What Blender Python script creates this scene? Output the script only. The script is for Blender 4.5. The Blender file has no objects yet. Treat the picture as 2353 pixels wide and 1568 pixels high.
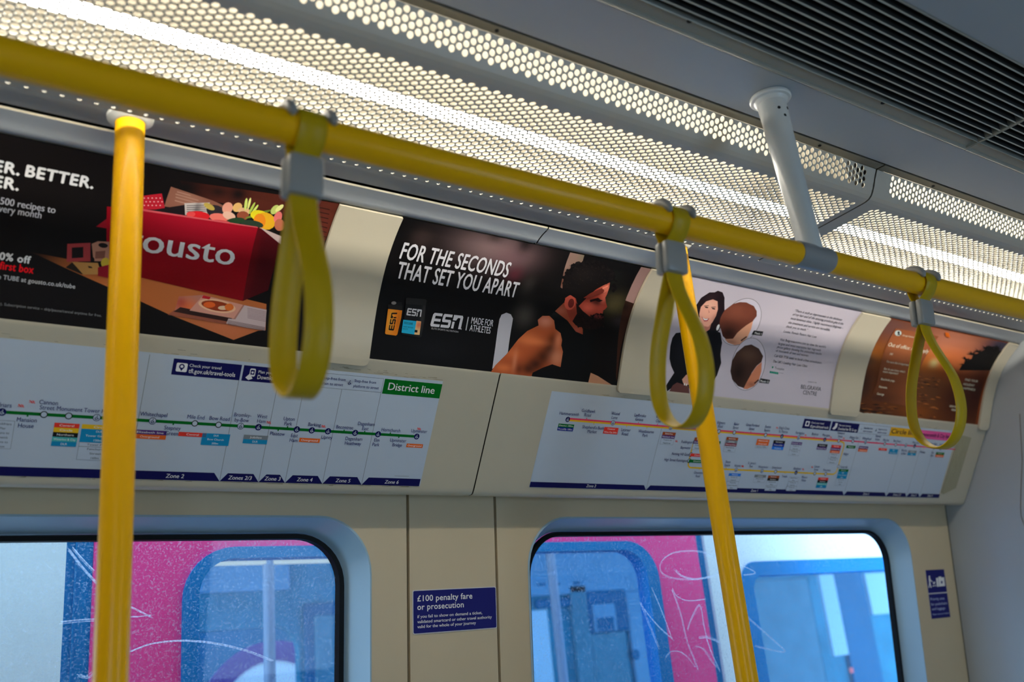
import bpy, bmesh, math, random
from mathutils import Vector, Matrix
from mathutils.geometry import tessellate_polygon
sc = bpy.context.scene
COL = sc.collection
H = 1.35                       # lens height above the carriage floor (heights below are given from the lens)

# ------------------------------------------------------------------ camera, sky, exposure
cam = bpy.data.cameras.new('camera'); cam_o = bpy.data.objects.new('camera', cam); COL.objects.link(cam_o)
cam.sensor_width = 36.0; cam.lens = 36.0 * 2200.0 / 2353.0
cam_o.matrix_world = Matrix(((0.81420608, -0.10837069, -0.57037203, 0.0),
                             (-0.57286363, -0.30956058, -0.75894632, 0.0),
                             (-0.09431716, 0.9446841, -0.31412773, H), (0, 0, 0, 1)))
cam.dof.use_dof = True; cam.dof.focus_distance = 1.86; cam.dof.aperture_fstop = 3.2
cam.clip_start = 0.02
sc.camera = cam_o
w = bpy.data.worlds.new('sky'); sc.world = w; w.use_nodes = True
bg = w.node_tree.nodes['Background']; bg.inputs[0].default_value = (0.47, 0.72, 1.0, 1); bg.inputs[1].default_value = 4.4
sc.view_settings.view_transform = 'Standard'; sc.view_settings.look = 'None'
sc.view_settings.gamma = 1.0; sc.view_settings.exposure = 0.0; sc.view_settings.use_curve_mapping = False
sc.cycles.use_denoising = True
sc.cycles.adaptive_threshold = 0.015; sc.cycles.max_bounces = 9; sc.cycles.diffuse_bounces = 6; sc.cycles.transparent_max_bounces = 16
sc.cycles.sample_clamp_indirect = 6.0

# ------------------------------------------------------------------ materials
def lin(c): return tuple(((x / 255.0) / 12.92 if x <= 10 else ((x / 255.0 + 0.055) / 1.055) ** 2.4) for x in c)
MATS = {}
def mat(name, col, rough=0.5, metal=0.0, coat=0.0, spec=0.5, noise=0.0, nscale=12.0, emis=None, estr=0.0):
    m = bpy.data.materials.new(name); m.use_nodes = True; nt = m.node_tree
    b = nt.nodes['Principled BSDF']
    b.inputs['Roughness'].default_value = rough; b.inputs['Metallic'].default_value = metal
    b.inputs['Coat Weight'].default_value = coat; b.inputs['Coat Roughness'].default_value = 0.06
    b.inputs['Specular IOR Level'].default_value = spec
    b.inputs['Base Color'].default_value = (*col, 1)
    if noise > 0:
        tc = nt.nodes.new('ShaderNodeTexCoord'); n = nt.nodes.new('ShaderNodeTexNoise'); n.inputs['Scale'].default_value = nscale; n.inputs['Detail'].default_value = 6
        mx = nt.nodes.new('ShaderNodeMix'); mx.data_type = 'RGBA'
        nt.links.new(tc.outputs['Object'], n.inputs['Vector']); nt.links.new(n.outputs['Fac'], mx.inputs['Factor'])
        mx.inputs['A'].default_value = (*[x * (1 - noise) for x in col], 1); mx.inputs['B'].default_value = (*[min(1, x * (1 + noise)) for x in col], 1)
        nt.links.new(mx.outputs['Result'], b.inputs['Base Color'])
        bp = nt.nodes.new('ShaderNodeBump'); bp.inputs['Strength'].default_value = 0.03; bp.inputs['Distance'].default_value = 0.002
        nt.links.new(n.outputs['Fac'], bp.inputs['Height']); nt.links.new(bp.outputs['Normal'], b.inputs['Normal'])
    if emis: b.inputs['Emission Color'].default_value = (*emis, 1); b.inputs['Emission Strength'].default_value = estr
    MATS[name] = m; return m
CREAM = mat('cream_laminate', (0.60, 0.54, 0.405), 0.34, coat=0.1, noise=0.04, nscale=9)
CREAMW = mat('cream_wall_laminate', (0.60, 0.50, 0.33), 0.45, noise=0.04, nscale=7)
GREYWH = mat('grey_white_enamel', (0.345, 0.375, 0.395), 0.33, noise=0.03, nscale=5)
WHITEP = mat('white_enamel', (0.66, 0.68, 0.66), 0.30, coat=0.2)
SHEET = mat('perforated_enamel', (0.50, 0.49, 0.43), 0.38)
REFL = mat('lamp_reflector', (0.23, 0.208, 0.165), 0.5)
TRIMB = mat('brown_grey_metal', (0.25, 0.225, 0.17), 0.35, metal=0.5, noise=0.1, nscale=30)
VENTM = mat('grille_metal', (0.36, 0.36, 0.31), 0.4, metal=0.3, noise=0.08, nscale=20)
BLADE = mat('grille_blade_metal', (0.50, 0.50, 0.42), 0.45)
BLADED = mat('grille_blade_shaded_face', (0.018, 0.018, 0.018), 0.7)  # shade between the blades put into the colour of their sides
DARK = mat('black_void', (0.008, 0.008, 0.008), 0.9)
GAP = mat('dark_joint', (0.02, 0.014, 0.006), 0.8)
YEL = mat('yellow_powder_coat', (0.93, 0.47, 0.0), 0.33, coat=0.06, spec=0.22)
STRAPM = mat('yellow_strap_plastic', (0.55, 0.36, 0.0), 0.42, spec=0.3, noise=0.03, nscale=60)
GREYPL = mat('grey_plastic', (0.30, 0.30, 0.285), 0.32)
GREYSL = mat('grey_sleeve', (0.27, 0.275, 0.275), 0.3, coat=0.3)
RUBBER = mat('black_rubber', (0.004, 0.005, 0.006), 0.45, spec=0.12)
REVEAL = mat('window_reveal_daylight_tint', (0.34, 0.50, 0.62), 0.25)  # blue daylight from outside put into the base colour
NAVYM = mat('blue_sign_face', (0.012, 0.014, 0.16), 0.5, spec=0.15)
SIGNW = mat('sign_border', (0.62, 0.62, 0.66), 0.5)
SEAL = mat('brown_sealant', (0.10, 0.075, 0.03), 0.7)
FLOORM = mat('floor_lino', (0.23, 0.265, 0.30), 0.5, noise=0.2, nscale=80)
TUBEM = mat('lit_tube', (1, 1, 1), 0.5, emis=(1.0, 0.93, 0.80), estr=47.0)
TUBEO = mat('lit_tube_dimmer', (1, 1, 1), 0.5, emis=(1.0, 0.93, 0.80), estr=13.0)
TR_WHITE = mat('train_white_paint', (0.78, 0.87, 0.93), 0.35)
TR_RED = mat('train_red_paint', (0.98, 0.055, 0.30), 0.5, spec=0.2)
TR_BLUE = mat('train_rubber_blue_veil', (0.0, 0.19, 0.50), 0.6, spec=0.1, noise=0.15, nscale=6)  # black rubber, the blue veil of the window glass put into its colour
TR_IN = mat('train_lining', (0.04, 0.36, 0.48), 0.6, spec=0.1, noise=0.35, nscale=5)
TR_IN2 = mat('train_lining_pale', (0.30, 0.55, 0.72), 0.6, spec=0.1, noise=0.15, nscale=6)
TR_GR = mat('train_lining_grey', (0.15, 0.38, 0.46), 0.6, spec=0.1, noise=0.2, nscale=7)
TR_PANE = mat('train_far_pane_glow', (0.55, 0.74, 0.86), 0.5, emis=(0.5, 0.78, 1.0), estr=0.22)  # daylight behind the far windows put in as a glow of the panes
TR_DK = mat('train_lining_deep', (0.0, 0.21, 0.38), 0.6, spec=0.1, noise=0.25, nscale=3)
TR_GREY = mat('train_pole', (0.46, 0.42, 0.48), 0.5)
TR_ORANGE = mat('train_seat_moquette', (0.42, 0.26, 0.24), 0.8)
LAMPM = mat('train_lamp', (0.15, 0.13, 0.11), 0.5, emis=(1.0, 0.84, 0.70), estr=0.75)
LEDM = mat('red_led', (0.6, 0.1, 0.1), 0.5, emis=(1.0, 0.2, 0.2), estr=0.9)
ROUND_R = mat('roundel_red', (0.36, 0.10, 0.46), 0.5)
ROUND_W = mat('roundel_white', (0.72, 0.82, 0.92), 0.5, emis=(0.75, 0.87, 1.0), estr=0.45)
ROUND_B = mat('roundel_blue', (0.02, 0.06, 0.40), 0.5)
def print_mat():
    m = bpy.data.materials.new('printed_paper'); m.use_nodes = True; nt = m.node_tree; b = nt.nodes['Principled BSDF']
    a = nt.nodes.new('ShaderNodeAttribute'); a.attribute_name = 'ink'; nt.links.new(a.outputs['Color'], b.inputs['Base Color'])
    b.inputs['Roughness'].default_value = 0.5; b.inputs['Specular IOR Level'].default_value = 0.12
    return m
PRINT = print_mat()
def glass_mat(name, film, speck, tint, lo=0.60, hi=0.70, big=0.12):
    m = bpy.data.materials.new(name); m.use_nodes = True; nt = m.node_tree
    for n in list(nt.nodes):
        if n.type != 'OUTPUT_MATERIAL': nt.nodes.remove(n)
    out = [n for n in nt.nodes if n.type == 'OUTPUT_MATERIAL'][0]
    N = nt.nodes.new; L = nt.links.new
    tr = N('ShaderNodeBsdfTransparent'); tr.inputs[0].default_value = (*tint, 1)
    tl = N('ShaderNodeBsdfTranslucent'); tl.inputs[0].default_value = (*film, 1)
    gl = N('ShaderNodeBsdfGlossy'); gl.inputs['Roughness'].default_value = 0.02
    tc = N('ShaderNodeTexCoord'); n1 = N('ShaderNodeTexNoise'); n1.inputs['Scale'].default_value = 260; n1.inputs['Detail'].default_value = 3
    n2 = N('ShaderNodeTexNoise'); n2.inputs['Scale'].default_value = 5; n2.inputs['Detail'].default_value = 4
    r = N('ShaderNodeMapRange'); r.inputs['From Min'].default_value = lo; r.inputs['From Max'].default_value = hi; r.inputs['To Max'].default_value = speck
    r2 = N('ShaderNodeMapRange'); r2.inputs['From Min'].default_value = 0.3; r2.inputs['From Max'].default_value = 0.75; r2.inputs['To Min'].default_value = big * 0.5; r2.inputs['To Max'].default_value = big
    ad = N('ShaderNodeMath'); ad.operation = 'ADD'; ad.use_clamp = True
    L(tc.outputs['Object'], n1.inputs['Vector']); L(tc.outputs['Object'], n2.inputs['Vector'])
    L(n1.outputs['Fac'], r.inputs['Value']); L(n2.outputs['Fac'], r2.inputs['Value']); L(r.outputs[0], ad.inputs[0]); L(r2.outputs[0], ad.inputs[1])
    m1 = N('ShaderNodeMixShader'); L(ad.outputs[0], m1.inputs[0]); L(tr.outputs[0], m1.inputs[1]); L(tl.outputs[0], m1.inputs[2])
    m2 = N('ShaderNodeMixShader'); m2.inputs[0].default_value = 0.015; L(m1.outputs[0], m2.inputs[1]); L(gl.outputs[0], m2.inputs[2])
    L(m2.outputs[0], out.inputs[0]); return m
GLASS = glass_mat('dusty_window_glass', (0.78, 0.90, 1.0), 0.20, (0.96, 0.98, 1.0), 0.56, 0.70, 0.008)
TGLASS = glass_mat('train_window_glass', (0.3, 0.65, 0.95), 0.0, (0.74, 0.90, 1.0), 0.9, 1.0, 0.03)
SCRATCH = glass_mat('scratched_glass', (0.85, 0.92, 1.0), 0.2, (1, 1, 1), 0.4, 0.6, 0.42)

# ------------------------------------------------------------------ object helpers
def link(o, parent=None):
    COL.objects.link(o)
    if parent is not None: o.parent = parent
    return o
def wloc(o):
    v = Vector((0, 0, 0))
    while o is not None: v += Vector(o.location); o = o.parent
    return v
def tag(o, label=None, cat=None, group=None, kind=None):
    if label: o['label'] = label
    if cat: o['category'] = cat
    if group: o['group'] = group
    if kind: o['kind'] = kind
    return o
def thing(name, label, cat, loc, group=None):
    o = bpy.data.objects.new(name, None); o.empty_display_size = 0.05; o.location = (loc[0], loc[1], loc[2] + H)
    link(o); return tag(o, label, cat, group)
class MB:
    """collects vertices and faces in metres, heights from the lens"""
    def __init__(s): s.v = []; s.f = []; s.c = None; s.mi = []; s.m = 0
    def add(s, vs, fs):
        b = len(s.v); s.v += [tuple(x) for x in vs]; s.f += [tuple(b + i for i in f) for f in fs]; s.mi += [s.m] * len(fs); return s
    def box(s, x0, x1, y0, y1, z0, z1):
        return s.add([(x0, y0, z0), (x1, y0, z0), (x1, y1, z0), (x0, y1, z0), (x0, y0, z1), (x1, y0, z1), (x1, y1, z1), (x0, y1, z1)],
                     [(0, 3, 2, 1), (4, 5, 6, 7), (0, 1, 5, 4), (1, 2, 6, 5), (2, 3, 7, 6), (3, 0, 4, 7)])
    def extrude_x(s, prof, x0, x1, closed=False, n=1):
        """profile of (y, z) swept along the carriage"""
        k = len(prof); vs = []
        for i in range(n + 1):
            x = x0 + (x1 - x0) * i / n; vs += [(x, p[0], p[1]) for p in prof]
        fs = []
        for i in range(n):
            for j in range(k if closed else k - 1):
                a = i * k + j; b = i * k + (j + 1) % k; fs.append((a, b, b + k, a + k))
        if closed: fs.append(tuple(range(k))[::-1]); fs.append(tuple(n * k + j for j in range(k)))
        return s.add(vs, fs)
    def cyl(s, a, b, r, n=32, r2=None, cap=True, bulge=None):
        a = Vector(a); b = Vector(b); d = (b - a).normalized()
        t = Vector((0, 0, 1)) if abs(d.z) < 0.9 else Vector((1, 0, 0)); u = d.cross(t).normalized(); v = d.cross(u)
        r2 = r if r2 is None else r2; vs = []
        for P, q in ((a, r), (b, r2)):
            for i in range(n):
                an = 2 * math.pi * i / n; vs.append(P + u * math.cos(an) * q + v * math.sin(an) * q)
        fs = [(i, (i + 1) % n, n + (i + 1) % n, n + i) for i in range(n)]
        if cap: fs += [tuple(range(n))[::-1], tuple(range(n, 2 * n))]
        return s.add(vs, fs)
    def lathe(s, c, prof, n=32, axis='z'):
        """prof: (radius, height)"""
        vs = []; k = len(prof)
        for i in range(n):
            an = 2 * math.pi * i / n
            for r, h in prof:
                x, y = r * math.cos(an), r * math.sin(an)
                vs.append((c[0] + x, c[1] + y, c[2] + h) if axis == 'z' else (c[0] + h, c[1] + x, c[2] + y))
        fs = []
        for i in range(n):
            for j in range(k - 1):
                a = i * k + j; b = ((i + 1) % n) * k + j; fs.append((a, b, b + 1, a + 1))
        return s.add(vs, fs)
    def sweep(s, path, sect, closed=False):
        """path of (y, z), section of (x, offset along the path normal)"""
        n = len(path); k = len(sect); vs = []
        for i in range(n):
            a = path[(i - 1) % n] if (closed or i > 0) else path[i]; b = path[(i + 1) % n] if (closed or i < n - 1) else path[i]
            t = Vector((b[0] - a[0], b[1] - a[1])).normalized(); nn = Vector((-t.y, t.x))
            for x, o in sect: vs.append((x, path[i][0] + nn.x * o, path[i][1] + nn.y * o))
        fs = []
        for i in range(n if closed else n - 1):
            for j in range(k):
                a = i * k + j; b = i * k + (j + 1) % k; c = ((i + 1) % n) * k
                fs.append((a, b, c + (j + 1) % k, c + j))
        if not closed: fs += [tuple(range(k))[::-1], tuple((n - 1) * k + j for j in range(k))]
        return s.add(vs, fs)
    def build(s, name, mats, parent=None, smooth=True, bevel=0.0, ang=35, recalc=True):
        me = bpy.data.meshes.new(name)
        off = wloc(parent) if parent is not None else Vector((0, 0, 0))
        me.from_pydata([(x - off.x, y - off.y, z + H - off.z) for x, y, z in s.v], [], s.f)
        ms = mats if isinstance(mats, (list, tuple)) else [mats]
        for m in ms: me.materials.append(m)
        if len(ms) > 1: me.polygons.foreach_set('material_index', s.mi)
        if s.c is not None:
            at = me.color_attributes.new('ink', 'FLOAT_COLOR', 'POINT'); at.data.foreach_set('color', [x for c in s.c for x in (c[0], c[1], c[2], 1.0)])
        if recalc:
            bm = bmesh.new(); bm.from_mesh(me); bmesh.ops.recalc_face_normals(bm, faces=bm.faces); bm.to_mesh(me); bm.free()
        o = link(bpy.data.objects.new(name, me), parent)
        if smooth:
            me.polygons.foreach_set('use_smooth', [True] * len(me.polygons)); me.set_sharp_from_angle(angle=math.radians(ang))
        if bevel > 0:
            b = o.modifiers.new('bevel', 'BEVEL'); b.width = bevel; b.segments = 2; b.limit_method = 'ANGLE'
        return o

# ------------------------------------------------------------------ curved surfaces of the carriage side: (u along the carriage, v down the profile)
AD = [(1.342, .7675), (1.362, .7545), (1.383, .7380), (1.403, .7190), (1.421, .6985), (1.437, .6760), (1.451, .6535), (1.464, .6290), (1.476, .6035), (1.488, .5755), (1.500, .5468)]
MP = [(1.503, .543), (1.630, .338)]
WALL_T = 0.107
WL = [(1.70, .337), (1.70 + 1.687 * WALL_T, -1.35)]
DV = AD + [(1.5075, .5345), (1.514, .5230)]
class Surf:
    def __init__(s, P):
        s.P = [Vector(p) for p in P]; s.s = [0.0]
        for a, b in zip(s.P, s.P[1:]): s.s.append(s.s[-1] + (b - a).length)
        seg = [((b - a).normalized()) for a, b in zip(s.P, s.P[1:])]
        s.n = []
        for i in range(len(s.P)):
            t = (seg[max(0, i - 1)] + seg[min(len(seg) - 1, i)]).normalized(); s.n.append(Vector((t.y, -t.x)))
    def __call__(s, u, v, off=0.0):
        k = 0
        while k < len(s.s) - 2 and v > s.s[k + 1]: k += 1
        w = (v - s.s[k]) / (s.s[k + 1] - s.s[k]); p = s.P[k].lerp(s.P[k + 1], w)
        wc = min(1, max(0, w)); n = s.n[k].lerp(s.n[k + 1], wc).normalized()
        return (u, p.x + n.x * off, p.y + n.y * off)
SA, SM, SW, SD = Surf(AD), Surf(MP), Surf(WL), Surf(DV)
SURF = {'AD': SA, 'MP': SM, 'WL': SW, 'DV': SD}
def flat_bm(pts, cuts_u=(), cuts_v=()):
    bm = bmesh.new(); vs = [bm.verts.new((p[0], p[1], 0)) for p in pts]
    for tri in tessellate_polygon([[Vector((p[0] * 1000, p[1] * 1000, 0)) for p in pts]]):
        try: bm.faces.new([vs[i] for i in tri])
        except ValueError: pass
    for ax, cuts in ((0, cuts_u), (1, cuts_v)):
        lo = min(v.co[ax] for v in bm.verts); hi = max(v.co[ax] for v in bm.verts)
        for c in cuts:
            if lo + 1e-5 < c < hi - 1e-5:
                co = (c, 0, 0) if ax == 0 else (0, c, 0); no = (1, 0, 0) if ax == 0 else (0, 1, 0)
                bmesh.ops.bisect_plane(bm, geom=bm.verts[:] + bm.edges[:] + bm.faces[:], plane_co=co, plane_no=no, dist=1e-7)
    return bm
def slab(mb, surf, pts, off0, off1):
    """a plate with the given outline on the surface, from off0 to off1 towards the room"""
    bm = flat_bm(pts, (), surf.s[1:-1]); bm.verts.index_update()
    mb.add([surf(v.co.x, v.co.y, off1) for v in bm.verts], [tuple(v.index for v in f.verts) for f in bm.faces]); bm.free()
    n = len(pts); vs = []; out = []
    for i in range(n):
        a, b = pts[i], pts[(i + 1) % n]; k = 1 if abs(a[1] - b[1]) < 0.02 else 14
        for j in range(k): t = j / k; out.append((a[0] + (b[0] - a[0]) * t, a[1] + (b[1] - a[1]) * t))
    m = len(out); vs = [surf(p[0], p[1], off1) for p in out] + [surf(p[0], p[1], off0) for p in out]
    mb.add(vs, [(i, (i + 1) % m, m + (i + 1) % m, m + i) for i in range(m)])
def rrect(u0, v0, u1, v1, r, n=6, corners=(1, 1, 1, 1)):
    o = []
    for (cx, cy, a0), k in zip(((u0 + r, v0 + r, 180), (u1 - r, v0 + r, 270), (u1 - r, v1 - r, 0), (u0 + r, v1 - r, 90)), corners):
        if not k:
            o.append({180: (u0, v0), 270: (u1, v0), 0: (u1, v1), 90: (u0, v1)}[a0]); continue
        for i in range(n + 1):
            a = math.radians(a0 + 90 * i / n); o.append((cx + r * math.cos(a), cy + r * math.sin(a)))
    return o

# ------------------------------------------------------------------ printed artwork
# ('P', outline, ink[, soft patches]) flat shapes in tenths of a millimetre; ('T', ...) lettering fitted between two ends; ('L', ...) lettering at a set height
ART = {
 'ad1': {
  'picture': [
   ('P',[2054,1711,2668,1740,3251,1804,3754,1788,5425,1967,5875,2012,5927,2462,5794,2486,5395,2688,4267,2387,3817,2239,3288,2076,2666,1882,2266,1746],(150,84,44),[(209.7,172.7,69.3,27.3,(16,11,10),1.0),(528.4,245.4,58.1,30.9,(160,90,60),0.8),(312.3,184.8,31.3,14.2,(120,64,24),0.7)]),
   ('P',[4046,184,6700,8,6700,439,6685,851,6700,1267,6696,1355,6092,955,5838,439,5144,412,4498,439,4150,406],(66,28,20),[(414.7,29.8,39.8,31.6,(12,10,10),1),(498.7,22.1,14.7,13.8,(16,12,12),1),(466.9,25.0,14.4,9.5,(22,14,12),0.9),(663.0,57.2,27.8,56.7,(84,36,26),0.8)]),
   ('P',[6334,154,6574,156,6581,173,6340,171],(38,18,14)),('P',[6365,240,6595,245,6601,262,6371,257],(38,18,14)),('P',[6393,323,6613,331,6619,348,6398,340],(38,18,14)),('P',[6421,407,6631,417,6637,434,6426,423],(38,18,14)),('P',[6449,491,6649,504,6655,521,6454,507],(38,18,14)),
   ('P',[6474,573,6664,589,6669,605,6479,589],(38,18,14)),('P',[6499,655,6679,673,6684,690,6504,671],(38,18,14)),('P',[6524,737,6693,758,6699,775,6529,754],(38,18,14)),('P',[6547,819,6700,842,6700,858,6552,835],(38,18,14)),('P',[6569,900,6700,925,6700,941,6574,916],(38,18,14)),
   ('P',[6592,981,6700,1009,6700,1025,6596,997],(38,18,14)),('P',[6613,1062,6700,1092,6700,1108,6617,1078],(38,18,14)),('P',[6632,1142,6700,1174,6700,1190,6636,1158],(38,18,14)),('P',[6651,1223,6700,1256,6700,1273,6655,1239],(38,18,14)),
   ('P',[3939,318,4615,414,4856,474,4704,667,4281,646,3915,667],(112,72,58),[(428.4,45.8,18.8,10.5,(128,88,72),0.8)]),('P',[4034,418,4403,452,4408,470,4039,436],(140,104,90)),('P',[4047,469,4517,513,4522,531,4051,487],(140,104,90)),
   ('P',[4049,528,4469,566,4473,584,4053,545],(140,104,90)),('P',[4047,374,4267,394,4272,412,4052,392],(140,104,90)),('P',[3545,568,3833,462,3942,714,3591,785],(150,22,36)),('P',[3607,589,3605,596,3598,601,3590,600,3585,593,3587,586,3594,581,3602,583],(210,150,150)),
   ('P',[3646,642,3644,650,3637,655,3629,653,3624,647,3626,639,3633,635,3641,636],(210,150,150)),('P',[3632,707,3631,715,3623,719,3615,718,3610,712,3612,704,3619,700,3628,701],(210,150,150)),('P',[3664,577,3663,584,3655,589,3647,588,3642,581,3644,574,3651,569,3659,571],(210,150,150)),
   ('P',[3704,630,3702,638,3695,643,3686,641,3682,635,3683,627,3690,623,3699,624],(210,150,150)),('P',[3690,695,3688,703,3681,708,3673,706,3668,700,3670,692,3677,688,3685,689],(210,150,150)),('P',[3722,565,3720,572,3713,577,3704,576,3700,569,3701,562,3709,557,3717,558],(210,150,150)),
   ('P',[3761,618,3760,626,3753,631,3744,629,3739,623,3741,615,3748,611,3757,612],(210,150,150)),('P',[3748,684,3746,691,3739,696,3730,694,3726,688,3727,680,3734,676,3743,677],(210,150,150)),('P',[3780,553,3778,560,3771,565,3762,564,3757,557,3759,550,3766,545,3775,546],(210,150,150)),
   ('P',[3819,606,3818,614,3810,619,3802,617,3797,611,3799,603,3806,599,3815,600],(210,150,150)),('P',[3806,672,3804,679,3797,684,3788,683,3783,676,3785,668,3792,664,3801,665],(210,150,150)),('P',[3838,541,3836,548,3829,553,3820,551,3815,545,3817,538,3824,533,3833,534],(210,150,150)),
   ('P',[3878,594,3876,602,3869,607,3860,605,3855,599,3857,591,3864,587,3873,588],(210,150,150)),('P',[3864,660,3862,667,3855,672,3846,671,3842,664,3843,657,3851,652,3859,653],(210,150,150)),('P',[3759,757,4227,572,4273,767,3909,799],(22,17,19)),
   ('P',[4205,550,4589,458,4593,722,4260,743],(158,150,146),[(442.0,61.7,4.8,15.7,(60,55,60),0.8)]),('P',[4245,579,4541,508,4544,520,4248,591],(70,62,66)),('P',[4253,611,4549,541,4552,553,4256,624],(70,62,66)),('P',[4261,644,4557,574,4560,586,4264,657],(70,62,66)),
   ('P',[4269,677,4565,607,4568,619,4272,690],(70,62,66)),('P',[4276,710,4573,640,4576,653,4279,723],(70,62,66)),('P',[4648,696,4636,732,4590,764,4520,786,4439,794,4366,786,4312,764,4290,733,4302,697,4347,665,4416,643,4496,635,4570,642,4625,664],(176,24,30)),
   ('P',[4415,698,4413,720,4397,739,4371,754,4340,760,4310,757,4287,745,4275,726,4278,705,4293,685,4319,671,4350,665,4380,668,4403,680],(200,60,60)),('P',[4855,579,4844,622,4806,657,4748,677,4683,678,4622,659,4579,625,4561,582,4572,539,4610,505,4666,484,4732,483,4793,502,4837,536],(34,30,34)),
   ('P',[4690,563,4675,578,4645,584,4605,579,4563,564,4528,541,4506,517,4501,494,4515,478,4545,472,4585,477,4627,493,4663,515,4685,540],(150,130,60)),('P',[4984,686,4970,720,4923,748,4855,764,4777,764,4707,749,4657,722,4637,688,4651,654,4697,627,4764,611,4841,610,4913,624,4963,651],(196,96,84)),
   ('P',[4909,393,4943,416,4966,455,4973,502,4962,546,4935,580,4900,597,4862,594,4829,572,4807,534,4801,488,4811,443,4836,408,4871,390],(206,130,110)),('P',[5055,639,5041,666,5009,684,4963,690,4914,681,4872,660,4843,632,4835,601,4848,573,4880,555,4925,550,4974,558,5017,579,5046,607],(220,150,130)),
   ('P',[5085,377,5107,405,5115,442,5107,480,5087,511,5056,530,5022,533,4992,520,4971,492,4964,456,4971,418,4991,386,5021,367,5055,364],(206,150,90)),('P',[5279,491,5270,517,5241,538,5198,549,5148,550,5102,539,5070,520,5056,494,5064,468,5092,447,5135,434,5184,434,5231,444,5264,465],(190,150,110)),
   ('P',[5262,556,5261,592,5241,625,5205,648,5162,656,5118,649,5084,627,5066,595,5066,560,5086,527,5122,504,5165,495,5208,503,5243,524],(120,60,40)),('P',[5182,366,5187,415,5186,455,5180,478,5168,479,5155,457,5142,418,5132,368,5126,319,5127,279,5134,257,5145,256,5158,277,5171,316],(172,184,92)),
   ('P',[5226,343,5227,390,5224,428,5217,449,5208,448,5198,427,5191,388,5186,341,5185,294,5188,257,5195,236,5204,237,5214,258,5222,296],(190,196,110)),('P',[5294,419,5283,469,5270,507,5258,526,5249,523,5245,499,5246,457,5253,407,5264,357,5276,319,5288,300,5297,303,5302,327,5300,369],(150,168,70)),
   ('P',[5345,440,5329,482,5312,514,5297,529,5289,525,5288,502,5294,465,5306,421,5322,379,5338,347,5352,332,5361,336,5363,359,5357,396],(176,190,90)),('P',[5593,380,5581,403,5534,444,5460,497,5375,549,5294,590,5236,614,5211,615,5224,594,5272,554,5346,503,5431,450,5510,407,5568,382],(90,110,40)),
   ('P',[5597,525,5584,567,5541,599,5478,616,5406,614,5341,594,5294,560,5276,518,5288,476,5329,442,5391,425,5462,426,5529,447,5577,482],(196,176,28)),('P',[5735,623,5713,685,5662,729,5590,746,5513,732,5446,692,5402,632,5389,565,5411,504,5460,459,5530,441,5607,454,5677,495,5722,555],(226,140,26)),
   ('P',[5561,594,5567,653,5552,705,5518,738,5473,747,5426,729,5386,688,5361,633,5355,574,5371,523,5403,489,5447,480,5495,498,5535,539],(212,110,24)),('P',[5688,274,5708,296,5717,330,5713,371,5697,409,5673,439,5644,453,5617,448,5598,427,5589,393,5592,352,5608,313,5632,284,5661,270],(160,170,90)),
   ('P',[5767,245,5776,263,5774,292,5761,326,5740,358,5715,383,5691,395,5672,391,5663,374,5665,345,5678,311,5699,278,5724,254,5748,242],(196,190,120)),('P',[5814,499,5805,544,5783,578,5754,594,5723,589,5697,564,5680,524,5676,476,5684,429,5704,394,5732,377,5763,382,5790,408,5808,450],(206,96,90)),
   ('P',[5896,599,5900,647,5887,689,5857,716,5818,724,5778,710,5743,677,5721,632,5717,585,5731,543,5760,516,5798,508,5839,522,5874,554],(150,84,60)),('P',[5546,682,5531,713,5479,740,5402,757,5315,760,5236,750,5179,728,5156,699,5172,668,5222,642,5298,625,5384,621,5465,631,5522,653],(34,48,36)),
   ('P',[5214,637,5209,667,5175,701,5120,733,5053,757,4989,768,4941,763,4917,745,4922,715,4955,681,5010,649,5076,625,5140,614,5190,619],(30,52,30)),('P',[4999,741,4986,755,4946,768,4887,777,4820,779,4760,776,4718,766,4702,753,4715,739,4755,726,4813,718,4879,715,4940,718,4983,728],(170,60,60)),
   ('P',[2993,1176,3192,951,3232,1177],(112,12,24)),('P',[3092,834,3589,773,5464,724,5458,2015,3765,1861,3254,1828],(116,4,16),[(450.3,86.6,104.5,35.8,(136,12,30),0.9),(444.1,187.4,106.2,30.0,(92,0,4),0.8)]),('P',[3600,771,5449,719,5468,737,3606,802],(170,70,76)),
   ('P',[5464,724,5908,904,5900,1315,5864,1775,5458,2015],(58,6,12),[(547.2,133.0,10.4,52.2,(84,6,12),0.8)]),('P',[5490,722,5895,810,5921,952],(160,140,136)),('P',[2636,1509,2956,1438,2998,1723,2665,1781],(124,44,46)),('P',[2707,1556,2865,1518,2889,1681,2730,1718],(22,16,16)),
   ('P',[2976,1451,3056,1397,3220,1378,3267,1681,3041,1712],(136,96,80)),('P',[3212,1446,3203,1465,3178,1480,3143,1486,3107,1481,3081,1467,3071,1449,3080,1429,3105,1415,3141,1409,3176,1414,3202,1427],(24,18,18)),('P',[3053,1691,3051,1716,3038,1734,3019,1737,3002,1724,2993,1700,2995,1675,3008,1657,3027,1654,3044,1667],(20,16,16)),
   ('P',[3048,1560,3187,1524,3194,1644,3057,1671],(96,60,50)),('P',[2665,1870,2758,1761,2955,1921,2903,1941],(30,22,16)),('P',[2738,1772,3106,1730,3138,1797,3131,1909,2924,1940],(138,100,54)),('P',[2971,1799,3027,1803,3041,1824,2986,1826],(40,30,24)),
   ('P',[3281,1703,3280,1739,3266,1769,3241,1789,3212,1794,3183,1782,3161,1757,3149,1723,3151,1688,3165,1657,3189,1637,3219,1633,3247,1644,3270,1669],(150,130,40)),('P',[3116,1801,3274,1728,3304,1941,3134,1930],(110,14,26)),
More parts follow.
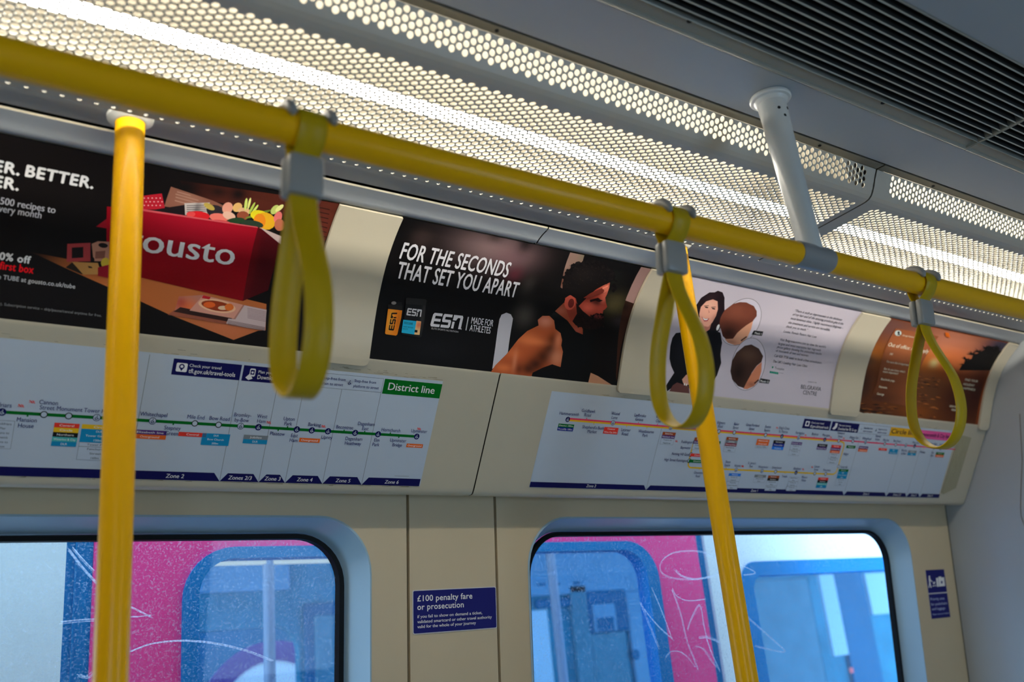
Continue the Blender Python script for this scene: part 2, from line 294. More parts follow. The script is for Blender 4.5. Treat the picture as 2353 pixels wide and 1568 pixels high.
   ('P',[4397,2082,4784,2003,5468,2079,5889,2104,5914,2464,5227,2422,5266,2326,4360,2350],(140,98,88),[(456.6,223.6,19.8,15.1,(190,90,40),0.8),(443.5,217.7,9.8,10.0,(140,30,30),0.6)]),('P',[4264,2400,4355,2313,5275,2390,5230,2439],(120,66,50)),
   ('P',[4346,2339,4445,2251,5318,2320,5289,2396],(40,24,22)),('P',[4785,2008,5468,2079,5346,2329,4598,2287],(170,120,106)),('P',[5355,2168,5338,2201,5291,2229,5219,2250,5129,2261,5031,2261,4934,2251,4848,2232,4780,2205,4737,2174,4723,2140,4739,2108,4784,2081,4853,2060,4941,2048,5038,2047,5136,2056,5225,2075,5295,2102,5340,2134],(196,150,120)),
   ('P',[5303,2166,5289,2191,5250,2212,5190,2227,5115,2235,5032,2236,4951,2228,4878,2213,4821,2192,4785,2168,4773,2142,4786,2118,4824,2097,4882,2082,4956,2073,5038,2073,5120,2080,5194,2095,5253,2116,5291,2140],(120,44,20)),('P',[5008,2140,4998,2167,4963,2190,4914,2203,4863,2203,4824,2189,4808,2166,4817,2139,4851,2116,4900,2103,4951,2103,4990,2116],(186,80,30)),
   ('P',[5228,2163,5219,2182,5189,2199,5146,2209,5102,2210,5069,2201,5055,2185,5064,2166,5094,2149,5136,2138,5180,2137,5214,2146],(196,160,130)),('P',[5319,2138,5313,2170,5288,2196,5250,2209,5211,2206,5180,2187,5165,2158,5171,2126,5196,2100,5233,2087,5272,2090,5304,2109],(180,90,36)),
   ('P',[4785,2008,4913,2021,4894,2065,4766,2057],(150,20,30)),('P',[5495,2084,5890,2111,5915,2472,5229,2429,5255,2340,5373,2339],(160,144,146)),('P',[5554,2120,5882,2144,5883,2152,5550,2129],(120,100,104)),('P',[5558,2144,5885,2168,5886,2176,5554,2152],(120,100,104)),
   ('P',[5561,2167,5889,2191,5890,2199,5557,2175],(120,100,104)),('P',[5564,2190,5892,2215,5893,2222,5560,2198],(120,100,104)),('P',[5568,2213,5895,2238,5896,2246,5563,2221],(120,100,104)),('P',[5571,2236,5898,2261,5900,2269,5567,2245],(120,100,104)),
   ('P',[5574,2259,5902,2285,5903,2293,5570,2268],(120,100,104)),('P',[5577,2283,5905,2308,5906,2316,5573,2291],(120,100,104)),('P',[5246,2368,5906,2412,5907,2419,5247,2375],(90,70,70)),('P',[5249,2385,5908,2425,5909,2432,5250,2393],(90,70,70)),
   ('P',[5251,2403,5910,2438,5911,2446,5252,2411],(90,70,70)),('P',[5253,2421,5912,2451,5913,2459,5255,2429],(90,70,70)),('P',[5256,2439,5914,2464,5915,2472,5257,2447],(90,70,70)),
  ],
  'headline': [
   ('T','BETTER.',191.9,283.7,59.1,17.17,(205,208,214),0.035,0),('B',),('T','ER.',151.4,183.3,59.8,16.67,(205,208,214),0.035,0),('B',),('T','ER.',154.8,185.9,83.0,16.48,(205,208,214),0.035,0),('B',),
  ],
  'body_text': [
   ('T','500 recipes to',166.1,239.8,107.8,10.35,(170,170,176),0.012,0),('B',),('T','very month',165.6,222.4,119.0,10.18,(170,170,176),0.012,0),('B',),
  ],
  'offer_text': [
   ('T','60% off',168.3,217.2,188.9,10.59,(196,198,202),0.03,0),('B',),('T','first box',178.2,223.1,202.9,11.07,(215,12,22),0.03,0),('B',),('T','e TUBE at gousto.co.uk/tube',178.0,283.4,217.4,6.53,(150,150,152),0.02,0),('B',),
  ],
  'small_print': [
   ('T','apply). Subscription service \u2013 skip/pause/cancel anytime for free.',173.4,326.7,255.8,3.99,(104,106,108),0.004,0),('B',),
  ],
  'box_logo': [
   ('T','gousto',341.9,519.0,144.6,37.98,(225,220,226),0.013,0),('B',),
  ],
 },
 'ad2': {
  'picture': [
   ('P',[7943,15,10837,12,14020,30,14020,873,13961,1931,13977,2757,10694,2697,7933,2779,7932,2180,7932,732],(11,9,9),[(1007.9,27.8,76.9,31.3,(104,84,84),1),(1052.4,38.2,44.2,25.3,(96,70,74),0.7),(1069.1,-0.8,15.5,23.8,(16,12,12),1),(996.1,4.4,17.9,9.8,(30,24,22),0.8),(848.3,37.3,19.5,17.5,(50,38,36),0.7),(1074.1,71.5,16.1,15.3,(70,24,34),0.7),(1125.7,152.6,20.6,20.2,(62,58,54),0.8),(1115.6,89.1,13.3,18.3,(40,36,34),0.7),(1351.3,101.5,30.5,22.6,(64,58,36),0.9),(1315.4,44.4,21.7,21.0,(22,24,20),0.6),(1379.1,132.7,23.5,12.7,(44,40,44),0.7),(936.3,246.9,56.4,21.5,(18,17,19),0.7)]),
   ('P',[11792,34,12161,30,12200,169,12118,486,12077,874,11950,832,11854,400],(116,92,82),[(1196.6,70.3,17.2,19.2,(90,50,36),0.9),(1214.4,7.5,10.1,10.9,(90,90,70),0.6)]),('P',[13735,27,14020,28,14020,360,14020,900,13759,866,13751,448],(134,106,102)),
   ('P',[13759,866,14020,900,14020,1454,13976,1960,14002,2668,13960,2549,13799,1326],(48,27,19),[(1379.1,100.8,15.4,13.1,(22,13,10),0.8)]),('P',[10689,2219,10680,1882,10677,1685,10706,1590,10810,1534,10925,1554,10996,1631,11001,1759,11003,2015,11008,2327,10867,2511,10687,2697],(158,156,163)),
   ('P',[13130,2517,13448,2594,13897,2763,13166,2770],(150,108,84)),('P',[11963,1370,12282,1455,12556,1631,12851,1747,13151,1713,13290,2154,13202,2754,11676,2762,12216,2526,12368,2129,12093,1716,11892,1504],(9,9,10),[(1197.2,140.5,21.4,6.0,(26,24,24),0.7)]),
   ('P',[11993,1349,12162,1139,12517,1365,12822,1630,12851,1747,12651,1710,12370,1504],(118,52,34),[(1213.2,132.4,14.3,9.0,(150,80,60),0.8),(1264.4,168.1,11.2,6.0,(150,70,60),0.6)]),('P',[10656,2770,10748,2613,11009,2333,11214,2035,11403,1841,11660,1694,11612,1583,11706,1486,11880,1464,12028,1546,12100,1715,12257,1786,12330,1926,12332,2044,12402,2170,12396,2495,12168,2458,11929,2553,11697,2676,11675,2756,11080,2766],(142,66,34),[(1180.8,158.9,17.7,10.5,(176,112,92),0.9),(1143.5,199.6,31.6,14.4,(176,92,52),0.8),(1114.8,234.1,20.7,11.4,(176,90,50),0.7),(1210.2,195.1,14.5,17.6,(60,26,14),0.75),(1204.4,213.3,16.6,17.5,(48,20,11),0.85),(1190.7,232.2,20.2,16.3,(46,19,10),0.9),(1173.9,249.9,21.4,14.5,(40,16,9),0.9),(1158.0,261.5,17.7,11.5,(46,20,11),0.85),(1223.6,193.6,8.8,17.7,(176,104,74),0.8),(1227.2,231.5,16.9,16.5,(166,108,82),0.8),(1095.7,264.4,20.4,8.5,(186,100,56),0.7),(1133.7,263.7,10.4,11.4,(70,30,18),0.7),(1120.6,247.8,4.8,19.9,(196,120,90),0.5),(1162.0,203.3,31.9,6.9,(190,104,62),0.6)]),
   ('P',[12151,1034,12393,921,12781,769,12982,632,13143,521,13187,639,13203,795,13187,884,13249,981,13324,1073,13291,1134,13247,1164,13253,1226,13208,1276,13256,1332,13039,1451,12762,1425,12650,1560,12447,1509,12291,1303],(126,46,33),[(1310.5,68.5,12.4,10.3,(176,104,84),0.9),(1297.0,102.7,22.2,8.3,(34,12,10),0.95),(1281.2,117.3,18.5,11.2,(176,78,62),0.8),(1318.4,118.5,11.3,9.5,(150,60,50),0.6),(1259.5,95.4,21.7,9.7,(86,30,22),0.8),(1315.0,90.5,7.4,9.9,(160,80,64),0.7),(1248.0,136.9,14.6,15.2,(96,40,28),0.6)]),
   ('P',[12802,994,12997,912,13065,934,12840,1039],(20,8,8)),('P',[12462,1123,12457,1177,12435,1224,12398,1258,12352,1275,12300,1273,12251,1253,12209,1216,12180,1167,12167,1113,12172,1059,12190,1012,12224,977,12269,959,12320,961,12371,982,12416,1019,12448,1068],(152,64,50)),
   ('P',[12429,1131,12424,1175,12404,1209,12373,1227,12337,1225,12303,1205,12278,1169,12266,1126,12271,1083,12290,1049,12320,1030,12356,1031,12392,1052,12417,1088],(84,26,22)),('P',[11990,795,11927,582,11969,413,12108,262,12233,163,12443,80,12718,98,13025,190,13217,364,13226,466,13148,530,13000,629,12876,728,12755,883,12639,1058,12548,1178,12430,1009,12259,956,12147,1044,12039,942],(13,10,10),[(1238.9,43.9,31.4,17.0,(24,19,18),0.8)]),
   ('P',[12464,1097,12705,1249,12929,1343,13088,1244,13283,1266,13366,1395,13268,1562,13012,1623,12815,1601,12618,1579,12501,1503,12573,1327],(22,13,12),[(1314.9,130.8,12.8,3.8,(110,44,40),0.8)]),('P',[12359,183,12366,215,12350,231,12318,223,12291,195,12283,164,12300,148,12331,156],(20,16,15)),
   ('P',[12350,199,12319,210,12284,197,12266,168,12275,140,12306,130,12341,143,12359,171],(20,16,15)),('P',[12187,236,12181,263,12151,272,12116,260,12095,232,12100,205,12129,195,12165,208],(12,9,9)),('P',[12111,736,12105,767,12069,782,12025,773,11998,744,12004,713,12039,698,12084,708],(20,16,15)),
   ('P',[12177,249,12153,257,12126,246,12109,224,12114,202,12136,195,12165,206,12182,229],(20,16,15)),('P',[13178,343,13155,365,13111,362,13071,337,13060,303,13083,282,13127,285,13167,310],(16,12,12)),('P',[13149,377,13145,408,13109,424,13062,416,13031,387,13034,356,13070,340,13117,349],(16,12,12)),
   ('P',[13168,470,13133,472,13102,454,13093,427,13112,406,13146,404,13177,422,13186,449],(20,16,15)),('P',[12076,843,12059,865,12029,869,12005,851,12000,822,12018,799,12047,796,12071,814],(12,9,9)),('P',[11964,634,11939,646,11903,637,11879,612,11879,586,11905,574,11940,583,11965,608],(12,9,9)),
   ('P',[12288,246,12264,252,12226,238,12195,211,12189,187,12212,181,12251,196,12283,223],(12,9,9)),('P',[13329,606,13304,613,13277,602,13263,581,13271,561,13296,554,13324,564,13337,586],(12,9,9)),('P',[13039,305,13012,301,12981,276,12964,245,12971,226,12999,230,13031,255,13047,286],(16,12,12)),
   ('P',[13301,622,13282,634,13242,629,13205,611,13193,589,13213,577,13253,582,13289,600],(20,16,15)),('P',[12500,150,12497,180,12465,193,12423,182,12395,152,12398,122,12430,108,12472,120],(20,16,15)),('P',[12191,308,12158,317,12127,305,12116,279,12131,254,12164,245,12195,257,12206,283],(16,12,12)),
   ('P',[13132,381,13112,393,13075,387,13044,366,13035,342,13055,330,13092,336,13123,357],(16,12,12)),('P',[13149,381,13149,407,13124,420,13090,412,13066,388,13067,362,13091,349,13126,357],(16,12,12)),('P',[13139,318,13126,342,13091,348,13054,331,13036,302,13048,277,13083,271,13121,288],(20,16,15)),
   ('P',[12019,743,11997,760,11968,757,11950,736,11954,709,11976,692,12005,695,12023,717],(20,16,15)),('P',[12167,254,12157,280,12130,287,12102,270,12089,241,12097,214,12123,207,12152,224],(12,9,9)),('P',[13354,582,13347,602,13319,610,13286,602,13268,582,13275,562,13303,554,13336,563],(12,9,9)),
   ('P',[12132,819,12107,828,12078,818,12062,796,12068,774,12092,765,12122,775,12138,797],(16,12,12)),('P',[12063,395,12030,403,11998,390,11986,363,12001,338,12034,329,12066,343,12078,370],(16,12,12)),('P',[12897,293,12863,297,12828,280,12812,250,12823,225,12855,220,12892,239,12909,268],(16,12,12)),
   ('P',[12660,164,12634,172,12593,156,12562,128,12558,102,12583,95,12624,110,12655,139],(20,16,15)),('P',[12440,201,12438,225,12416,234,12388,222,12370,196,12373,171,12395,162,12423,175],(20,16,15)),('P',[13164,406,13152,433,13112,441,13067,424,13044,393,13056,366,13096,358,13141,374],(16,12,12)),
   ('P',[12345,198,12326,210,12292,202,12263,181,12255,157,12274,146,12308,153,12338,175],(16,12,12)),('P',[12491,144,12455,147,12427,133,12423,108,12445,89,12481,85,12509,100,12513,124],(20,16,15)),('P',[12085,371,12049,370,12016,346,12004,313,12022,290,12058,292,12091,316,12103,349],(20,16,15)),
   ('P',[12557,170,12553,199,12520,212,12477,201,12450,174,12454,145,12487,132,12529,142],(20,16,15)),('P',[12454,242,12421,249,12377,228,12346,193,12348,163,12381,156,12426,177,12456,212],(12,9,9)),('P',[12148,256,12117,265,12086,252,12072,226,12083,201,12113,192,12145,205,12160,232],(20,16,15)),
   ('P',[12450,180,12446,201,12416,213,12377,209,12353,191,12357,170,12387,158,12426,162],(16,12,12)),('P',[12278,256,12272,280,12247,289,12217,276,12201,250,12206,225,12230,216,12261,229],(12,9,9)),('P',[12058,818,12029,823,11996,806,11979,778,11987,754,12016,750,12050,767,12068,795],(12,9,9)),
   ('P',[12092,302,12067,318,12039,314,12024,292,12032,264,12057,248,12085,252,12099,274],(16,12,12)),('P',[13369,675,13359,695,13332,700,13304,687,13291,664,13301,644,13328,638,13357,651],(12,9,9)),('P',[12022,546,11997,543,11977,525,11973,503,11987,489,12012,492,12033,511,12037,533],(12,9,9)),
   ('P',[12174,254,12157,272,12122,271,12090,251,12079,224,12095,205,12130,206,12163,226],(20,16,15)),('P',[12098,685,12094,713,12062,728,12021,723,11994,700,11998,672,12030,656,12072,662],(16,12,12)),('P',[13255,592,13255,621,13234,635,13203,625,13181,598,13181,569,13203,556,13233,565],(16,12,12)),
   ('P',[12407,227,12375,233,12331,212,12301,177,12302,148,12334,143,12378,163,12408,198],(12,9,9)),('P',[12051,378,12013,373,11977,342,11963,304,11980,280,12018,285,12054,315,12068,354],(12,9,9)),('P',[13331,481,13311,494,13263,490,13216,471,13197,448,13217,434,13265,438,13312,457],(12,9,9)),
   ('P',[12269,265,12231,264,12199,241,12187,208,12205,185,12243,186,12277,210,12289,243],(16,12,12)),('P',[12046,515,12019,527,11984,517,11961,492,11961,465,11987,453,12022,463,12047,489],(16,12,12)),('P',[12218,262,12206,278,12181,279,12156,265,12147,245,12158,229,12183,228,12208,242],(12,9,9)),
   ('P',[11991,545,11966,549,11930,533,11905,506,11903,483,11928,479,11965,495,11991,523],(16,12,12)),('P',[13388,682,13352,691,13312,676,13290,645,13301,616,13336,606,13377,621,13398,652],(16,12,12)),('P',[12014,502,11993,509,11962,499,11938,477,11935,457,11955,450,11986,460,12011,482],(16,12,12)),
   ('P',[12014,474,11987,489,11945,480,11912,452,11908,421,11934,405,11976,414,12009,443],(16,12,12)),('P',[12963,256,12960,277,12931,289,12893,287,12870,271,12873,250,12902,237,12939,240],(16,12,12)),('P',[12084,783,12060,783,12036,766,12027,743,12037,727,12062,727,12086,744,12095,767],(16,12,12)),
   ('P',[12823,198,12814,223,12776,233,12729,222,12702,196,12710,171,12749,161,12795,172],(20,16,15)),('P',[12119,264,12094,281,12062,275,12043,251,12047,222,12071,205,12103,210,12124,235],(20,16,15)),('P',[13055,370,13026,369,13000,351,12992,326,13006,309,13035,310,13062,328,13070,353],(16,12,12)),
   ('P',[12375,179,12340,184,12300,164,12278,130,12288,101,12323,96,12363,116,12385,150],(16,12,12)),('P',[12075,368,12068,398,12037,408,12001,393,11981,361,11989,332,12019,322,12055,337],(12,9,9)),('P',[13016,335,12981,331,12949,304,12939,272,12957,252,12991,257,13023,283,13034,315],(12,9,9)),
   ('P',[12650,180,12625,198,12578,189,12535,160,12523,128,12548,110,12596,119,12638,147],(16,12,12)),('P',[12034,487,12019,505,11978,509,11935,496,11915,474,11929,455,11969,452,12013,465],(20,16,15)),('P',[12611,235,12585,235,12550,212,12528,182,12530,161,12557,162,12591,184,12614,215],(16,12,12)),
   ('P',[12469,226,12446,239,12403,230,12364,204,12352,176,12375,163,12419,172,12458,198],(20,16,15)),('P',[12966,300,12945,309,12916,301,12896,280,12897,259,12918,250,12947,258,12967,279],(16,12,12)),('P',[12070,446,12040,449,12007,431,11991,402,12000,379,12030,376,12063,394,12080,423],(12,9,9)),
   ('P',[13331,576,13320,606,13282,616,13240,600,13218,569,13230,540,13267,530,13309,545],(12,9,9)),('P',[12997,259,12976,280,12929,278,12883,255,12865,224,12885,203,12932,205,12979,229],(20,16,15)),('P',[12016,641,11989,645,11965,633,11957,611,11970,593,11997,589,12021,601,12029,623],(16,12,12)),
   ('P',[12337,196,12302,197,12270,178,12261,149,12280,128,12315,127,12346,146,12355,175],(20,16,15)),('P',[11986,532,11953,532,11923,511,11911,480,11925,459,11957,459,11989,481,12001,512],(20,16,15)),('P',[12042,593,12023,610,11979,610,11936,592,11920,567,11940,550,11983,550,12026,568],(16,12,12)),
   ('P',[13073,289,13046,303,13004,294,12971,266,12966,237,12991,223,13034,233,13068,260],(16,12,12)),('P',[12509,193,12492,218,12454,220,12416,197,12401,163,12418,138,12456,137,12494,160],(12,9,9)),('P',[13347,733,13312,727,13282,700,13273,667,13291,648,13326,654,13356,681,13365,714],(12,9,9)),
   ('P',[12080,512,12064,527,12030,526,11998,511,11986,489,12000,474,12034,475,12067,491],(12,9,9)),('P',[12057,852,12029,847,12007,824,12003,797,12020,782,12048,787,12071,809,12074,836],(16,12,12)),('P',[12072,324,12047,324,12014,304,11993,276,11996,256,12021,256,12054,276,12075,304],(12,9,9)),
   ('P',[12058,699,12036,719,12005,717,11981,696,11980,666,12002,646,12033,647,12057,669],(16,12,12)),('P',[12562,161,12534,171,12505,161,12490,136,12500,112,12528,102,12557,112,12572,137],(12,9,9)),('P',[12048,752,12028,773,11992,773,11961,752,11953,722,11973,701,12009,700,12040,722],(20,16,15)),
   ('P',[12010,529,11987,544,11947,539,11913,517,11904,489,11925,473,11965,479,12001,502],(12,9,9)),('P',[13297,679,13267,679,13235,659,13220,630,13231,610,13261,610,13293,630,13308,659],(20,16,15)),('P',[12248,210,12224,217,12196,205,12182,182,12190,161,12214,155,12242,167,12256,190],(20,16,15)),
   ('P',[12035,506,12009,500,11984,475,11975,447,11988,431,12014,437,12038,462,12047,491],(16,12,12)),('P',[12439,164,12416,169,12389,157,12374,134,12378,115,12400,111,12427,123,12443,145],(16,12,12)),('P',[12296,281,12266,276,12239,253,12230,223,12245,205,12276,210,12305,235,12313,264],(20,16,15)),
   ('P',[13382,623,13368,638,13339,639,13310,625,13299,605,13313,591,13342,590,13371,603],(12,9,9)),('P',[12471,148,12472,173,12453,183,12426,174,12406,150,12405,126,12424,115,12451,124],(20,16,15)),('P',[12369,698,12358,702,12346,696,12345,685,12356,680,12368,686],(30,24,22)),
   ('P',[12622,270,12614,279,12594,277,12583,266,12591,257,12610,259],(30,24,22)),('P',[12527,533,12514,534,12500,525,12500,513,12513,512,12527,522],(30,24,22)),('P',[12360,574,12347,575,12330,564,12326,553,12339,552,12357,563],(30,24,22)),
   ('P',[12660,426,12649,425,12640,416,12642,408,12653,408,12662,417],(30,24,22)),('P',[12668,234,12657,237,12640,228,12635,217,12647,214,12663,223],(30,24,22)),('P',[12165,593,12152,588,12143,573,12147,564,12160,569,12169,584],(30,24,22)),
   ('P',[12491,227,12488,237,12474,238,12463,229,12466,219,12479,218],(30,24,22)),('P',[13094,447,13088,455,13069,458,13056,453,13062,445,13081,442],(30,24,22)),('P',[12937,397,12924,396,12912,384,12912,374,12926,375,12938,387],(30,24,22)),
   ('P',[12437,600,12423,602,12413,594,12416,583,12430,581,12440,589],(30,24,22)),('P',[12322,491,12308,488,12291,474,12288,463,12302,465,12319,479],(30,24,22)),('P',[13085,582,13072,584,13059,576,13060,565,13072,562,13085,571],(30,24,22)),
   ('P',[12755,218,12742,216,12730,204,12730,194,12743,196,12755,208],(30,24,22)),('P',[12356,276,12343,274,12334,264,12340,255,12354,256,12362,267],(30,24,22)),('P',[12510,262,12500,270,12479,265,12469,254,12479,246,12499,250],(30,24,22)),
   ('P',[12451,366,12447,375,12435,375,12427,365,12431,356,12442,357],(30,24,22)),('P',[12147,708,12134,708,12127,699,12132,690,12144,690,12152,699],(30,24,22)),('P',[12214,456,12201,452,12194,441,12201,433,12214,437,12220,448],(30,24,22)),
   ('P',[12791,414,12778,413,12763,402,12762,391,12775,392,12789,404],(30,24,22)),('P',[12207,402,12195,396,12186,381,12189,371,12201,378,12210,393],(30,24,22)),('P',[12694,273,12691,281,12680,281,12671,272,12674,264,12686,264],(30,24,22)),
   ('P',[12552,506,12538,507,12519,496,12513,485,12526,485,12546,495],(30,24,22)),('P',[12783,239,12774,246,12758,241,12751,229,12760,222,12775,227],(30,24,22)),('P',[12892,193,12884,197,12871,192,12867,182,12875,178,12888,184],(30,24,22)),
   ('P',[12307,371,12292,367,12283,354,12290,345,12304,348,12313,361],(30,24,22)),('P',[12606,322,12600,329,12583,330,12572,325,12578,318,12595,316],(30,24,22)),('P',[12791,295,12788,305,12775,305,12765,295,12768,285,12781,285],(30,24,22)),
   ('P',[12162,355,12153,363,12132,361,12120,352,12129,344,12150,345],(30,24,22)),('P',[12132,709,12120,710,12110,702,12113,692,12124,691,12134,699],(30,24,22)),('P',[12614,436,12603,436,12589,426,12587,417,12598,417,12612,427],(30,24,22)),
   ('P',[12131,519,12120,516,12112,505,12115,497,12126,500,12134,511],(30,24,22)),('P',[12630,516,12619,512,12606,499,12604,489,12615,493,12629,507],(30,24,22)),('P',[12995,502,12979,498,12970,484,12976,474,12991,478,13001,492],(30,24,22)),
   ('P',[12202,353,12195,357,12180,355,12172,349,12179,344,12194,347],(30,24,22)),('P',[11959,329,11950,330,11935,323,11929,315,11939,314,11953,321],(30,24,22)),('P',[12962,479,12958,488,12946,487,12938,477,12942,468,12954,469],(30,24,22)),
   ('P',[12891,471,12878,465,12870,451,12874,442,12887,448,12895,462],(30,24,22)),('P',[12286,675,12279,679,12266,678,12259,671,12265,666,12278,668],(30,24,22)),('P',[12082,678,12075,684,12062,682,12056,672,12063,666,12076,668],(30,24,22)),
   ('P',[12426,611,12414,609,12402,597,12401,588,12413,590,12426,601],(30,24,22)),('P',[12030,337,12015,336,12001,323,12003,311,12017,312,12031,325],(30,24,22)),('P',[12846,601,12836,608,12814,607,12802,598,12811,590,12833,592],(30,24,22)),
   ('P',[12597,405,12590,412,12572,414,12560,407,12566,399,12584,398],(30,24,22)),('P',[12111,367,12098,370,12080,360,12075,348,12088,345,12106,355],(30,24,22)),('P',[12373,584,12366,591,12350,590,12341,581,12348,574,12364,576],(30,24,22)),
   ('P',[13064,339,13054,341,13037,334,13030,325,13041,323,13058,329],(30,24,22)),('P',[12476,437,12463,437,12446,425,12441,414,12454,415,12472,426],(30,24,22)),('P',[12629,266,12619,270,12598,267,12587,259,12597,255,12618,259],(30,24,22)),
   ('P',[12790,236,12777,232,12769,220,12772,212,12784,216,12793,228],(30,24,22)),('P',[12978,249,12965,252,12946,243,12941,231,12954,227,12973,236],(30,24,22)),('P',[12236,338,12233,344,12222,345,12214,340,12217,334,12228,333],(30,24,22)),
   ('P',[12784,459,12770,456,12764,446,12772,439,12787,442,12793,452],(30,24,22)),('P',[12399,424,12384,422,12367,407,12366,395,12382,397,12398,412],(30,24,22)),('P',[12223,605,12218,612,12202,613,12193,608,12198,602,12213,601],(30,24,22)),
   ('P',[12204,388,12195,395,12181,390,12176,378,12185,371,12199,376],(30,24,22)),('P',[12111,343,12103,348,12092,343,12088,334,12096,330,12107,334],(30,24,22)),('P',[12067,544,12058,545,12044,539,12039,531,12049,530,12062,536],(30,24,22)),
   ('P',[12082,386,12072,390,12052,385,12043,375,12054,370,12074,376],(30,24,22)),('P',[12636,554,12620,554,12606,542,12608,530,12623,530,12637,542],(30,24,22)),('P',[12910,1578,12903,1589,12887,1591,12873,1583,12873,1571,12885,1564,12902,1567],(28,16,14)),
   ('P',[13377,1461,13361,1466,13336,1458,13320,1444,13326,1434,13349,1436,13372,1448],(16,10,10)),('P',[13300,1368,13274,1368,13258,1354,13264,1336,13287,1328,13311,1335,13316,1353],(16,10,10)),('P',[13270,1277,13251,1280,13227,1269,13217,1251,13227,1241,13250,1246,13270,1261],(16,10,10)),
   ('P',[12905,1454,12886,1461,12866,1453,12860,1436,12872,1424,12893,1425,12908,1438],(16,10,10)),('P',[13131,1294,13112,1294,13100,1283,13104,1269,13121,1263,13138,1270,13143,1283],(16,10,10)),('P',[13168,1325,13158,1336,13139,1336,13125,1325,13127,1311,13143,1305,13161,1311],(28,16,14)),
   ('P',[13261,1290,13256,1302,13239,1306,13223,1301,13219,1289,13231,1280,13249,1281],(16,10,10)),('P',[13018,1518,13000,1527,12973,1521,12958,1504,12966,1489,12991,1487,13014,1500],(16,10,10)),('P',[12801,1343,12779,1346,12766,1337,12770,1322,12789,1313,12809,1317,12815,1330],(28,16,14)),
   ('P',[12779,1411,12775,1430,12756,1436,12737,1426,12731,1407,12744,1394,12765,1395],(28,16,14)),('P',[12726,1576,12716,1594,12691,1598,12670,1585,12668,1565,12687,1553,12713,1557],(28,16,14)),('P',[12781,1467,12764,1478,12747,1474,12742,1459,12754,1443,12772,1439,12784,1449],(28,16,14)),
   ('P',[13011,1576,12998,1588,12968,1590,12944,1579,12944,1565,12968,1558,12998,1563],(28,16,14)),('P',[13121,1443,13104,1444,13079,1433,13065,1416,13073,1408,13097,1414,13118,1429],(16,10,10)),('P',[13047,1301,13038,1312,13011,1316,12987,1310,12984,1299,13004,1291,13032,1291],(16,10,10)),
   ('P',[13332,1447,13312,1455,13281,1447,13262,1429,13269,1415,13298,1414,13326,1429],(16,10,10)),('P',[13017,1382,12990,1374,12977,1350,12985,1328,13010,1325,13032,1342,13035,1368],(16,10,10)),('P',[12766,1368,12752,1372,12734,1364,12727,1351,12736,1342,12753,1345,12767,1356],(16,10,10)),
   ('P',[13278,1393,13269,1403,13246,1405,13226,1399,13225,1388,13243,1381,13267,1384],(16,10,10)),('P',[12675,1404,12659,1412,12634,1406,12620,1391,12626,1378,12649,1377,12671,1388],(16,10,10)),('P',[13215,1272,13189,1273,13169,1258,13169,1238,13190,1227,13215,1235,13227,1255],(16,10,10)),
   ('P',[12743,1596,12729,1603,12704,1601,12685,1590,12687,1580,12709,1577,12733,1584],(16,10,10)),('P',[13277,1271,13260,1266,13249,1250,13253,1235,13268,1233,13283,1244,13287,1261],(16,10,10)),('P',[12768,1421,12751,1431,12730,1427,12721,1411,12730,1395,12751,1392,12768,1403],(28,16,14)),
   ('P',[13292,1278,13274,1286,13241,1278,13219,1262,13224,1249,13252,1249,13283,1262],(16,10,10)),('P',[12856,1510,12843,1516,12825,1511,12816,1498,12823,1488,12841,1488,12855,1498],(28,16,14)),('P',[13025,1316,13017,1329,12990,1335,12966,1329,12962,1316,12981,1306,13009,1306],(16,10,10)),
   ('P',[13214,1375,13199,1375,13187,1365,13186,1353,13198,1347,13213,1352,13221,1365],(16,10,10)),('P',[12958,1319,12946,1326,12928,1322,12918,1310,12924,1298,12941,1297,12956,1306],(16,10,10)),('P',[13231,1543,13222,1557,13200,1560,13183,1548,13183,1531,13200,1522,13222,1527],(16,10,10)),
   ('P',[12693,1545,12673,1548,12650,1536,12640,1517,12652,1507,12676,1512,12694,1529],(28,16,14)),('P',[12991,1400,12969,1404,12952,1393,12952,1375,12969,1365,12991,1369,13001,1385],(16,10,10)),('P',[13184,1421,13166,1422,13147,1410,13141,1394,13152,1386,13173,1392,13187,1408],(28,16,14)),
   ('P',[12689,1621,12671,1617,12652,1598,12646,1577,12659,1572,12680,1585,12694,1607],(16,10,10)),('P',[13302,1470,13286,1477,13257,1474,13235,1462,13238,1450,13263,1448,13292,1457],(16,10,10)),('P',[12997,1420,12977,1430,12949,1423,12935,1404,12945,1387,12972,1386,12995,1400],(28,16,14)),
   ('P',[13048,1482,13032,1483,13017,1472,13014,1458,13025,1451,13041,1457,13052,1471],(16,10,10)),('P',[12760,1489,12740,1494,12725,1486,12726,1471,12743,1460,12762,1462,12769,1474],(16,10,10)),('P',[13372,1532,13351,1532,13327,1516,13317,1496,13330,1487,13355,1496,13373,1516],(28,16,14)),
   ('P',[12910,978,13006,933,13136,946,13053,996],(24,8,8)),('P',[12601,969,12736,839,13000,669,13100,752,12967,843,12744,948],(88,32,24)),('P',[12986,671,13120,584,13124,623,13019,705],(190,110,90)),('P',[13064,758,13156,671,13165,702,13090,786],(170,90,74)),
  ],
  'product_picture': [
   ('P',[8178,1789,8473,1777,8479,1930,8450,2249,8425,2272,8214,2270,8194,2252],(198,106,20),[(826.4,200.9,5.8,23.4,(220,140,50),0.7),(843.6,198.8,4.6,20.9,(150,74,14),0.7)]),('P',[8157,1714,8463,1694,8475,1788,8179,1795],(26,23,22)),
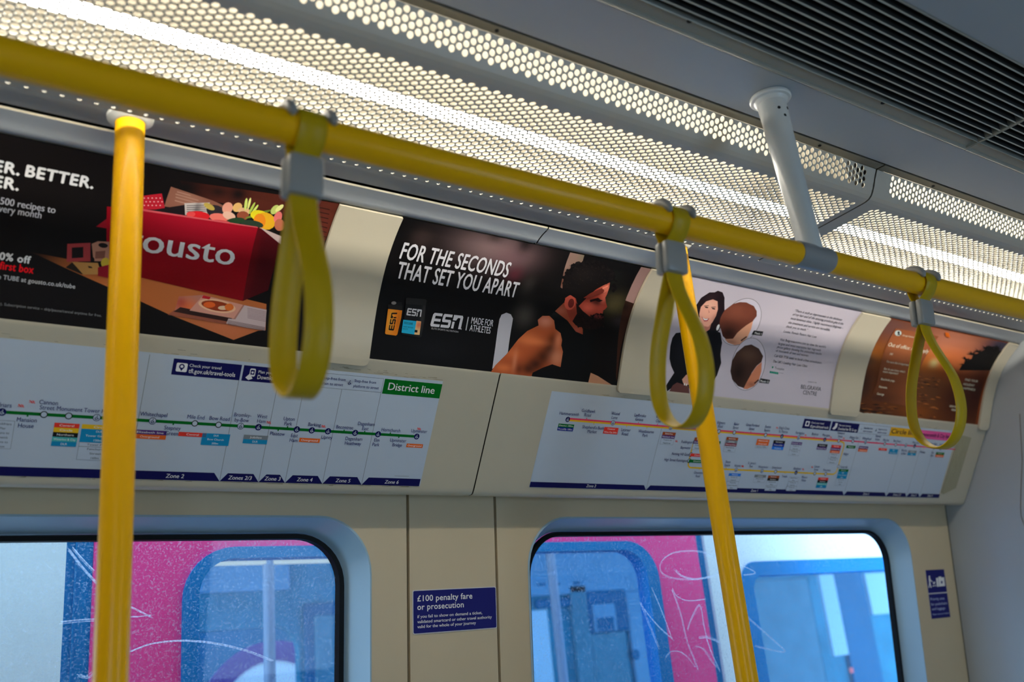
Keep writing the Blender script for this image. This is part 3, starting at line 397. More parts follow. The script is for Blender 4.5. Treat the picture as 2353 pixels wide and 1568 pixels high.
   ('P',[8212,1654,8439,1634,8452,1701,8223,1713],(20,19,19)),('P',[8325,1665,8321,1681,8304,1695,8280,1703,8253,1702,8232,1693,8222,1679,8226,1662,8243,1649,8267,1641,8294,1642,8315,1651],(104,100,98)),('P',[8512,1587,8942,1555,8982,1894,8968,2230,8914,2255,8549,2237,8525,2201,8542,1922],(20,19,20),[(892.8,182.0,4.2,31.9,(44,42,42),0.8)]),
   ('P',[8503,1551,8538,1535,8907,1511,8947,1528,8953,1630,8520,1655],(28,27,27)),('P',[8528,1958,8810,1950,8807,2208,8532,2203],(28,140,172)),('P',[8809,1942,8912,1943,8921,2203,8807,2208],(206,152,104),[(887.3,201.4,6.0,6.9,(180,60,40),0.8)]),
   ('P',[8804,2116,8864,2117,8866,2164,8806,2166],(24,20,20)),
  ],
  'headline': [
   ('T','FOR THE SECONDS',816.9,1057.4,81.8,31.5,(172,170,174),0.022,0),('B',),('T','THAT SET YOU APART',820.1,1092.8,119.6,31.04,(172,170,174),0.022,0),('B',),
  ],
  'brand_logo': [
   ('P',[9172,1743,9349,1737,9344,1791,9202,1796,9196,1850,9329,1845,9323,1899,9190,1903,9182,1957,9327,1952,9320,2006,9138,2011,9118,1980,9144,1776],(176,174,178)),('P',[9390,1736,9574,1730,9570,1784,9426,1788,9421,1842,9545,1838,9564,1864,9554,1966,9529,1999,9345,2005,9352,1951,9504,1946,9509,1893,9374,1897,9361,1871,9371,1769],(176,174,178)),
   ('P',[9604,1729,9801,1722,9820,1754,9806,1990,9746,1992,9761,1777,9705,1779,9670,1834,9597,1836],(176,174,178)),('P',[9595,1863,9647,1862,9635,1996,9582,1997],(176,174,178)),('B',),('P',[9828,1984,9827,1988,9825,1991,9821,1994,9817,1995,9813,1994,9809,1991,9807,1988,9806,1984,9807,1979,9809,1976,9813,1973,9817,1973,9821,1973,9825,1976,9827,1979],(150,150,152)),
   ('P',[8590,1726,8671,1724,8671,1752,8606,1754,8605,1781,8666,1780,8665,1807,8604,1809,8603,1837,8669,1835,8669,1863,8585,1865,8574,1849,8578,1743],(164,162,164)),('P',[8690,1724,8774,1722,8774,1749,8708,1751,8708,1779,8764,1777,8774,1791,8774,1844,8765,1860,8680,1863,8681,1835,8750,1833,8750,1805,8689,1807,8681,1793,8682,1741],(164,162,164)),
   ('P',[8788,1721,8877,1719,8886,1735,8890,1857,8863,1858,8860,1747,8835,1748,8821,1776,8788,1777],(164,162,164)),('P',[8788,1791,8812,1790,8813,1859,8789,1860],(164,162,164)),('B',),('P',[8254,2175,8256,2087,8279,2086,8278,2157,8300,2156,8302,2090,8325,2089,8323,2155,8346,2154,8348,2082,8372,2081,8368,2172,8353,2185,8267,2187],(22,14,10)),
   ('P',[8257,2067,8259,1977,8282,1975,8280,2046,8303,2044,8305,1983,8317,1972,8362,1968,8376,1977,8372,2069,8349,2070,8352,1995,8328,1997,8326,2063,8314,2072,8270,2075],(22,14,10)),('P',[8259,1962,8261,1867,8275,1856,8380,1842,8380,1871,8284,1883,8284,1910,8307,1922,8306,1958],(22,14,10)),
   ('P',[8318,1957,8319,1931,8378,1925,8377,1951],(22,14,10)),('B',),('P',[9920,1728,9946,1728,9942,1997,9916,1997],(150,150,152)),
  ],
  'strapline': [
   ('B',),('T','MADE FOR',1001.8,1053.7,184.8,12.86,(176,174,178),0.012,0),('T','ATHLETES',1000.8,1050.0,199.8,12.83,(176,174,178),0.012,0),('T','ELITE SPORTS NUTRITION',915.7,976.1,206.4,3.27,(150,148,150),0.004,0),('T','ISOCLEAR',855.6,874.0,203.1,4.25,(16,40,60),0.02,0),
   ('T','WHEY PROTEIN',855.0,875.8,209.7,2.39,(16,40,60),0.01,0),('T','ISOLATE',855.1,865.4,213.6,2.39,(16,40,60),0.01,0),
  ],
 },
 'ad3': {
  'picture': [
   ('P',[15830,717,15878,480,16036,311,16185,287,16255,230,16424,248,16577,370,16790,696,16866,988,16853,1207,16569,1274,16385,1235,16168,995,15989,913],(26,16,20),[(1617.5,43.3,15.2,14.5,(44,28,30),0.6)]),('P',[15513,1407,15747,1356,16091,1128,16443,1240,16706,1196,16921,1233,17069,1463,17103,1746,17186,1941,17113,2251,16956,2466,16548,2698,16202,2627,15941,2687,15757,2624,15553,2765,15493,2638,15698,2319,15574,2175,15483,2009,15437,1722,15447,1525],(14,14,18),[(1578.5,172.4,15.9,31.6,(22,22,28),0.7)]),
   ('P',[15621,2760,15711,2609,15831,2533,16222,2586,16283,2762],(82,50,48)),('P',[15978,2450,16090,2330,16193,2294,16269,2543,16095,2581,16031,2531],(176,130,112)),('P',[16063,2529,16094,2518,16095,2581,16061,2576],(214,204,204)),
   ('P',[16131,2539,16162,2528,16161,2583,16129,2586],(214,204,204)),('P',[16164,1078,16409,1293,16536,1196,16532,1053],(160,104,88)),('P',[16046,885,16000,701,16083,546,16253,466,16428,494,16557,685,16586,855,16548,1029,16469,1143,16318,1141,16162,1037],(186,134,116),[(1623.1,90.2,10.5,8.9,(206,140,120),0.6),(1656.5,90.0,8.5,10.8,(150,96,82),0.6),(1622.7,60.2,15.5,7.5,(200,150,130),0.6)]),
   ('P',[16239,687,16231,697,16203,703,16166,703,16134,697,16119,688,16127,678,16155,672,16192,672,16224,678],(36,20,20)),('P',[16084,658,16211,631,16228,641,16094,674],(40,22,20)),('P',[16473,688,16465,698,16437,704,16400,704,16368,699,16353,689,16361,679,16388,673,16426,673,16458,679],(36,20,20)),
   ('P',[16317,659,16445,631,16463,642,16326,675],(40,22,20)),('P',[16259,728,16342,795,16296,834,16325,805],(140,84,74)),('P',[16132,924,16259,957,16405,938,16386,1008,16286,1030],(150,50,56)),('P',[16173,939,16274,964,16378,950,16355,991,16271,1002],(226,220,216)),
   ('P',[16831,1122,16819,1167,16794,1193,16766,1189,16745,1158,16740,1110,16752,1066,16775,1040,16803,1043,16825,1075],(196,196,206)),('P',[17574,289,17689,329,17799,388,17902,463,17988,550,18054,647,18102,752,18122,860,18119,968,18092,1073,18037,1171,17964,1260,17876,1338,17773,1401,17661,1449,17545,1479,17429,1491,17316,1486,17209,1462,17112,1422,17027,1366,16954,1295,16895,1213,16854,1122,16828,1023,16814,919,16819,814,16835,710,16867,611,16918,520,16977,438,17051,369,17138,316,17237,281,17345,264,17459,267],(60,60,64)),
   ('P',[17573,298,17686,338,17793,395,17893,469,17977,554,18041,650,18088,753,18107,859,18104,965,18078,1069,18024,1166,17953,1254,17867,1330,17765,1392,17656,1439,17543,1469,17429,1482,17318,1476,17213,1454,17118,1414,17035,1359,16964,1290,16907,1209,16867,1119,16842,1022,16827,919,16832,816,16849,714,16881,616,16930,527,16989,446,17061,378,17147,326,17244,291,17349,274,17460,277],(172,166,176)),
   ('P',[16786,1020,16750,875,16777,676,16944,487,17116,405,17331,381,17638,437,17819,549,17900,674,17850,825,17757,960,17613,1150,17459,1337,17249,1402,17026,1303],(88,44,32),[(1721.3,63.6,43.6,23.9,(112,62,46),0.8),(1716.7,120.3,33.6,21.5,(34,18,16),0.9),(1750.9,54.9,22.0,14.7,(98,50,36),0.8)]),
   ('P',[17478,1166,17690,947,17857,816,17904,1029,17865,1248,17699,1427,17509,1473,17263,1442,17120,1367,17396,1327],(186,132,104),[(1736.8,140.9,22.8,6.8,(140,90,70),0.8),(1766.7,127.1,22.9,13.0,(196,140,112),0.7)]),('P',[17665,1334,17819,1210,17853,1232,17704,1359],(70,44,36)),
   ('P',[18099,1227,18206,1240,18312,1273,18416,1326,18509,1395,18591,1479,18660,1577,18707,1683,18734,1796,18741,1912,18725,2026,18691,2136,18636,2238,18565,2329,18481,2406,18388,2466,18287,2508,18182,2531,18077,2535,17975,2518,17878,2483,17789,2429,17712,2360,17647,2276,17598,2181,17562,2076,17542,1967,17539,1855,17548,1743,17576,1636,17615,1535,17667,1445,17734,1367,17812,1305,17900,1260,17996,1234],(60,60,64)),
   ('P',[18101,1237,18205,1250,18309,1283,18410,1334,18500,1402,18580,1485,18648,1581,18693,1686,18720,1797,18727,1911,18711,2024,18677,2132,18623,2233,18554,2322,18473,2397,18381,2457,18283,2499,18181,2522,18078,2525,17978,2509,17884,2474,17797,2421,17722,2353,17659,2270,17610,2176,17575,2074,17556,1966,17553,1855,17562,1745,17589,1640,17627,1541,17678,1451,17744,1375,17821,1314,17906,1269,18000,1243],(172,166,176)),
   ('P',[17543,2111,17541,1866,17631,1651,17858,1451,18077,1393,18380,1466,18597,1635,18581,1784,18431,1904,18304,2083,18218,2298,18104,2481,17887,2449,17649,2306],(50,33,28),[(1804.9,164.9,35.7,16.9,(78,56,46),0.8),(1781.9,212.7,23.6,24.7,(24,15,14),0.9)]),
   ('P',[18306,2091,18433,1912,18593,1783,18643,2010,18605,2244,18454,2403,18228,2496,18090,2499,18188,2300],(166,104,78),[(1835.5,236.9,18.2,6.7,(110,66,52),0.7)]),('P',[18436,2321,18581,2217,18606,2248,18474,2351],(56,34,28)),
   ('P',[18019,1041,18355,1031,18347,1144,17974,1154],(16,16,18)),('P',[18662,2189,19015,2200,18980,2300,18617,2301],(16,16,18)),('P',[19029,1835,19039,1863,19069,1864,19046,1882,19054,1911,19029,1894,19005,1911,19013,1882,18989,1864,19019,1863],(16,120,88)),
   ('P',[18948,1978,19005,1979,19012,2031,18955,2030],(16,120,100)),('P',[19014,1979,19072,1980,19079,2032,19021,2031],(16,120,100)),('P',[19081,1980,19139,1981,19146,2034,19088,2032],(16,120,100)),('P',[19148,1981,19206,1982,19213,2035,19155,2034],(16,120,100)),
   ('P',[19216,1982,19273,1983,19281,2036,19223,2035],(16,120,100)),
  ],
  'picture_tags': [
   ('T','Month 1',1807.2,1831.3,112.6,5.45,(220,220,224),0.01,0),('B',),('T','Month 12',1866.9,1897.0,228.2,5.48,(220,220,224),0.01,0),('B',),
  ],
  'body_text': [
   ('T','\u201cThere is such an improvement in the thickness',1908.6,2096.8,37.6,6.49,(52,52,58),0.012,0.25),('B',),('T','of my hair and all the amazing products give it the',1909.4,2111.9,48.1,6.54,(52,52,58),0.012,0.25),('B',),
   ('T','most luminous shine. I highly recommend Belgravia \u2013',1909.2,2119.4,59.5,6.34,(52,52,58),0.012,0.25),('B',),('T','the treatment and service are incredible,',1908.7,2074.3,71.3,6.34,(52,52,58),0.012,0.25),('B',),
   ('T','thank you so much.\u201d',1907.9,1990.7,82.3,6.19,(52,52,58),0.012,0.25),('B',),('T', 'Louise, Female Pattern Hair Loss', 1905.6, 2034.9, 96.1, 6.19, (52, 52, 58), 0.006, 0.25),('B',),('T','Visit Belgraviacentre.com to view the world\u2019s',1904.0,2086.0,118.4,6.12,(52,52,58),0.006,0),
   ('B',),('T','largest and most interactive hair regrowth',1903.0,2070.1,129.0,6.12,(52,52,58),0,0),('B',),('T','photo gallery showing the untouched results',1901.8,2077.8,138.2,6.09,(52,52,58),0,0),('B',),('T','of thousands of men and women.',1901.0,2029.5,147.7,6.06,(52,52,58),0,0),
   ('B',),('T','Call 020 7730 6666 to book a free consultation.',1899.8,2088.7,160.9,6.1,(52,52,58),0.006,0),('B',),('T','The UK\u2019s Leading Hair Loss Clinic',1899.8,2034.8,175.2,6.04,(52,52,58),0.008,0.2),('B',),('T','Trustpilot',1911.6,1947.5,191.6,5.98,(90,90,96),0.004,0),
   ('B',),('T','reviews',1929.8,1946.5,200.4,3.0,(110,110,116),0,0),('B',),
  ],
  'clinic_name': [
   ('T','LONDON 1991',2047.9,2082.7,213.4,3.09,(52,52,58),0,0),('B',),('T','BELGRAVIA',2023.0,2105.1,231.9,10.13,(34,34,40),0,0),('B',),('T','CENTRE',2034.8,2090.2,245.6,10.12,(34,34,40),0,0),('B',),
  ],
 },
 'ad4': {
  'picture': [
   ('P',[22748,43,24741,43,28846,43,28846,647,28773,1546,28701,2743,26757,2758,24644,2778,22734,2771,22734,2143,22800,1080],(87,44,20),[(2305.2,24.8,95.7,33.1,(82,55,51),0.9),(2609.4,51.5,184.7,71.5,(156,98,77),0.95),(2588.0,110.6,124.2,39.0,(184,102,27),0.9),(2290.8,114.0,58.4,30.7,(147,83,27),0.9),(2583.0,109.6,19.6,11.3,(214,199,128),1),(2685.0,87.2,101.5,36.9,(173,89,46),0.7),(2262.5,131.4,43.2,14.9,(67,55,49),0.8),(2858.6,19.5,75.7,49.7,(36,42,60),0.95),(2273.8,200.3,67.1,55.9,(38,24,20),0.95),(2322.2,275.3,139.8,18.8,(48,27,20),0.9),(2460.8,199.1,97.5,58.3,(80,42,20),0.8),(2599.7,187.9,93.9,55.3,(87,53,31),0.8),(2558.3,254.8,76.1,19.7,(117,61,20),0.7),(2756.4,205.8,119.4,72.4,(47,18,9),0.95),(2849.3,178.0,56.1,95.7,(40,14,11),0.9),(2718.4,137.0,105.8,16.8,(87,33,12),0.8)]),
   ('P',[25377,1643,25496,1617,25637,1645,25507,1646],(126,78,46)),('P',[25144,1556,25280,1529,25441,1554,25294,1558],(147,85,36)),('P',[26392,2414,26496,2391,26615,2423,26504,2421],(147,85,36)),('P',[25463,1724,25545,1702,25647,1733,25556,1731],(126,78,46)),
   ('P',[25488,1849,25578,1827,25689,1857,25589,1856],(147,85,36)),('P',[26144,2388,26334,2360,26539,2385,26342,2389],(147,85,36)),('P',[25382,2282,25541,2256,25715,2282,25549,2284],(126,78,46)),('P',[25458,2109,25540,2088,25638,2119,25549,2116],(147,85,36)),
   ('P',[25167,1901,25328,1874,25506,1898,25336,1902],(147,85,36)),('P',[26370,2084,26499,2059,26646,2088,26509,2088],(147,85,36)),('P',[25660,1693,25769,1669,25899,1697,25780,1697],(50,27,18)),('P',[25327,2105,25528,2075,25747,2097,25537,2103],(58,33,23)),
   ('P',[26010,1642,26170,1613,26352,1637,26181,1642],(50,27,18)),('P',[25656,1746,25808,1719,25982,1744,25819,1747],(147,85,36)),('P',[25452,2061,25599,2035,25764,2061,25608,2064],(126,78,46)),('P',[26258,1562,26334,1540,26437,1572,26348,1570],(126,78,46)),
   ('P',[25627,2234,25814,2205,26015,2230,25821,2234],(50,27,18)),('P',[25536,1724,25665,1698,25815,1725,25676,1727],(50,27,18)),('P',[25525,1603,25718,1571,25937,1592,25731,1600],(147,85,36)),('P',[26362,2666,26438,2647,26528,2681,26445,2676],(147,85,36)),
   ('P',[25512,1695,25666,1667,25842,1691,25677,1695],(50,27,18)),('P',[25493,1746,25620,1720,25768,1747,25631,1749],(126,78,46)),('P',[25596,2257,25688,2236,25794,2267,25695,2265],(50,27,18)),('P',[25697,2066,25816,2042,25952,2071,25825,2071],(147,85,36)),
   ('P',[25635,2658,25722,2637,25822,2670,25729,2666],(50,27,18)),('P',[25173,1744,25328,1716,25505,1740,25339,1744],(126,78,46)),('P',[26057,2156,26208,2130,26376,2157,26217,2159],(147,85,36)),('P',[25760,1788,25884,1763,26028,1791,25895,1792],(50,27,18)),
   ('P',[25501,2067,25657,2040,25830,2066,25666,2069],(58,33,23)),('P',[26343,2073,26420,2052,26514,2085,26429,2081],(147,85,36)),('P',[25577,2166,25751,2138,25941,2163,25759,2167],(58,33,23)),('P',[26235,1618,26312,1596,26410,1628,26323,1625],(147,85,36)),
   ('P',[26140,2720,26268,2697,26410,2728,26275,2726],(50,27,18)),('P',[25710,1600,25805,1577,25925,1606,25818,1606],(126,78,46)),('P',[25729,2321,25908,2294,26102,2319,25916,2323],(147,85,36)),('P',[26050,1798,26244,1767,26461,1789,26255,1796],(58,33,23)),
   ('P',[25475,2737,25674,2710,25888,2736,25681,2739],(126,78,46)),('P',[25415,2650,25502,2630,25603,2662,25509,2658],(147,85,36)),('P',[25917,1539,26006,1516,26123,1546,26021,1545],(58,33,23)),('P',[26071,2412,26270,2383,26484,2408,26277,2412],(126,78,46)),
   ('P',[26172,1714,26264,1691,26376,1722,26275,1720],(147,85,36)),('P',[22845,2762,23031,2731,23230,2746,23040,2772],(92,52,25)),('P',[23552,2738,23655,2712,23769,2733,23664,2754],(109,59,23)),('P',[23642,2712,23801,2683,23972,2700,23811,2724],(25,16,14)),
   ('P',[24125,2555,24211,2530,24309,2551,24221,2572],(109,59,23)),('P',[23596,2607,23801,2574,24019,2588,23810,2616],(109,59,23)),('P',[23859,2442,23945,2417,24041,2438,23955,2459],(109,59,23)),('P',[24097,2509,24226,2481,24365,2500,24235,2523],(92,52,25)),
   ('P',[22777,2681,22903,2654,23041,2672,22913,2695],(25,16,14)),('P',[23279,2717,23480,2685,23694,2698,23490,2726],(25,16,14)),('P',[22763,2544,22925,2514,23098,2530,22934,2555],(25,16,14)),('P',[23457,2599,23660,2566,23876,2579,23670,2608],(25,16,14)),
   ('P',[23145,2751,23280,2723,23426,2742,23289,2765],(109,59,23)),('P',[22876,2659,22996,2632,23128,2651,23005,2673],(109,59,23)),('P',[24190,2406,24291,2380,24403,2400,24301,2422],(109,59,23)),('P',[23140,2657,23284,2628,23439,2646,23293,2670],(109,59,23)),
   ('P',[23609,2619,23761,2589,23925,2606,23771,2631],(25,16,14)),('P',[24005,2536,24199,2503,24405,2517,24209,2545],(109,59,23)),('P',[22734,2535,22814,2502,23029,2515,22823,2543],(109,59,23)),('P',[24123,2564,24340,2530,24571,2543,24350,2572],(25,16,14)),
   ('P',[24166,2574,24310,2545,24465,2563,24319,2587],(109,59,23)),('P',[23321,2513,23510,2481,23711,2495,23519,2522],(25,16,14)),('P',[24237,2514,24379,2485,24534,2503,24389,2527],(109,59,23)),('P',[22889,2759,22986,2734,23093,2755,22995,2775],(25,16,14)),
   ('P',[22974,2749,23145,2719,23328,2734,23154,2760],(92,52,25)),('P',[22772,2714,22976,2682,23192,2695,22985,2723],(25,16,14)),('P',[23682,2548,23801,2521,23931,2540,23811,2563],(92,52,25)),('P',[23613,2618,23802,2586,24003,2600,23811,2628],(92,52,25)),
   ('P',[23961,2687,24184,2653,24419,2666,24193,2695],(92,52,25)),('P',[24228,2427,24448,2392,24682,2404,24458,2434],(92,52,25)),('P',[22911,2651,23113,2619,23328,2632,23123,2660],(92,52,25)),('P',[23659,2715,23778,2689,23909,2708,23788,2730],(109,59,23)),
   ('P',[27192,1183,27228,1029,27324,978,27257,808,27402,847,27572,774,27517,594,27667,605,27807,488,27945,401,27974,300,28166,261,28380,325,28545,258,28846,399,28846,638,28846,844,28839,1023],(15,13,12)),('P',[27320,808,27121,716,27257,828],(15,13,12)),
   ('P',[27309,840,27568,779,27268,796],(15,13,12)),('P',[27309,802,27110,760,27268,834],(15,13,12)),('P',[27311,803,27061,735,27266,833],(15,13,12)),('P',[27295,841,27626,823,27282,795],(15,13,12)),('P',[27319,808,27139,730,27257,828],(15,13,12)),
   ('P',[27318,838,27463,764,27258,798],(15,13,12)),('P',[27321,809,27187,753,27256,828],(15,13,12)),('P',[27291,796,27022,790,27286,840],(15,13,12)),('P',[27522,640,27586,522,27438,614],(15,13,12)),('P',[27505,614,27229,514,27454,640],(15,13,12)),
   ('P',[27523,635,27505,544,27436,619],(15,13,12)),('P',[27461,604,27144,652,27498,650],(15,13,12)),('P',[27491,650,27823,626,27468,603],(15,13,12)),('P',[27523,633,27492,531,27437,621],(15,13,12)),('P',[27464,603,27261,635,27495,650],(15,13,12)),
   ('P',[27484,606,27147,574,27475,648],(15,13,12)),('P',[27505,650,27764,582,27455,604],(15,13,12)),('P',[27729,487,27515,501,27746,534],(15,13,12)),('P',[27753,493,27422,420,27723,529],(15,13,12)),('P',[27732,488,27415,489,27744,534],(15,13,12)),
   ('P',[27782,523,27812,404,27695,499],(15,13,12)),('P',[27755,535,27961,500,27720,487],(15,13,12)),('P',[27780,510,27677,423,27699,512],(15,13,12)),('P',[27721,487,27557,517,27754,535],(15,13,12)),('P',[27756,494,27562,455,27720,528],(15,13,12)),
   ('P',[27716,487,27400,541,27759,534],(15,13,12)),('P',[27962,345,27635,281,27939,383],(15,13,12)),('P',[27996,378,28055,248,27906,350],(15,13,12)),('P',[27996,374,28006,222,27905,353],(15,13,12)),('P',[27982,387,28213,311,27919,341],(15,13,12)),
   ('P',[27994,366,27894,233,27908,362],(15,13,12)),('P',[27995,379,28065,265,27907,348],(15,13,12)),('P',[27990,361,27871,277,27912,367],(15,13,12)),('P',[27986,386,28156,305,27916,342],(15,13,12)),('P',[27927,340,27752,380,27974,388],(15,13,12)),
   ('P',[28228,310,28386,247,28163,264],(15,13,12)),('P',[28229,310,28390,240,28162,265],(15,13,12)),('P',[28166,264,27895,335,28224,311],(15,13,12)),('P',[28165,264,27888,341,28226,311],(15,13,12)),('P',[28185,263,27982,277,28206,311],(15,13,12)),
   ('P',[28231,309,28449,216,28160,265],(15,13,12)),('P',[28198,266,27915,241,28193,309],(15,13,12)),('P',[28570,285,28370,159,28496,295],(15,13,12)),('P',[28527,267,28192,258,28538,314],(15,13,12)),('P',[28559,277,28266,173,28507,303],(15,13,12)),
   ('P',[28515,266,28238,296,28551,315],(15,13,12)),('P',[28561,314,28751,261,28505,266],(15,13,12)),('P',[28580,300,28563,147,28486,281],(15,13,12)),('P',[28846,415,28805,329,28767,403],(15,13,12)),('P',[28846,418,28831,314,28766,401],(15,13,12)),
   ('P',[28828,391,28494,316,28798,427],(15,13,12)),('P',[28846,417,28826,307,28766,401],(15,13,12)),('P',[28846,415,28806,291,28767,403],(15,13,12)),('P',[27342,1014,27575,992,27326,968],(15,13,12)),('P',[27321,968,27037,1004,27347,1014],(15,13,12)),
   ('P',[27373,988,27264,880,27295,993],(15,13,12)),('P',[27376,997,27357,901,27292,985],(15,13,12)),('P',[27339,969,27150,966,27329,1012],(15,13,12)),('P',[27368,1009,27569,898,27301,973],(15,13,12)),('P',[27374,1004,27422,921,27295,978],(15,13,12)),
   ('P',[27343,1014,27659,988,27325,968],(15,13,12)),('P',[27374,989,27296,919,27295,992],(15,13,12)),('P',[23256,285,24176,273,25327,269,25320,609,25056,2438,23216,2391,23394,1901],(115,63,36),[(2362.1,188.2,93.0,57.2,(77,40,22),0.95),(2416.6,80.1,97.6,50.9,(147,85,51),0.8),(2358.2,230.8,93.7,18.9,(58,31,20),0.9)]),
   ('P',[23630,392,23650,425,23646,457,23618,481,23570,494,23511,495,23449,483,23394,460,23354,430,23334,397,23339,366,23367,342,23413,329,23472,328,23534,339,23590,362],(164,176,171)),('P',[23547,387,23562,414,23553,433,23523,437,23484,425,23450,400,23435,373,23444,354,23474,350,23513,363],(25,24,27)),
   ('P',[23494,471,23542,415,23656,461],(25,24,27)),('P',[25459,96,25653,98,25897,246,25653,235],(179,83,18)),
  ],
  'message_text': [
   ('T','George Harford',2372.6,2428.3,46.7,5.1,(214,186,166),0,0),('B',),('T','Out of office: Auto reply',2336.0,2529.6,83.5,10.88,(214,186,166),0.008,0),('B',),('T','Hi!',2361.3,2373.6,107.4,6.26,(214,186,166),0.01,0),('B',),
   ('T','I\u2019m sure this is important',2359.0,2464.8,129.9,6.26,(214,186,166),0.006,0),('B',),('T','But do you know what\u2019s',2356.7,2457.0,150.8,6.21,(214,186,166),0.006,0),('B',),('T','more important?',2355.6,2427.2,159.0,6.2,(214,186,166),0.006,0),
   ('B',),('T','Beachside yoga.',2354.6,2419.5,180.6,6.16,(214,186,166),0.006,0),('B',),('T','Namaste.',2352.2,2390.7,202.5,6.13,(214,186,166),0.006,0),('B',),('T','George',2347.6,2380.5,222.6,6.12,(214,186,166),0.006,0),('B',),
   ('T','FIND YOUR',2765.4,2836.5,146.3,6.73,(214,186,166),0.01,0),('B',),('T','HOLIDAY',2763.5,2824.9,160.4,6.73,(214,186,166),0.01,0),('B',),('T','HAPPINESS',2763.0,2834.0,173.0,6.7,(214,186,166),0.01,0),('B',),('T','BOOK NOW',2713.7,2754.6,231.3,5.59,(214,186,166),0.01,0),
   ('B',),('T','ONLINE',2725.4,2752.7,241.6,5.59,(214,186,166),0.01,0),('B',),
  ],
 },
 'map1': {
  'zone_band': [
   ('B',),('P',[-5940,2385,-5940,2235,5492,2235,5612,2385],(14,14,66)),('B',),('P',[5612,2385,5732,2235,6192,2235,6312,2385],(14,14,66)),('B',),('P',[6312,2385,6432,2235,6687,2235,6807,2385],(14,14,66)),('B',),('P',[6807,2385,6927,2235,7417,2235,7537,2385],(14,14,66)),
   ('B',),('P',[7537,2385,7657,2235,8219,2235,8339,2385],(14,14,66)),('B',),('P',[8339,2385,8459,2235,9595,2235,9595,2385],(14,14,66)),('P',[5608,520,5616,520,5616,2370,5608,2370],(86,92,100)),('P',[6308,520,6316,520,6316,2370,6308,2370],(86,92,100)),
   ('P',[6803,520,6811,520,6811,2370,6803,2370],(86,92,100)),('P',[7533,520,7541,520,7541,2370,7533,2370],(86,92,100)),('P',[8335,520,8343,520,8343,2370,8335,2370],(86,92,100)),('P',[4080,260,4088,260,4088,2070,4080,2070],(86,92,100)),
  ],
  'route_line': [
   ('P',[-5940,1344,9300,1344,9300,1396,-5940,1396],(0,84,24)),
  ],
  'header_panel': [
   ('P',[4472,285,5618,285,5618,560,4472,560],(14,14,66)),('P',[5654,285,6407,285,6407,560,5654,560],(14,14,66)),('B',),('P',[6427,285,8338,285,8338,560,6427,560],(86,92,100)),('P',[6433,291,8332,291,8332,554,6433,554],(150,160,172)),
   ('B',),('P',[8362,285,9615,285,9615,575,8362,575],(0,84,20)),('P',[4547,350,4697,350,4712,365,4712,485,4697,500,4547,500,4532,485,4532,365],(200,204,214)),('P',[4668,410,4664,428,4654,443,4639,452,4622,456,4604,452,4589,443,4579,428,4576,410,4579,392,4589,377,4604,368,4622,364,4639,368,4654,377,4664,392],(14,14,66)),
   ('P',[4646,410,4644,419,4639,427,4631,432,4622,434,4612,432,4605,427,4599,419,4598,410,4599,401,4605,393,4612,388,4622,386,4631,388,4639,393,4644,401],(200,204,214)),('P',[4587,430,4657,430,4622,490],(14,14,66)),('P',[5789,330,5859,330,5874,345,5874,455,5859,470,5789,470,5774,455,5774,345],(200,204,214)),
   ('P',[5789,355,5859,355,5859,440,5789,440],(14,14,66)),('P',[5844,400,5843,408,5839,414,5832,418,5824,420,5817,418,5810,414,5806,408,5804,400,5806,392,5810,386,5817,382,5824,380,5832,382,5839,386,5843,392],(200,204,214)),
   ('P',[5714,500,5774,430,5814,470,5844,510,5774,540],(200,204,214)),('B',),('P',[7095,420,7090,445,7076,466,7055,480,7030,485,7005,480,6984,466,6970,445,6965,420,6970,395,6984,374,7005,360,7030,355,7055,360,7076,374,7090,395],(14,14,66)),
   ('P',[7054,433,7052,444,7046,453,7037,459,7027,461,7016,459,7007,453,7001,444,6999,433,7001,423,7007,414,7016,408,7027,406,7037,408,7046,414,7052,423],(150,160,172)),('P',[7050,428,7049,436,7045,442,7038,446,7031,448,7024,446,7017,442,7013,436,7012,428,7013,421,7017,415,7024,411,7031,409,7038,411,7045,415,7049,421],(14,14,66)),
   ('P',[7027,402,7038,402,7038,432,7027,432],(150,160,172)),('P',[7045,389,7043,396,7036,398,7029,396,7026,389,7029,382,7036,379,7043,382],(150,160,172)),('P',[7033,426,7057,426,7067,450,7055,450,7048,436,7033,436],(150,160,172)),
   ('B',),('P',[7725,420,7720,445,7706,466,7685,480,7660,485,7635,480,7614,466,7600,445,7595,420,7600,395,7614,374,7635,360,7660,355,7685,360,7706,374,7720,395],(14,14,66)),('P',[7714,420,7710,441,7698,458,7681,470,7660,474,7639,470,7622,458,7610,441,7606,420,7610,399,7622,382,7639,370,7660,366,7681,370,7698,382,7710,399],(150,160,172)),
   ('P',[7685,433,7683,444,7677,453,7668,459,7657,461,7647,459,7638,453,7632,444,7630,433,7632,423,7638,414,7647,408,7657,406,7668,408,7677,414,7683,423],(14,14,66)),('P',[7681,428,7679,436,7675,442,7669,446,7661,448,7654,446,7648,442,7644,436,7642,428,7644,421,7648,415,7654,411,7661,409,7669,411,7675,415,7679,421],(150,160,172)),
   ('P',[7657,402,7669,402,7669,432,7657,432],(14,14,66)),('P',[7676,389,7673,396,7666,398,7659,396,7657,389,7659,382,7666,379,7673,382],(14,14,66)),('P',[7663,426,7687,426,7697,450,7685,450,7678,436,7663,436],(14,14,66)),
  ],
  'station_marker': [
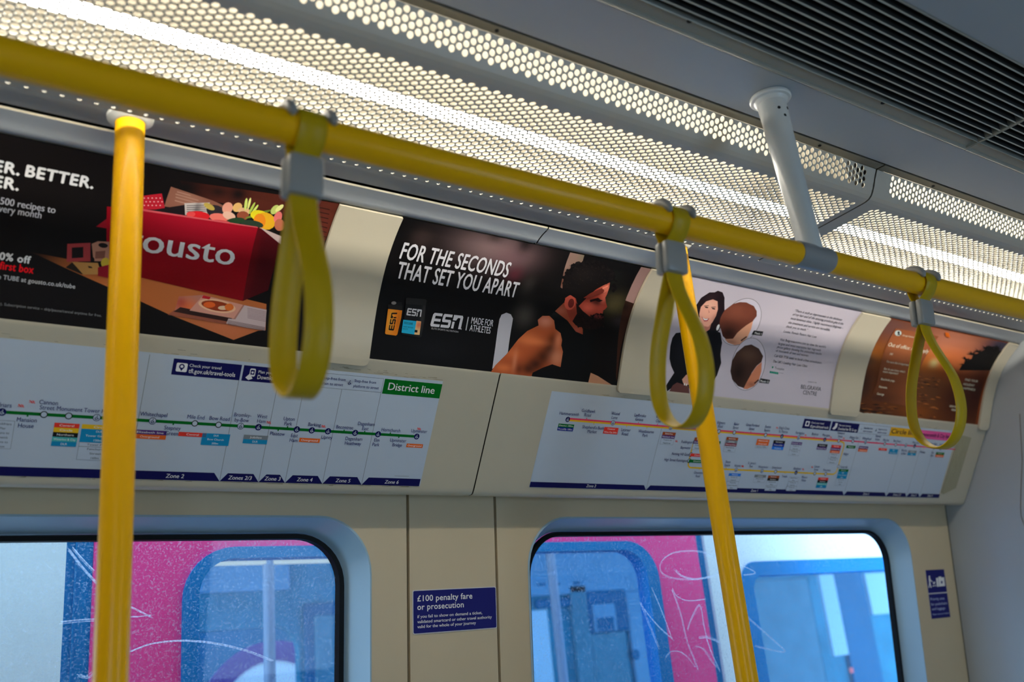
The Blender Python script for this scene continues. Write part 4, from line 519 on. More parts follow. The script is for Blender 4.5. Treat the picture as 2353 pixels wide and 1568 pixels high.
   ('B',),('P',[2157,1370,2152,1393,2139,1413,2120,1426,2097,1430,2073,1426,2054,1413,2041,1393,2036,1370,2041,1347,2054,1327,2073,1314,2097,1310,2120,1314,2139,1327,2152,1347],(14,14,66)),('P',[2120,1382,2118,1392,2112,1401,2104,1406,2094,1408,2084,1406,2076,1401,2070,1392,2068,1382,2070,1372,2076,1364,2084,1359,2094,1357,2104,1359,2112,1364,2118,1372],(150,160,172)),
   ('P',[2116,1378,2114,1385,2110,1391,2105,1394,2098,1396,2091,1394,2085,1391,2081,1385,2080,1378,2081,1371,2085,1365,2091,1361,2098,1360,2105,1361,2110,1365,2114,1371],(14,14,66)),('P',[2094,1353,2104,1353,2104,1381,2094,1381],(150,160,172)),
   ('P',[2111,1341,2109,1347,2102,1350,2096,1347,2093,1341,2096,1335,2102,1332,2109,1335],(150,160,172)),('P',[2099,1376,2122,1376,2131,1398,2120,1398,2113,1385,2099,1385],(150,160,172)),('P',[2439,1370,2463,1370,2463,1420,2439,1420],(0,84,24)),
   ('B',),('P',[2732,1370,2728,1391,2716,1410,2698,1422,2676,1426,2655,1422,2637,1410,2624,1391,2620,1370,2624,1349,2637,1330,2655,1318,2676,1314,2698,1318,2716,1330,2728,1349],(20,20,22)),('P',[2718,1370,2714,1386,2705,1399,2692,1408,2676,1411,2660,1408,2647,1399,2638,1386,2635,1370,2638,1354,2647,1341,2660,1332,2676,1329,2692,1332,2705,1341,2714,1354],(150,160,172)),
   ('B',),('P',[3088,1370,3084,1391,3072,1410,3053,1422,3032,1426,3011,1422,2992,1410,2980,1391,2976,1370,2980,1349,2992,1330,3011,1318,3032,1314,3053,1318,3072,1330,3084,1349],(20,20,22)),('P',[3073,1370,3070,1386,3061,1399,3048,1408,3032,1411,3016,1408,3003,1399,2994,1386,2991,1370,2994,1354,3003,1341,3016,1332,3032,1329,3048,1332,3061,1341,3070,1354],(150,160,172)),
   ('B',),('P',[3507,1370,3502,1393,3489,1413,3469,1426,3446,1430,3423,1426,3403,1413,3390,1393,3386,1370,3390,1347,3403,1327,3423,1314,3446,1310,3469,1314,3489,1327,3502,1347],(14,14,66)),('P',[3496,1370,3493,1389,3482,1406,3465,1417,3446,1420,3427,1417,3410,1406,3399,1389,3396,1370,3399,1351,3410,1334,3427,1323,3446,1320,3465,1323,3482,1334,3493,1351],(150,160,172)),
   ('P',[3469,1382,3467,1392,3461,1401,3453,1406,3443,1408,3433,1406,3425,1401,3419,1392,3417,1382,3419,1372,3425,1364,3433,1359,3443,1357,3453,1359,3461,1364,3467,1372],(14,14,66)),('P',[3465,1378,3464,1385,3460,1391,3454,1394,3447,1396,3440,1394,3434,1391,3431,1385,3429,1378,3431,1371,3434,1365,3440,1361,3447,1360,3454,1361,3460,1365,3464,1371],(150,160,172)),
   ('P',[3443,1353,3454,1353,3454,1381,3443,1381],(14,14,66)),('P',[3461,1341,3458,1347,3452,1350,3445,1347,3443,1341,3445,1335,3452,1332,3458,1335],(14,14,66)),('P',[3449,1376,3471,1376,3481,1398,3470,1398,3463,1385,3449,1385],(14,14,66)),
   ('P',[3837,1370,3861,1370,3861,1420,3837,1420],(0,84,24)),('B',),('P',[4372,1370,4367,1393,4354,1413,4335,1426,4311,1430,4288,1426,4269,1413,4256,1393,4251,1370,4256,1347,4269,1327,4288,1314,4311,1310,4335,1314,4354,1327,4367,1347],(14,14,66)),
   ('P',[4362,1370,4358,1389,4347,1406,4331,1417,4311,1420,4292,1417,4276,1406,4265,1389,4261,1370,4265,1351,4276,1334,4292,1323,4311,1320,4331,1323,4347,1334,4358,1351],(150,160,172)),('P',[4334,1382,4332,1392,4327,1401,4319,1406,4309,1408,4299,1406,4290,1401,4285,1392,4283,1382,4285,1372,4290,1364,4299,1359,4309,1357,4319,1359,4327,1364,4332,1372],(14,14,66)),
   ('P',[4331,1378,4329,1385,4325,1391,4319,1394,4313,1396,4306,1394,4300,1391,4296,1385,4295,1378,4296,1371,4300,1365,4306,1361,4313,1360,4319,1361,4325,1365,4329,1371],(150,160,172)),('P',[4309,1353,4319,1353,4319,1381,4309,1381],(14,14,66)),
   ('P',[4326,1341,4323,1347,4317,1350,4311,1347,4308,1341,4311,1335,4317,1332,4323,1335],(14,14,66)),('P',[4314,1376,4337,1376,4346,1398,4335,1398,4328,1385,4314,1385],(14,14,66)),('P',[4640,1370,4664,1370,4664,1420,4640,1420],(0,84,24)),
   ('B',),('P',[5060,1370,5056,1391,5044,1410,5026,1422,5004,1426,4983,1422,4965,1410,4952,1391,4948,1370,4952,1349,4965,1330,4983,1318,5004,1314,5026,1318,5044,1330,5056,1349],(20,20,22)),('P',[5046,1370,5042,1386,5033,1399,5020,1408,5004,1411,4988,1408,4975,1399,4966,1386,4963,1370,4966,1354,4975,1341,4988,1332,5004,1329,5020,1332,5033,1341,5042,1354],(150,160,172)),
   ('B',),('P',[5464,1370,5460,1391,5448,1410,5430,1422,5408,1426,5387,1422,5369,1410,5357,1391,5352,1370,5357,1349,5369,1330,5387,1318,5408,1314,5430,1318,5448,1330,5460,1349],(20,20,22)),('P',[5450,1370,5447,1386,5438,1399,5424,1408,5408,1411,5392,1408,5379,1399,5370,1386,5367,1370,5370,1354,5379,1341,5392,1332,5408,1329,5424,1332,5438,1341,5447,1354],(150,160,172)),
   ('B',),('P',[5856,1370,5852,1393,5839,1413,5819,1426,5796,1430,5773,1426,5753,1413,5740,1393,5735,1370,5740,1347,5753,1327,5773,1314,5796,1310,5819,1314,5839,1327,5852,1347],(14,14,66)),('P',[5846,1370,5843,1389,5832,1406,5815,1417,5796,1420,5777,1417,5760,1406,5749,1389,5746,1370,5749,1351,5760,1334,5777,1323,5796,1320,5815,1323,5832,1334,5843,1351],(150,160,172)),
   ('P',[5819,1382,5817,1392,5811,1401,5803,1406,5793,1408,5783,1406,5775,1401,5769,1392,5767,1382,5769,1372,5775,1364,5783,1359,5793,1357,5803,1359,5811,1364,5817,1372],(14,14,66)),('P',[5815,1378,5814,1385,5810,1391,5804,1394,5797,1396,5790,1394,5784,1391,5781,1385,5779,1378,5781,1371,5784,1365,5790,1361,5797,1360,5804,1361,5810,1365,5814,1371],(150,160,172)),
   ('P',[5793,1353,5804,1353,5804,1381,5793,1381],(14,14,66)),('P',[5811,1341,5808,1347,5802,1350,5795,1347,5793,1341,5795,1335,5802,1332,5808,1335],(14,14,66)),('P',[5799,1376,5821,1376,5831,1398,5819,1398,5813,1385,5799,1385],(14,14,66)),
   ('B',),('P',[6176,1370,6171,1393,6158,1413,6138,1426,6115,1430,6092,1426,6072,1413,6059,1393,6055,1370,6059,1347,6072,1327,6092,1314,6115,1310,6138,1314,6158,1327,6171,1347],(14,14,66)),('P',[6138,1382,6136,1392,6131,1401,6122,1406,6112,1408,6103,1406,6094,1401,6089,1392,6087,1382,6089,1372,6094,1364,6103,1359,6112,1357,6122,1359,6131,1364,6136,1372],(150,160,172)),
   ('P',[6134,1378,6133,1385,6129,1391,6123,1394,6116,1396,6109,1394,6104,1391,6100,1385,6098,1378,6100,1371,6104,1365,6109,1361,6116,1360,6123,1361,6129,1365,6133,1371],(14,14,66)),('P',[6112,1353,6123,1353,6123,1381,6112,1381],(150,160,172)),
   ('P',[6130,1341,6127,1347,6121,1350,6114,1347,6112,1341,6114,1335,6121,1332,6127,1335],(150,160,172)),('P',[6118,1376,6140,1376,6150,1398,6139,1398,6132,1385,6118,1385],(150,160,172)),('P',[6473,1370,6497,1370,6497,1420,6473,1420],(0,84,24)),
   ('P',[6634,1320,6658,1320,6658,1370,6634,1370],(0,84,24)),('B',),('P',[6889,1370,6884,1393,6871,1413,6851,1426,6828,1430,6805,1426,6785,1413,6772,1393,6768,1370,6772,1347,6785,1327,6805,1314,6828,1310,6851,1314,6871,1327,6884,1347],(14,14,66)),
   ('P',[6851,1382,6849,1392,6844,1401,6835,1406,6825,1408,6816,1406,6807,1401,6802,1392,6800,1382,6802,1372,6807,1364,6816,1359,6825,1357,6835,1359,6844,1364,6849,1372],(150,160,172)),('P',[6847,1378,6846,1385,6842,1391,6836,1394,6829,1396,6822,1394,6817,1391,6813,1385,6811,1378,6813,1371,6817,1365,6822,1361,6829,1360,6836,1361,6842,1365,6846,1371],(14,14,66)),
   ('P',[6825,1353,6836,1353,6836,1381,6825,1381],(150,160,172)),('P',[6843,1341,6840,1347,6834,1350,6827,1347,6825,1341,6827,1335,6834,1332,6840,1335],(150,160,172)),('P',[6831,1376,6853,1376,6863,1398,6852,1398,6845,1385,6831,1385],(150,160,172)),
   ('B',),('P',[7178,1370,7173,1393,7160,1413,7140,1426,7117,1430,7094,1426,7075,1413,7061,1393,7057,1370,7061,1347,7075,1327,7094,1314,7117,1310,7140,1314,7160,1327,7173,1347],(14,14,66)),('P',[7140,1382,7138,1392,7133,1401,7124,1406,7114,1408,7105,1406,7096,1401,7091,1392,7089,1382,7091,1372,7096,1364,7105,1359,7114,1357,7124,1359,7133,1364,7138,1372],(150,160,172)),
   ('P',[7136,1378,7135,1385,7131,1391,7125,1394,7118,1396,7112,1394,7106,1391,7102,1385,7100,1378,7102,1371,7106,1365,7112,1361,7118,1360,7125,1361,7131,1365,7135,1371],(14,14,66)),('P',[7114,1353,7125,1353,7125,1381,7114,1381],(150,160,172)),
   ('P',[7132,1341,7129,1347,7123,1350,7117,1347,7114,1341,7117,1335,7123,1332,7129,1335],(150,160,172)),('P',[7120,1376,7142,1376,7152,1398,7141,1398,7134,1385,7120,1385],(150,160,172)),('B',),('P',[7496,1370,7492,1393,7479,1413,7459,1426,7436,1430,7413,1426,7393,1413,7380,1393,7375,1370,7380,1347,7393,1327,7413,1314,7436,1310,7459,1314,7479,1327,7492,1347],(14,14,66)),
   ('P',[7459,1382,7457,1392,7451,1401,7443,1406,7433,1408,7423,1406,7415,1401,7409,1392,7407,1382,7409,1372,7415,1364,7423,1359,7433,1357,7443,1359,7451,1364,7457,1372],(150,160,172)),('P',[7455,1378,7454,1385,7450,1391,7444,1394,7437,1396,7430,1394,7424,1391,7420,1385,7419,1378,7420,1371,7424,1365,7430,1361,7437,1360,7444,1361,7450,1365,7454,1371],(14,14,66)),
   ('P',[7433,1353,7444,1353,7444,1381,7433,1381],(150,160,172)),('P',[7450,1341,7448,1347,7442,1350,7435,1347,7433,1341,7435,1335,7442,1332,7448,1335],(150,160,172)),('P',[7439,1376,7461,1376,7471,1398,7459,1398,7453,1385,7439,1385],(150,160,172)),
   ('P',[7738,1320,7762,1320,7762,1370,7738,1370],(0,84,24)),('B',),('P',[8042,1370,8038,1393,8025,1413,8005,1426,7982,1430,7959,1426,7939,1413,7926,1393,7921,1370,7926,1347,7939,1327,7959,1314,7982,1310,8005,1314,8025,1327,8038,1347],(14,14,66)),
   ('P',[8005,1382,8003,1392,7997,1401,7989,1406,7979,1408,7969,1406,7961,1401,7955,1392,7953,1382,7955,1372,7961,1364,7969,1359,7979,1357,7989,1359,7997,1364,8003,1372],(150,160,172)),('P',[8001,1378,8000,1385,7996,1391,7990,1394,7983,1396,7976,1394,7970,1391,7966,1385,7965,1378,7966,1371,7970,1365,7976,1361,7983,1360,7990,1361,7996,1365,8000,1371],(14,14,66)),
   ('P',[7979,1353,7990,1353,7990,1381,7979,1381],(150,160,172)),('P',[7996,1341,7994,1347,7987,1350,7981,1347,7978,1341,7981,1335,7987,1332,7994,1335],(150,160,172)),('P',[7985,1376,8007,1376,8017,1398,8005,1398,7999,1385,7985,1385],(150,160,172)),
   ('P',[8160,1320,8184,1320,8184,1370,8160,1370],(0,84,24)),('B',),('P',[8521,1370,8516,1393,8503,1413,8483,1426,8460,1430,8437,1426,8417,1413,8404,1393,8400,1370,8404,1347,8417,1327,8437,1314,8460,1310,8483,1314,8503,1327,8516,1347],(14,14,66)),
   ('P',[8483,1382,8481,1392,8475,1401,8467,1406,8457,1408,8447,1406,8439,1401,8433,1392,8431,1382,8433,1372,8439,1364,8447,1359,8457,1357,8467,1359,8475,1364,8481,1372],(150,160,172)),('P',[8479,1378,8478,1385,8474,1391,8468,1394,8461,1396,8454,1394,8448,1391,8445,1385,8443,1378,8445,1371,8448,1365,8454,1361,8461,1360,8468,1361,8474,1365,8478,1371],(14,14,66)),
   ('P',[8457,1353,8468,1353,8468,1381,8457,1381],(150,160,172)),('P',[8475,1341,8472,1347,8466,1350,8459,1347,8457,1341,8459,1335,8466,1332,8472,1335],(150,160,172)),('P',[8463,1376,8485,1376,8495,1398,8484,1398,8477,1385,8463,1385],(150,160,172)),
   ('P',[8701,1320,8725,1320,8725,1370,8701,1370],(0,84,24)),('P',[8902,1370,8926,1370,8926,1420,8902,1420],(0,84,24)),('B',),('P',[9360,1370,9355,1393,9342,1413,9323,1426,9299,1430,9276,1426,9257,1413,9244,1393,9239,1370,9244,1347,9257,1327,9276,1314,9299,1310,9323,1314,9342,1327,9355,1347],(14,14,66)),
   ('P',[9322,1382,9320,1392,9315,1401,9307,1406,9297,1408,9287,1406,9278,1401,9273,1392,9271,1382,9273,1372,9278,1364,9287,1359,9297,1357,9307,1359,9315,1364,9320,1372],(150,160,172)),('P',[9318,1378,9317,1385,9313,1391,9307,1394,9301,1396,9294,1394,9288,1391,9284,1385,9283,1378,9284,1371,9288,1365,9294,1361,9301,1360,9307,1361,9313,1365,9317,1371],(14,14,66)),
   ('P',[9297,1353,9307,1353,9307,1381,9297,1381],(150,160,172)),('P',[9314,1341,9311,1347,9305,1350,9299,1347,9296,1341,9299,1335,9305,1332,9311,1335],(150,160,172)),('P',[9302,1376,9325,1376,9334,1398,9323,1398,9316,1385,9302,1385],(150,160,172)),
  ],
  'interchange_box': [
   ('P',[1780,1500,2292,1500,2292,1950,1780,1950],(90,96,106)),('P',[1785,1505,2287,1505,2287,1945,1785,1945],(150,160,172)),('L','Blackfriars',214.2,157.0,3.6,(40,42,70),0.006,0,'C',None,1.0),('L','Pier',214.2,164.2,3.6,(40,42,70),0.006,0,'C',None,1.0),
   ('L','Trains to',214.2,171.4,3.6,(40,42,70),0.006,0,'C',None,1.0),('L','Gatwick',214.2,178.6,3.6,(40,42,70),0.006,0,'C',None,1.0),('L','Trains to',214.2,185.8,3.6,(40,42,70),0.006,0,'C',None,1.0),('L','Luton',214.2,193.0,3.6,(40,42,70),0.006,0,'C',None,1.0),
   ('B',),('P',[2846,1490,3212,1490,3212,1566,2846,1566],(206,46,36)),('L','Central',302.9,154.5,3.344,(200,206,212),0.008,0,'C',21.28,1),('P',[2846,1566,3212,1566,3212,1642,2846,1642],(208,150,24)),('L','Circle',302.9,162.1,3.344,(200,206,212),0.008,0,'C',18.24,1),
   ('P',[2846,1642,3212,1642,3212,1718,2846,1718],(20,20,22)),('L','Northern',302.9,169.7,3.344,(200,206,212),0.008,0,'C',24.32,1),('P',[2846,1718,3212,1718,3212,1794,2846,1794],(56,140,140)),('L','Waterloo & City',302.9,177.3,3.344,(200,206,212),0.008,0,'C',32.1981878119546,1),
   ('P',[2846,1794,3212,1794,3212,1870,2846,1870],(14,110,150)),('L','DLR',302.9,184.9,3.344,(200,206,212),0.008,0,'C',9.12,1),('B',),('P',[3248,1490,3788,1490,3788,1564,3248,1564],(208,150,24)),('L','Circle',351.8,154.3,3.2560000000000002,(200,206,212),0.008,0,'C',17.76,1),
   ('P',[3248,1564,3788,1564,3788,1786,3248,1786],(14,110,150)),('L','DLR',351.8,161.7,3.2560000000000002,(200,206,212),0.008,0,'C',8.88,1),('L','Tower Gateway',351.8,169.1,3.2560000000000002,(200,206,212),0.008,0,'C',38.480000000000004,1),
   ('L','150m',351.8,176.5,3.2560000000000002,(200,206,212),0.008,0,'C',11.840000000000002,1),('P',[3248,1786,3788,1786,3788,1860,3248,1860],(90,96,106)),('P',[3252,1790,3784,1790,3784,1856,3252,1856],(150,160,172)),('L','Tower Pier',351.8,183.9,3.2560000000000002,(40,42,60),0.008,0,'C',29.6,1),
   ('P',[3248,1860,3788,1860,3788,2082,3248,2082],(90,96,106)),('P',[3252,1864,3784,1864,3784,2078,3252,2078],(150,160,172)),('L','Fenchurch',351.8,191.3,3.2560000000000002,(40,42,60),0.008,0,'C',26.640000000000004,1),('L','Street',351.8,198.7,3.2560000000000002,(40,42,60),0.008,0,'C',17.76,1),
   ('L','160m',351.8,206.1,3.2560000000000002,(40,42,60),0.008,0,'C',11.840000000000002,1),('B',),('P',[4050,1530,4570,1530,4570,1606,4050,1606],(64,36,96)),('L','Elizabeth line',431.0,158.5,3.344,(200,206,212),0.008,0,'C',42.56,1),
   ('P',[4050,1606,4570,1606,4570,1682,4050,1682],(214,84,30)),('L','Overground',431.0,166.1,3.344,(200,206,212),0.008,0,'C',30.400000000000002,1),('B',),('P',[4766,1530,5236,1530,5236,1604,4766,1604],(206,46,36)),('L','Central',500.1,158.3,3.2560000000000002,(200,206,212),0.008,0,'C',20.720000000000002,1),
   ('B',),('P',[5165,1530,5645,1530,5645,1740,5165,1740],(14,110,150)),('L','DLR',540.5,158.0,3.0800000000000005,(200,206,212),0.008,0,'C',8.4,1),('L','Bow Church',540.5,165.0,3.0800000000000005,(200,206,212),0.008,0,'C',28.0,1),
   ('L','200m',540.5,172.0,3.0800000000000005,(200,206,212),0.008,0,'C',11.200000000000001,1),('B',),('P',[5884,1520,6324,1520,6324,1598,5884,1598],(100,106,112)),('L','Jubilee',610.4,157.6,3.4320000000000004,(200,206,212),0.008,0,'C',21.840000000000003,1),
   ('P',[5884,1598,6324,1598,6324,1676,5884,1676],(14,110,150)),('L','DLR',610.4,165.4,3.4320000000000004,(200,206,212),0.008,0,'C',9.36,1),('B',),('P',[6913,1520,7313,1520,7313,1600,6913,1600],(214,84,30)),('L','Overground',711.3,157.8,3.5200000000000005,(200,206,212),0.008,0,'C',32.0,1),
   ('B',),('P',[9115,1520,9480,1520,9480,1596,9115,1596],(214,84,30)),('L','Overground',929.8,157.5,3.344,(200,206,212),0.008,0,'C',30.400000000000002,1),('P',[2297,1240,2377,1240,2377,1247,2297,1247],(206,46,36)),('P',[2297,1261,2377,1261,2377,1268,2297,1268],(206,46,36)),
   ('P',[2310,1226,2356,1274,2342,1274,2297,1226],(206,46,36)),('P',[2377,1279,2337,1229,2350,1229,2388,1279],(206,46,36)),('P',[2440,1167,2520,1167,2520,1174,2440,1174],(206,46,36)),('P',[2440,1188,2520,1188,2520,1195,2440,1195],(206,46,36)),
   ('P',[2453,1153,2500,1201,2485,1201,2440,1153],(206,46,36)),('P',[2520,1206,2480,1157,2493,1157,2532,1206],(206,46,36)),('P',[6240,1259,6320,1259,6320,1267,6240,1267],(206,46,36)),('P',[6240,1280,6320,1280,6320,1287,6240,1287],(206,46,36)),
   ('P',[6253,1246,6300,1294,6285,1294,6240,1246],(206,46,36)),('P',[6320,1299,6280,1249,6293,1249,6332,1299],(206,46,36)),('P',[7283,1268,7363,1268,7363,1275,7283,1275],(206,46,36)),('P',[7283,1289,7363,1289,7363,1296,7283,1296],(206,46,36)),
   ('P',[7296,1255,7343,1303,7328,1303,7283,1255],(206,46,36)),('P',[7363,1307,7323,1258,7336,1258,7375,1307],(206,46,36)),('P',[9269,1200,9349,1200,9349,1207,9269,1207],(206,46,36)),('P',[9269,1220,9349,1220,9349,1228,9269,1228],(206,46,36)),
   ('P',[9282,1186,9329,1234,9314,1234,9269,1186],(206,46,36)),('P',[9349,1239,9309,1189,9322,1189,9361,1239],(206,46,36)),('P',[9000,2180,9320,2180,9320,2188,9000,2188],(110,114,120)),
  ],
  'station_name': [
   ('B',),('L','Blackfriars',203.7,129.0,6.8,(30,32,84),0.006,0,'C',None,0.86),('B',),('L','Mansion',245.1,150.3,6.8,(30,32,84),0.006,0,'C',None,0.86),('L','House',245.1,159.7,6.8,(30,32,84),0.006,0,'C',None,0.86),('B',),('L','Cannon',271.6,120.5,6.8,(30,32,84),0.006,0,'C',None,0.86),
   ('L','Street',270.6,129.0,6.8,(30,32,84),0.006,0,'C',None,0.86),('B',),('L','Monument',303.2,129.0,6.8,(30,32,84),0.006,0,'C',None,0.86),('B',),('L','Tower Hill',342.6,129.0,6.8,(30,32,84),0.006,0,'C',None,0.86),('B',),('L','Aldgate',384.9,150.3,6.8,(30,32,84),0.006,0,'C',None,0.86),
   ('L','East',384.9,159.7,6.8,(30,32,84),0.006,0,'C',None,0.86),('B',),('L','Whitechapel',431.1,129.0,6.8,(30,32,84),0.006,0,'C',None,0.86),('B',),('L','Stepney',465.2,150.3,6.8,(30,32,84),0.006,0,'C',None,0.86),('L','Green',465.2,159.7,6.8,(30,32,84),0.006,0,'C',None,0.86),
   ('B',),('L','Mile End',500.4,129.0,6.8,(30,32,84),0.006,0,'C',None,0.86),('B',),('L','Bow Road',540.8,129.0,6.8,(30,32,84),0.006,0,'C',None,0.86),('B',),('L','Bromley-',579.6,119.9,6.6,(30,32,84),0.006,0,'C',None,0.86),('L','by-Bow',579.6,129.0,6.6,(30,32,84),0.006,0,'C',None,0.86),
   ('B',),('L','West',614.5,119.9,6.6,(30,32,84),0.006,0,'C',None,0.86),('L','Ham',614.5,129.0,6.6,(30,32,84),0.006,0,'C',None,0.86),('B',),('L','Plaistow',648.5,150.1,6.6,(30,32,84),0.006,0,'C',None,0.86),('B',),('L','Upton',664.6,121.4,6.6,(30,32,84),0.006,0,'C',None,0.86),
   ('L','Park',664.6,130.5,6.6,(30,32,84),0.006,0,'C',None,0.86),('B',),('L','East',680.8,151.6,6.6,(30,32,84),0.006,0,'C',None,0.86),('L','Ham',680.8,160.7,6.6,(30,32,84),0.006,0,'C',None,0.86),('B',),('L','Barking',714.7,129.0,6.6,(30,32,84),0.006,0,'C',None,0.86),
   ('B',),('L','Upney',743.6,151.6,6.6,(30,32,84),0.006,0,'C',None,0.86),('B',),('L','Becontree',775.0,130.5,6.6,(30,32,84),0.006,0,'C',None,0.86),('B',),('L','Dagenham',798.2,151.6,6.6,(30,32,84),0.006,0,'C',None,0.86),('L','Heathway',798.2,160.7,6.6,(30,32,84),0.006,0,'C',None,0.86),
   ('B',),('L','Dagenham',817.2,121.4,6.6,(30,32,84),0.006,0,'C',None,0.86),('L','East',817.2,130.5,6.6,(30,32,84),0.006,0,'C',None,0.86),('B',),('L','Elm',846.0,151.6,6.6,(30,32,84),0.006,0,'C',None,0.86),('L','Park',846.0,160.7,6.6,(30,32,84),0.006,0,'C',None,0.86),
   ('B',),('L','Hornchurch',871.3,130.5,6.6,(30,32,84),0.006,0,'C',None,0.86),('B',),('L','Upminster',891.4,150.1,6.6,(30,32,84),0.006,0,'C',None,0.86),('L','Bridge',891.4,159.2,6.6,(30,32,84),0.006,0,'C',None,0.86),('B',),('L','Upminster',932.9,129.0,6.6,(30,32,84),0.006,0,'C',None,0.86),
  ],
  'zone_label': [
   ('B',),('L','Zone 2',483.4,234.5,7,(190,196,206),0.012,0.12,'C',None,1.0),('B',),('L','Zones 2/3',596.2,234.5,7,(190,196,206),0.012,0.12,'C',None,1.0),('B',),('L','Zone 3',655.9,234.5,7,(190,196,206),0.012,0.12,'C',None,1.0),
   ('B',),('L','Zone 4',717.2,234.5,7,(190,196,206),0.012,0.12,'C',None,1.0),('B',),('L','Zone 5',793.8,234.5,7,(190,196,206),0.012,0.12,'C',None,1.0),('B',),('L','Zone 6',896.7,234.5,7,(190,196,206),0.012,0.12,'C',None,1.0),
  ],
  'header_text': [
   ('L','Check your travel',474.2,40.0,5,(196,200,212),0.004,0,'L',None,1.0),('L','tfl.gov.uk/travel-tools',474.2,50.5,7.2,(206,210,220),0.014,0,'L',78.6587925250654,1.0),('L','Plan your journey',592.4,40.0,5,(196,200,212),0.004,0,'L',None,1.0),
   ('L','Download the TfL Go app',592.4,50.5,7.2,(206,210,220),0.014,0,'L',92,1.0),('L','Step-free from',712.0,40.0,5.2,(30,32,84),0.008,0,'L',45.240374987543646,1.0),('L','train to street',712.0,50.0,5.2,(30,32,84),0.008,0,'L',42.23183217343228,1.0),
   ('L','Step-free from',775.0,40.0,5.2,(30,32,84),0.008,0,'L',44,1.0),('L','platform to street',775.0,50.0,5.2,(30,32,84),0.008,0,'L',52,1.0),('L','District line',896.6,49.0,14,(206,216,208),0.012,0,'C',100.63311709974494,1.0),
  ],
 },
 'map2': {
  'route_line': [
   ('P',[12885,752,28273,752,28273,790,12885,790],(196,50,84)),('P',[12885,790,22429,790,22429,828,12885,828],(208,150,24)),('P',[22403,830,22523,860,22534,820,22414,790],(208,150,24)),('P',[22550,840,22543,855,22529,861,22514,855,22508,840,22514,825,22529,819,22543,825],(208,150,24)),
   ('P',[22509,849,22549,939,22588,921,22548,831],(208,150,24)),('P',[22590,930,22583,945,22569,951,22554,945,22548,930,22554,915,22569,909,22583,915],(208,150,24)),('P',[22548,930,22548,1583,22590,1583,22590,930],(208,150,24)),
   ('P',[22590,1583,22583,1598,22569,1604,22554,1598,22548,1583,22554,1568,22569,1562,22583,1568],(208,150,24)),('P',[22548,1578,22518,1688,22559,1699,22589,1589],(208,150,24)),('P',[22560,1693,22553,1708,22539,1714,22524,1708,22518,1693,22524,1678,22539,1672,22553,1678],(208,150,24)),
   ('P',[22528,1675,22438,1725,22459,1762,22549,1712],(208,150,24)),('P',[22470,1743,22463,1758,22449,1764,22434,1758,22428,1743,22434,1728,22449,1722,22463,1728],(208,150,24)),('P',[22449,1722,16927,1722,16927,1764,22449,1764],(208,150,24)),
   ('P',[16948,1743,16942,1758,16927,1764,16912,1758,16906,1743,16912,1728,16927,1722,16942,1728],(208,150,24)),('P',[16938,1725,16868,1685,16847,1721,16917,1761],(208,150,24)),('P',[16878,1703,16872,1718,16857,1724,16842,1718,16836,1703,16842,1688,16857,1682,16872,1688],(208,150,24)),
   ('P',[16877,1696,16847,1616,16807,1631,16837,1711],(208,150,24)),('P',[16848,1623,16842,1638,16827,1644,16812,1638,16806,1623,16812,1608,16827,1602,16842,1608],(208,150,24)),('P',[16848,1623,16848,1110,16806,1110,16806,1623],(208,150,24)),
   ('P',[16848,1110,16842,1125,16827,1131,16812,1125,16806,1110,16812,1095,16827,1089,16842,1095],(208,150,24)),('P',[16847,1118,16887,1018,16848,1002,16808,1102],(208,150,24)),('P',[16888,1010,16882,1025,16867,1031,16852,1025,16846,1010,16852,995,16867,989,16882,995],(208,150,24)),
   ('P',[16880,1027,16960,967,16934,933,16854,993],(208,150,24)),('P',[16968,950,16962,965,16947,971,16932,965,16926,950,16932,935,16947,929,16962,935],(208,150,24)),('P',[16948,971,17428,951,17426,909,16946,929],(208,150,24)),
   ('P',[17448,930,17442,945,17427,951,17412,945,17406,930,17412,915,17427,909,17442,915],(208,150,24)),('P',[17435,949,17627,869,17611,831,17419,911],(208,150,24)),('P',[17640,850,17634,865,17619,871,17604,865,17598,850,17604,835,17619,829,17634,835],(208,150,24)),
  ],
  'station_marker': [
   ('B',),('P',[12945,790,12941,813,12927,833,12908,846,12885,850,12862,846,12842,833,12829,813,12824,790,12829,767,12842,747,12862,734,12885,730,12908,734,12927,747,12941,767],(14,14,66)),('P',[12908,802,12906,812,12900,821,12892,826,12882,828,12872,826,12864,821,12858,812,12856,802,12858,792,12864,784,12872,779,12882,777,12892,779,12900,784,12906,792],(150,160,172)),
   ('P',[12904,798,12902,805,12899,811,12893,814,12886,816,12879,814,12873,811,12869,805,12868,798,12869,791,12873,785,12879,781,12886,780,12893,781,12899,785,12902,791],(14,14,66)),('P',[12882,773,12893,773,12893,801,12882,801],(150,160,172)),
   ('P',[12899,761,12897,767,12890,770,12884,767,12881,761,12884,755,12890,752,12897,755],(150,160,172)),('P',[12888,796,12910,796,12919,818,12908,818,12902,805,12888,805],(150,160,172)),('P',[13387,720,13407,720,13407,790,13387,790],(196,50,84)),
   ('P',[13624,790,13644,790,13644,860,13624,860],(208,150,24)),('B',),('P',[14235,790,14230,813,14217,833,14197,846,14174,850,14151,846,14131,833,14118,813,14114,790,14118,767,14131,747,14151,734,14174,730,14197,734,14217,747,14230,767],(14,14,66)),
   ('P',[14224,790,14221,809,14210,826,14193,837,14174,840,14155,837,14138,826,14127,809,14124,790,14127,771,14138,754,14155,743,14174,740,14193,743,14210,754,14221,771],(150,160,172)),('P',[14197,802,14195,812,14189,821,14181,826,14171,828,14161,826,14153,821,14147,812,14145,802,14147,792,14153,784,14161,779,14171,777,14181,779,14189,784,14195,792],(14,14,66)),
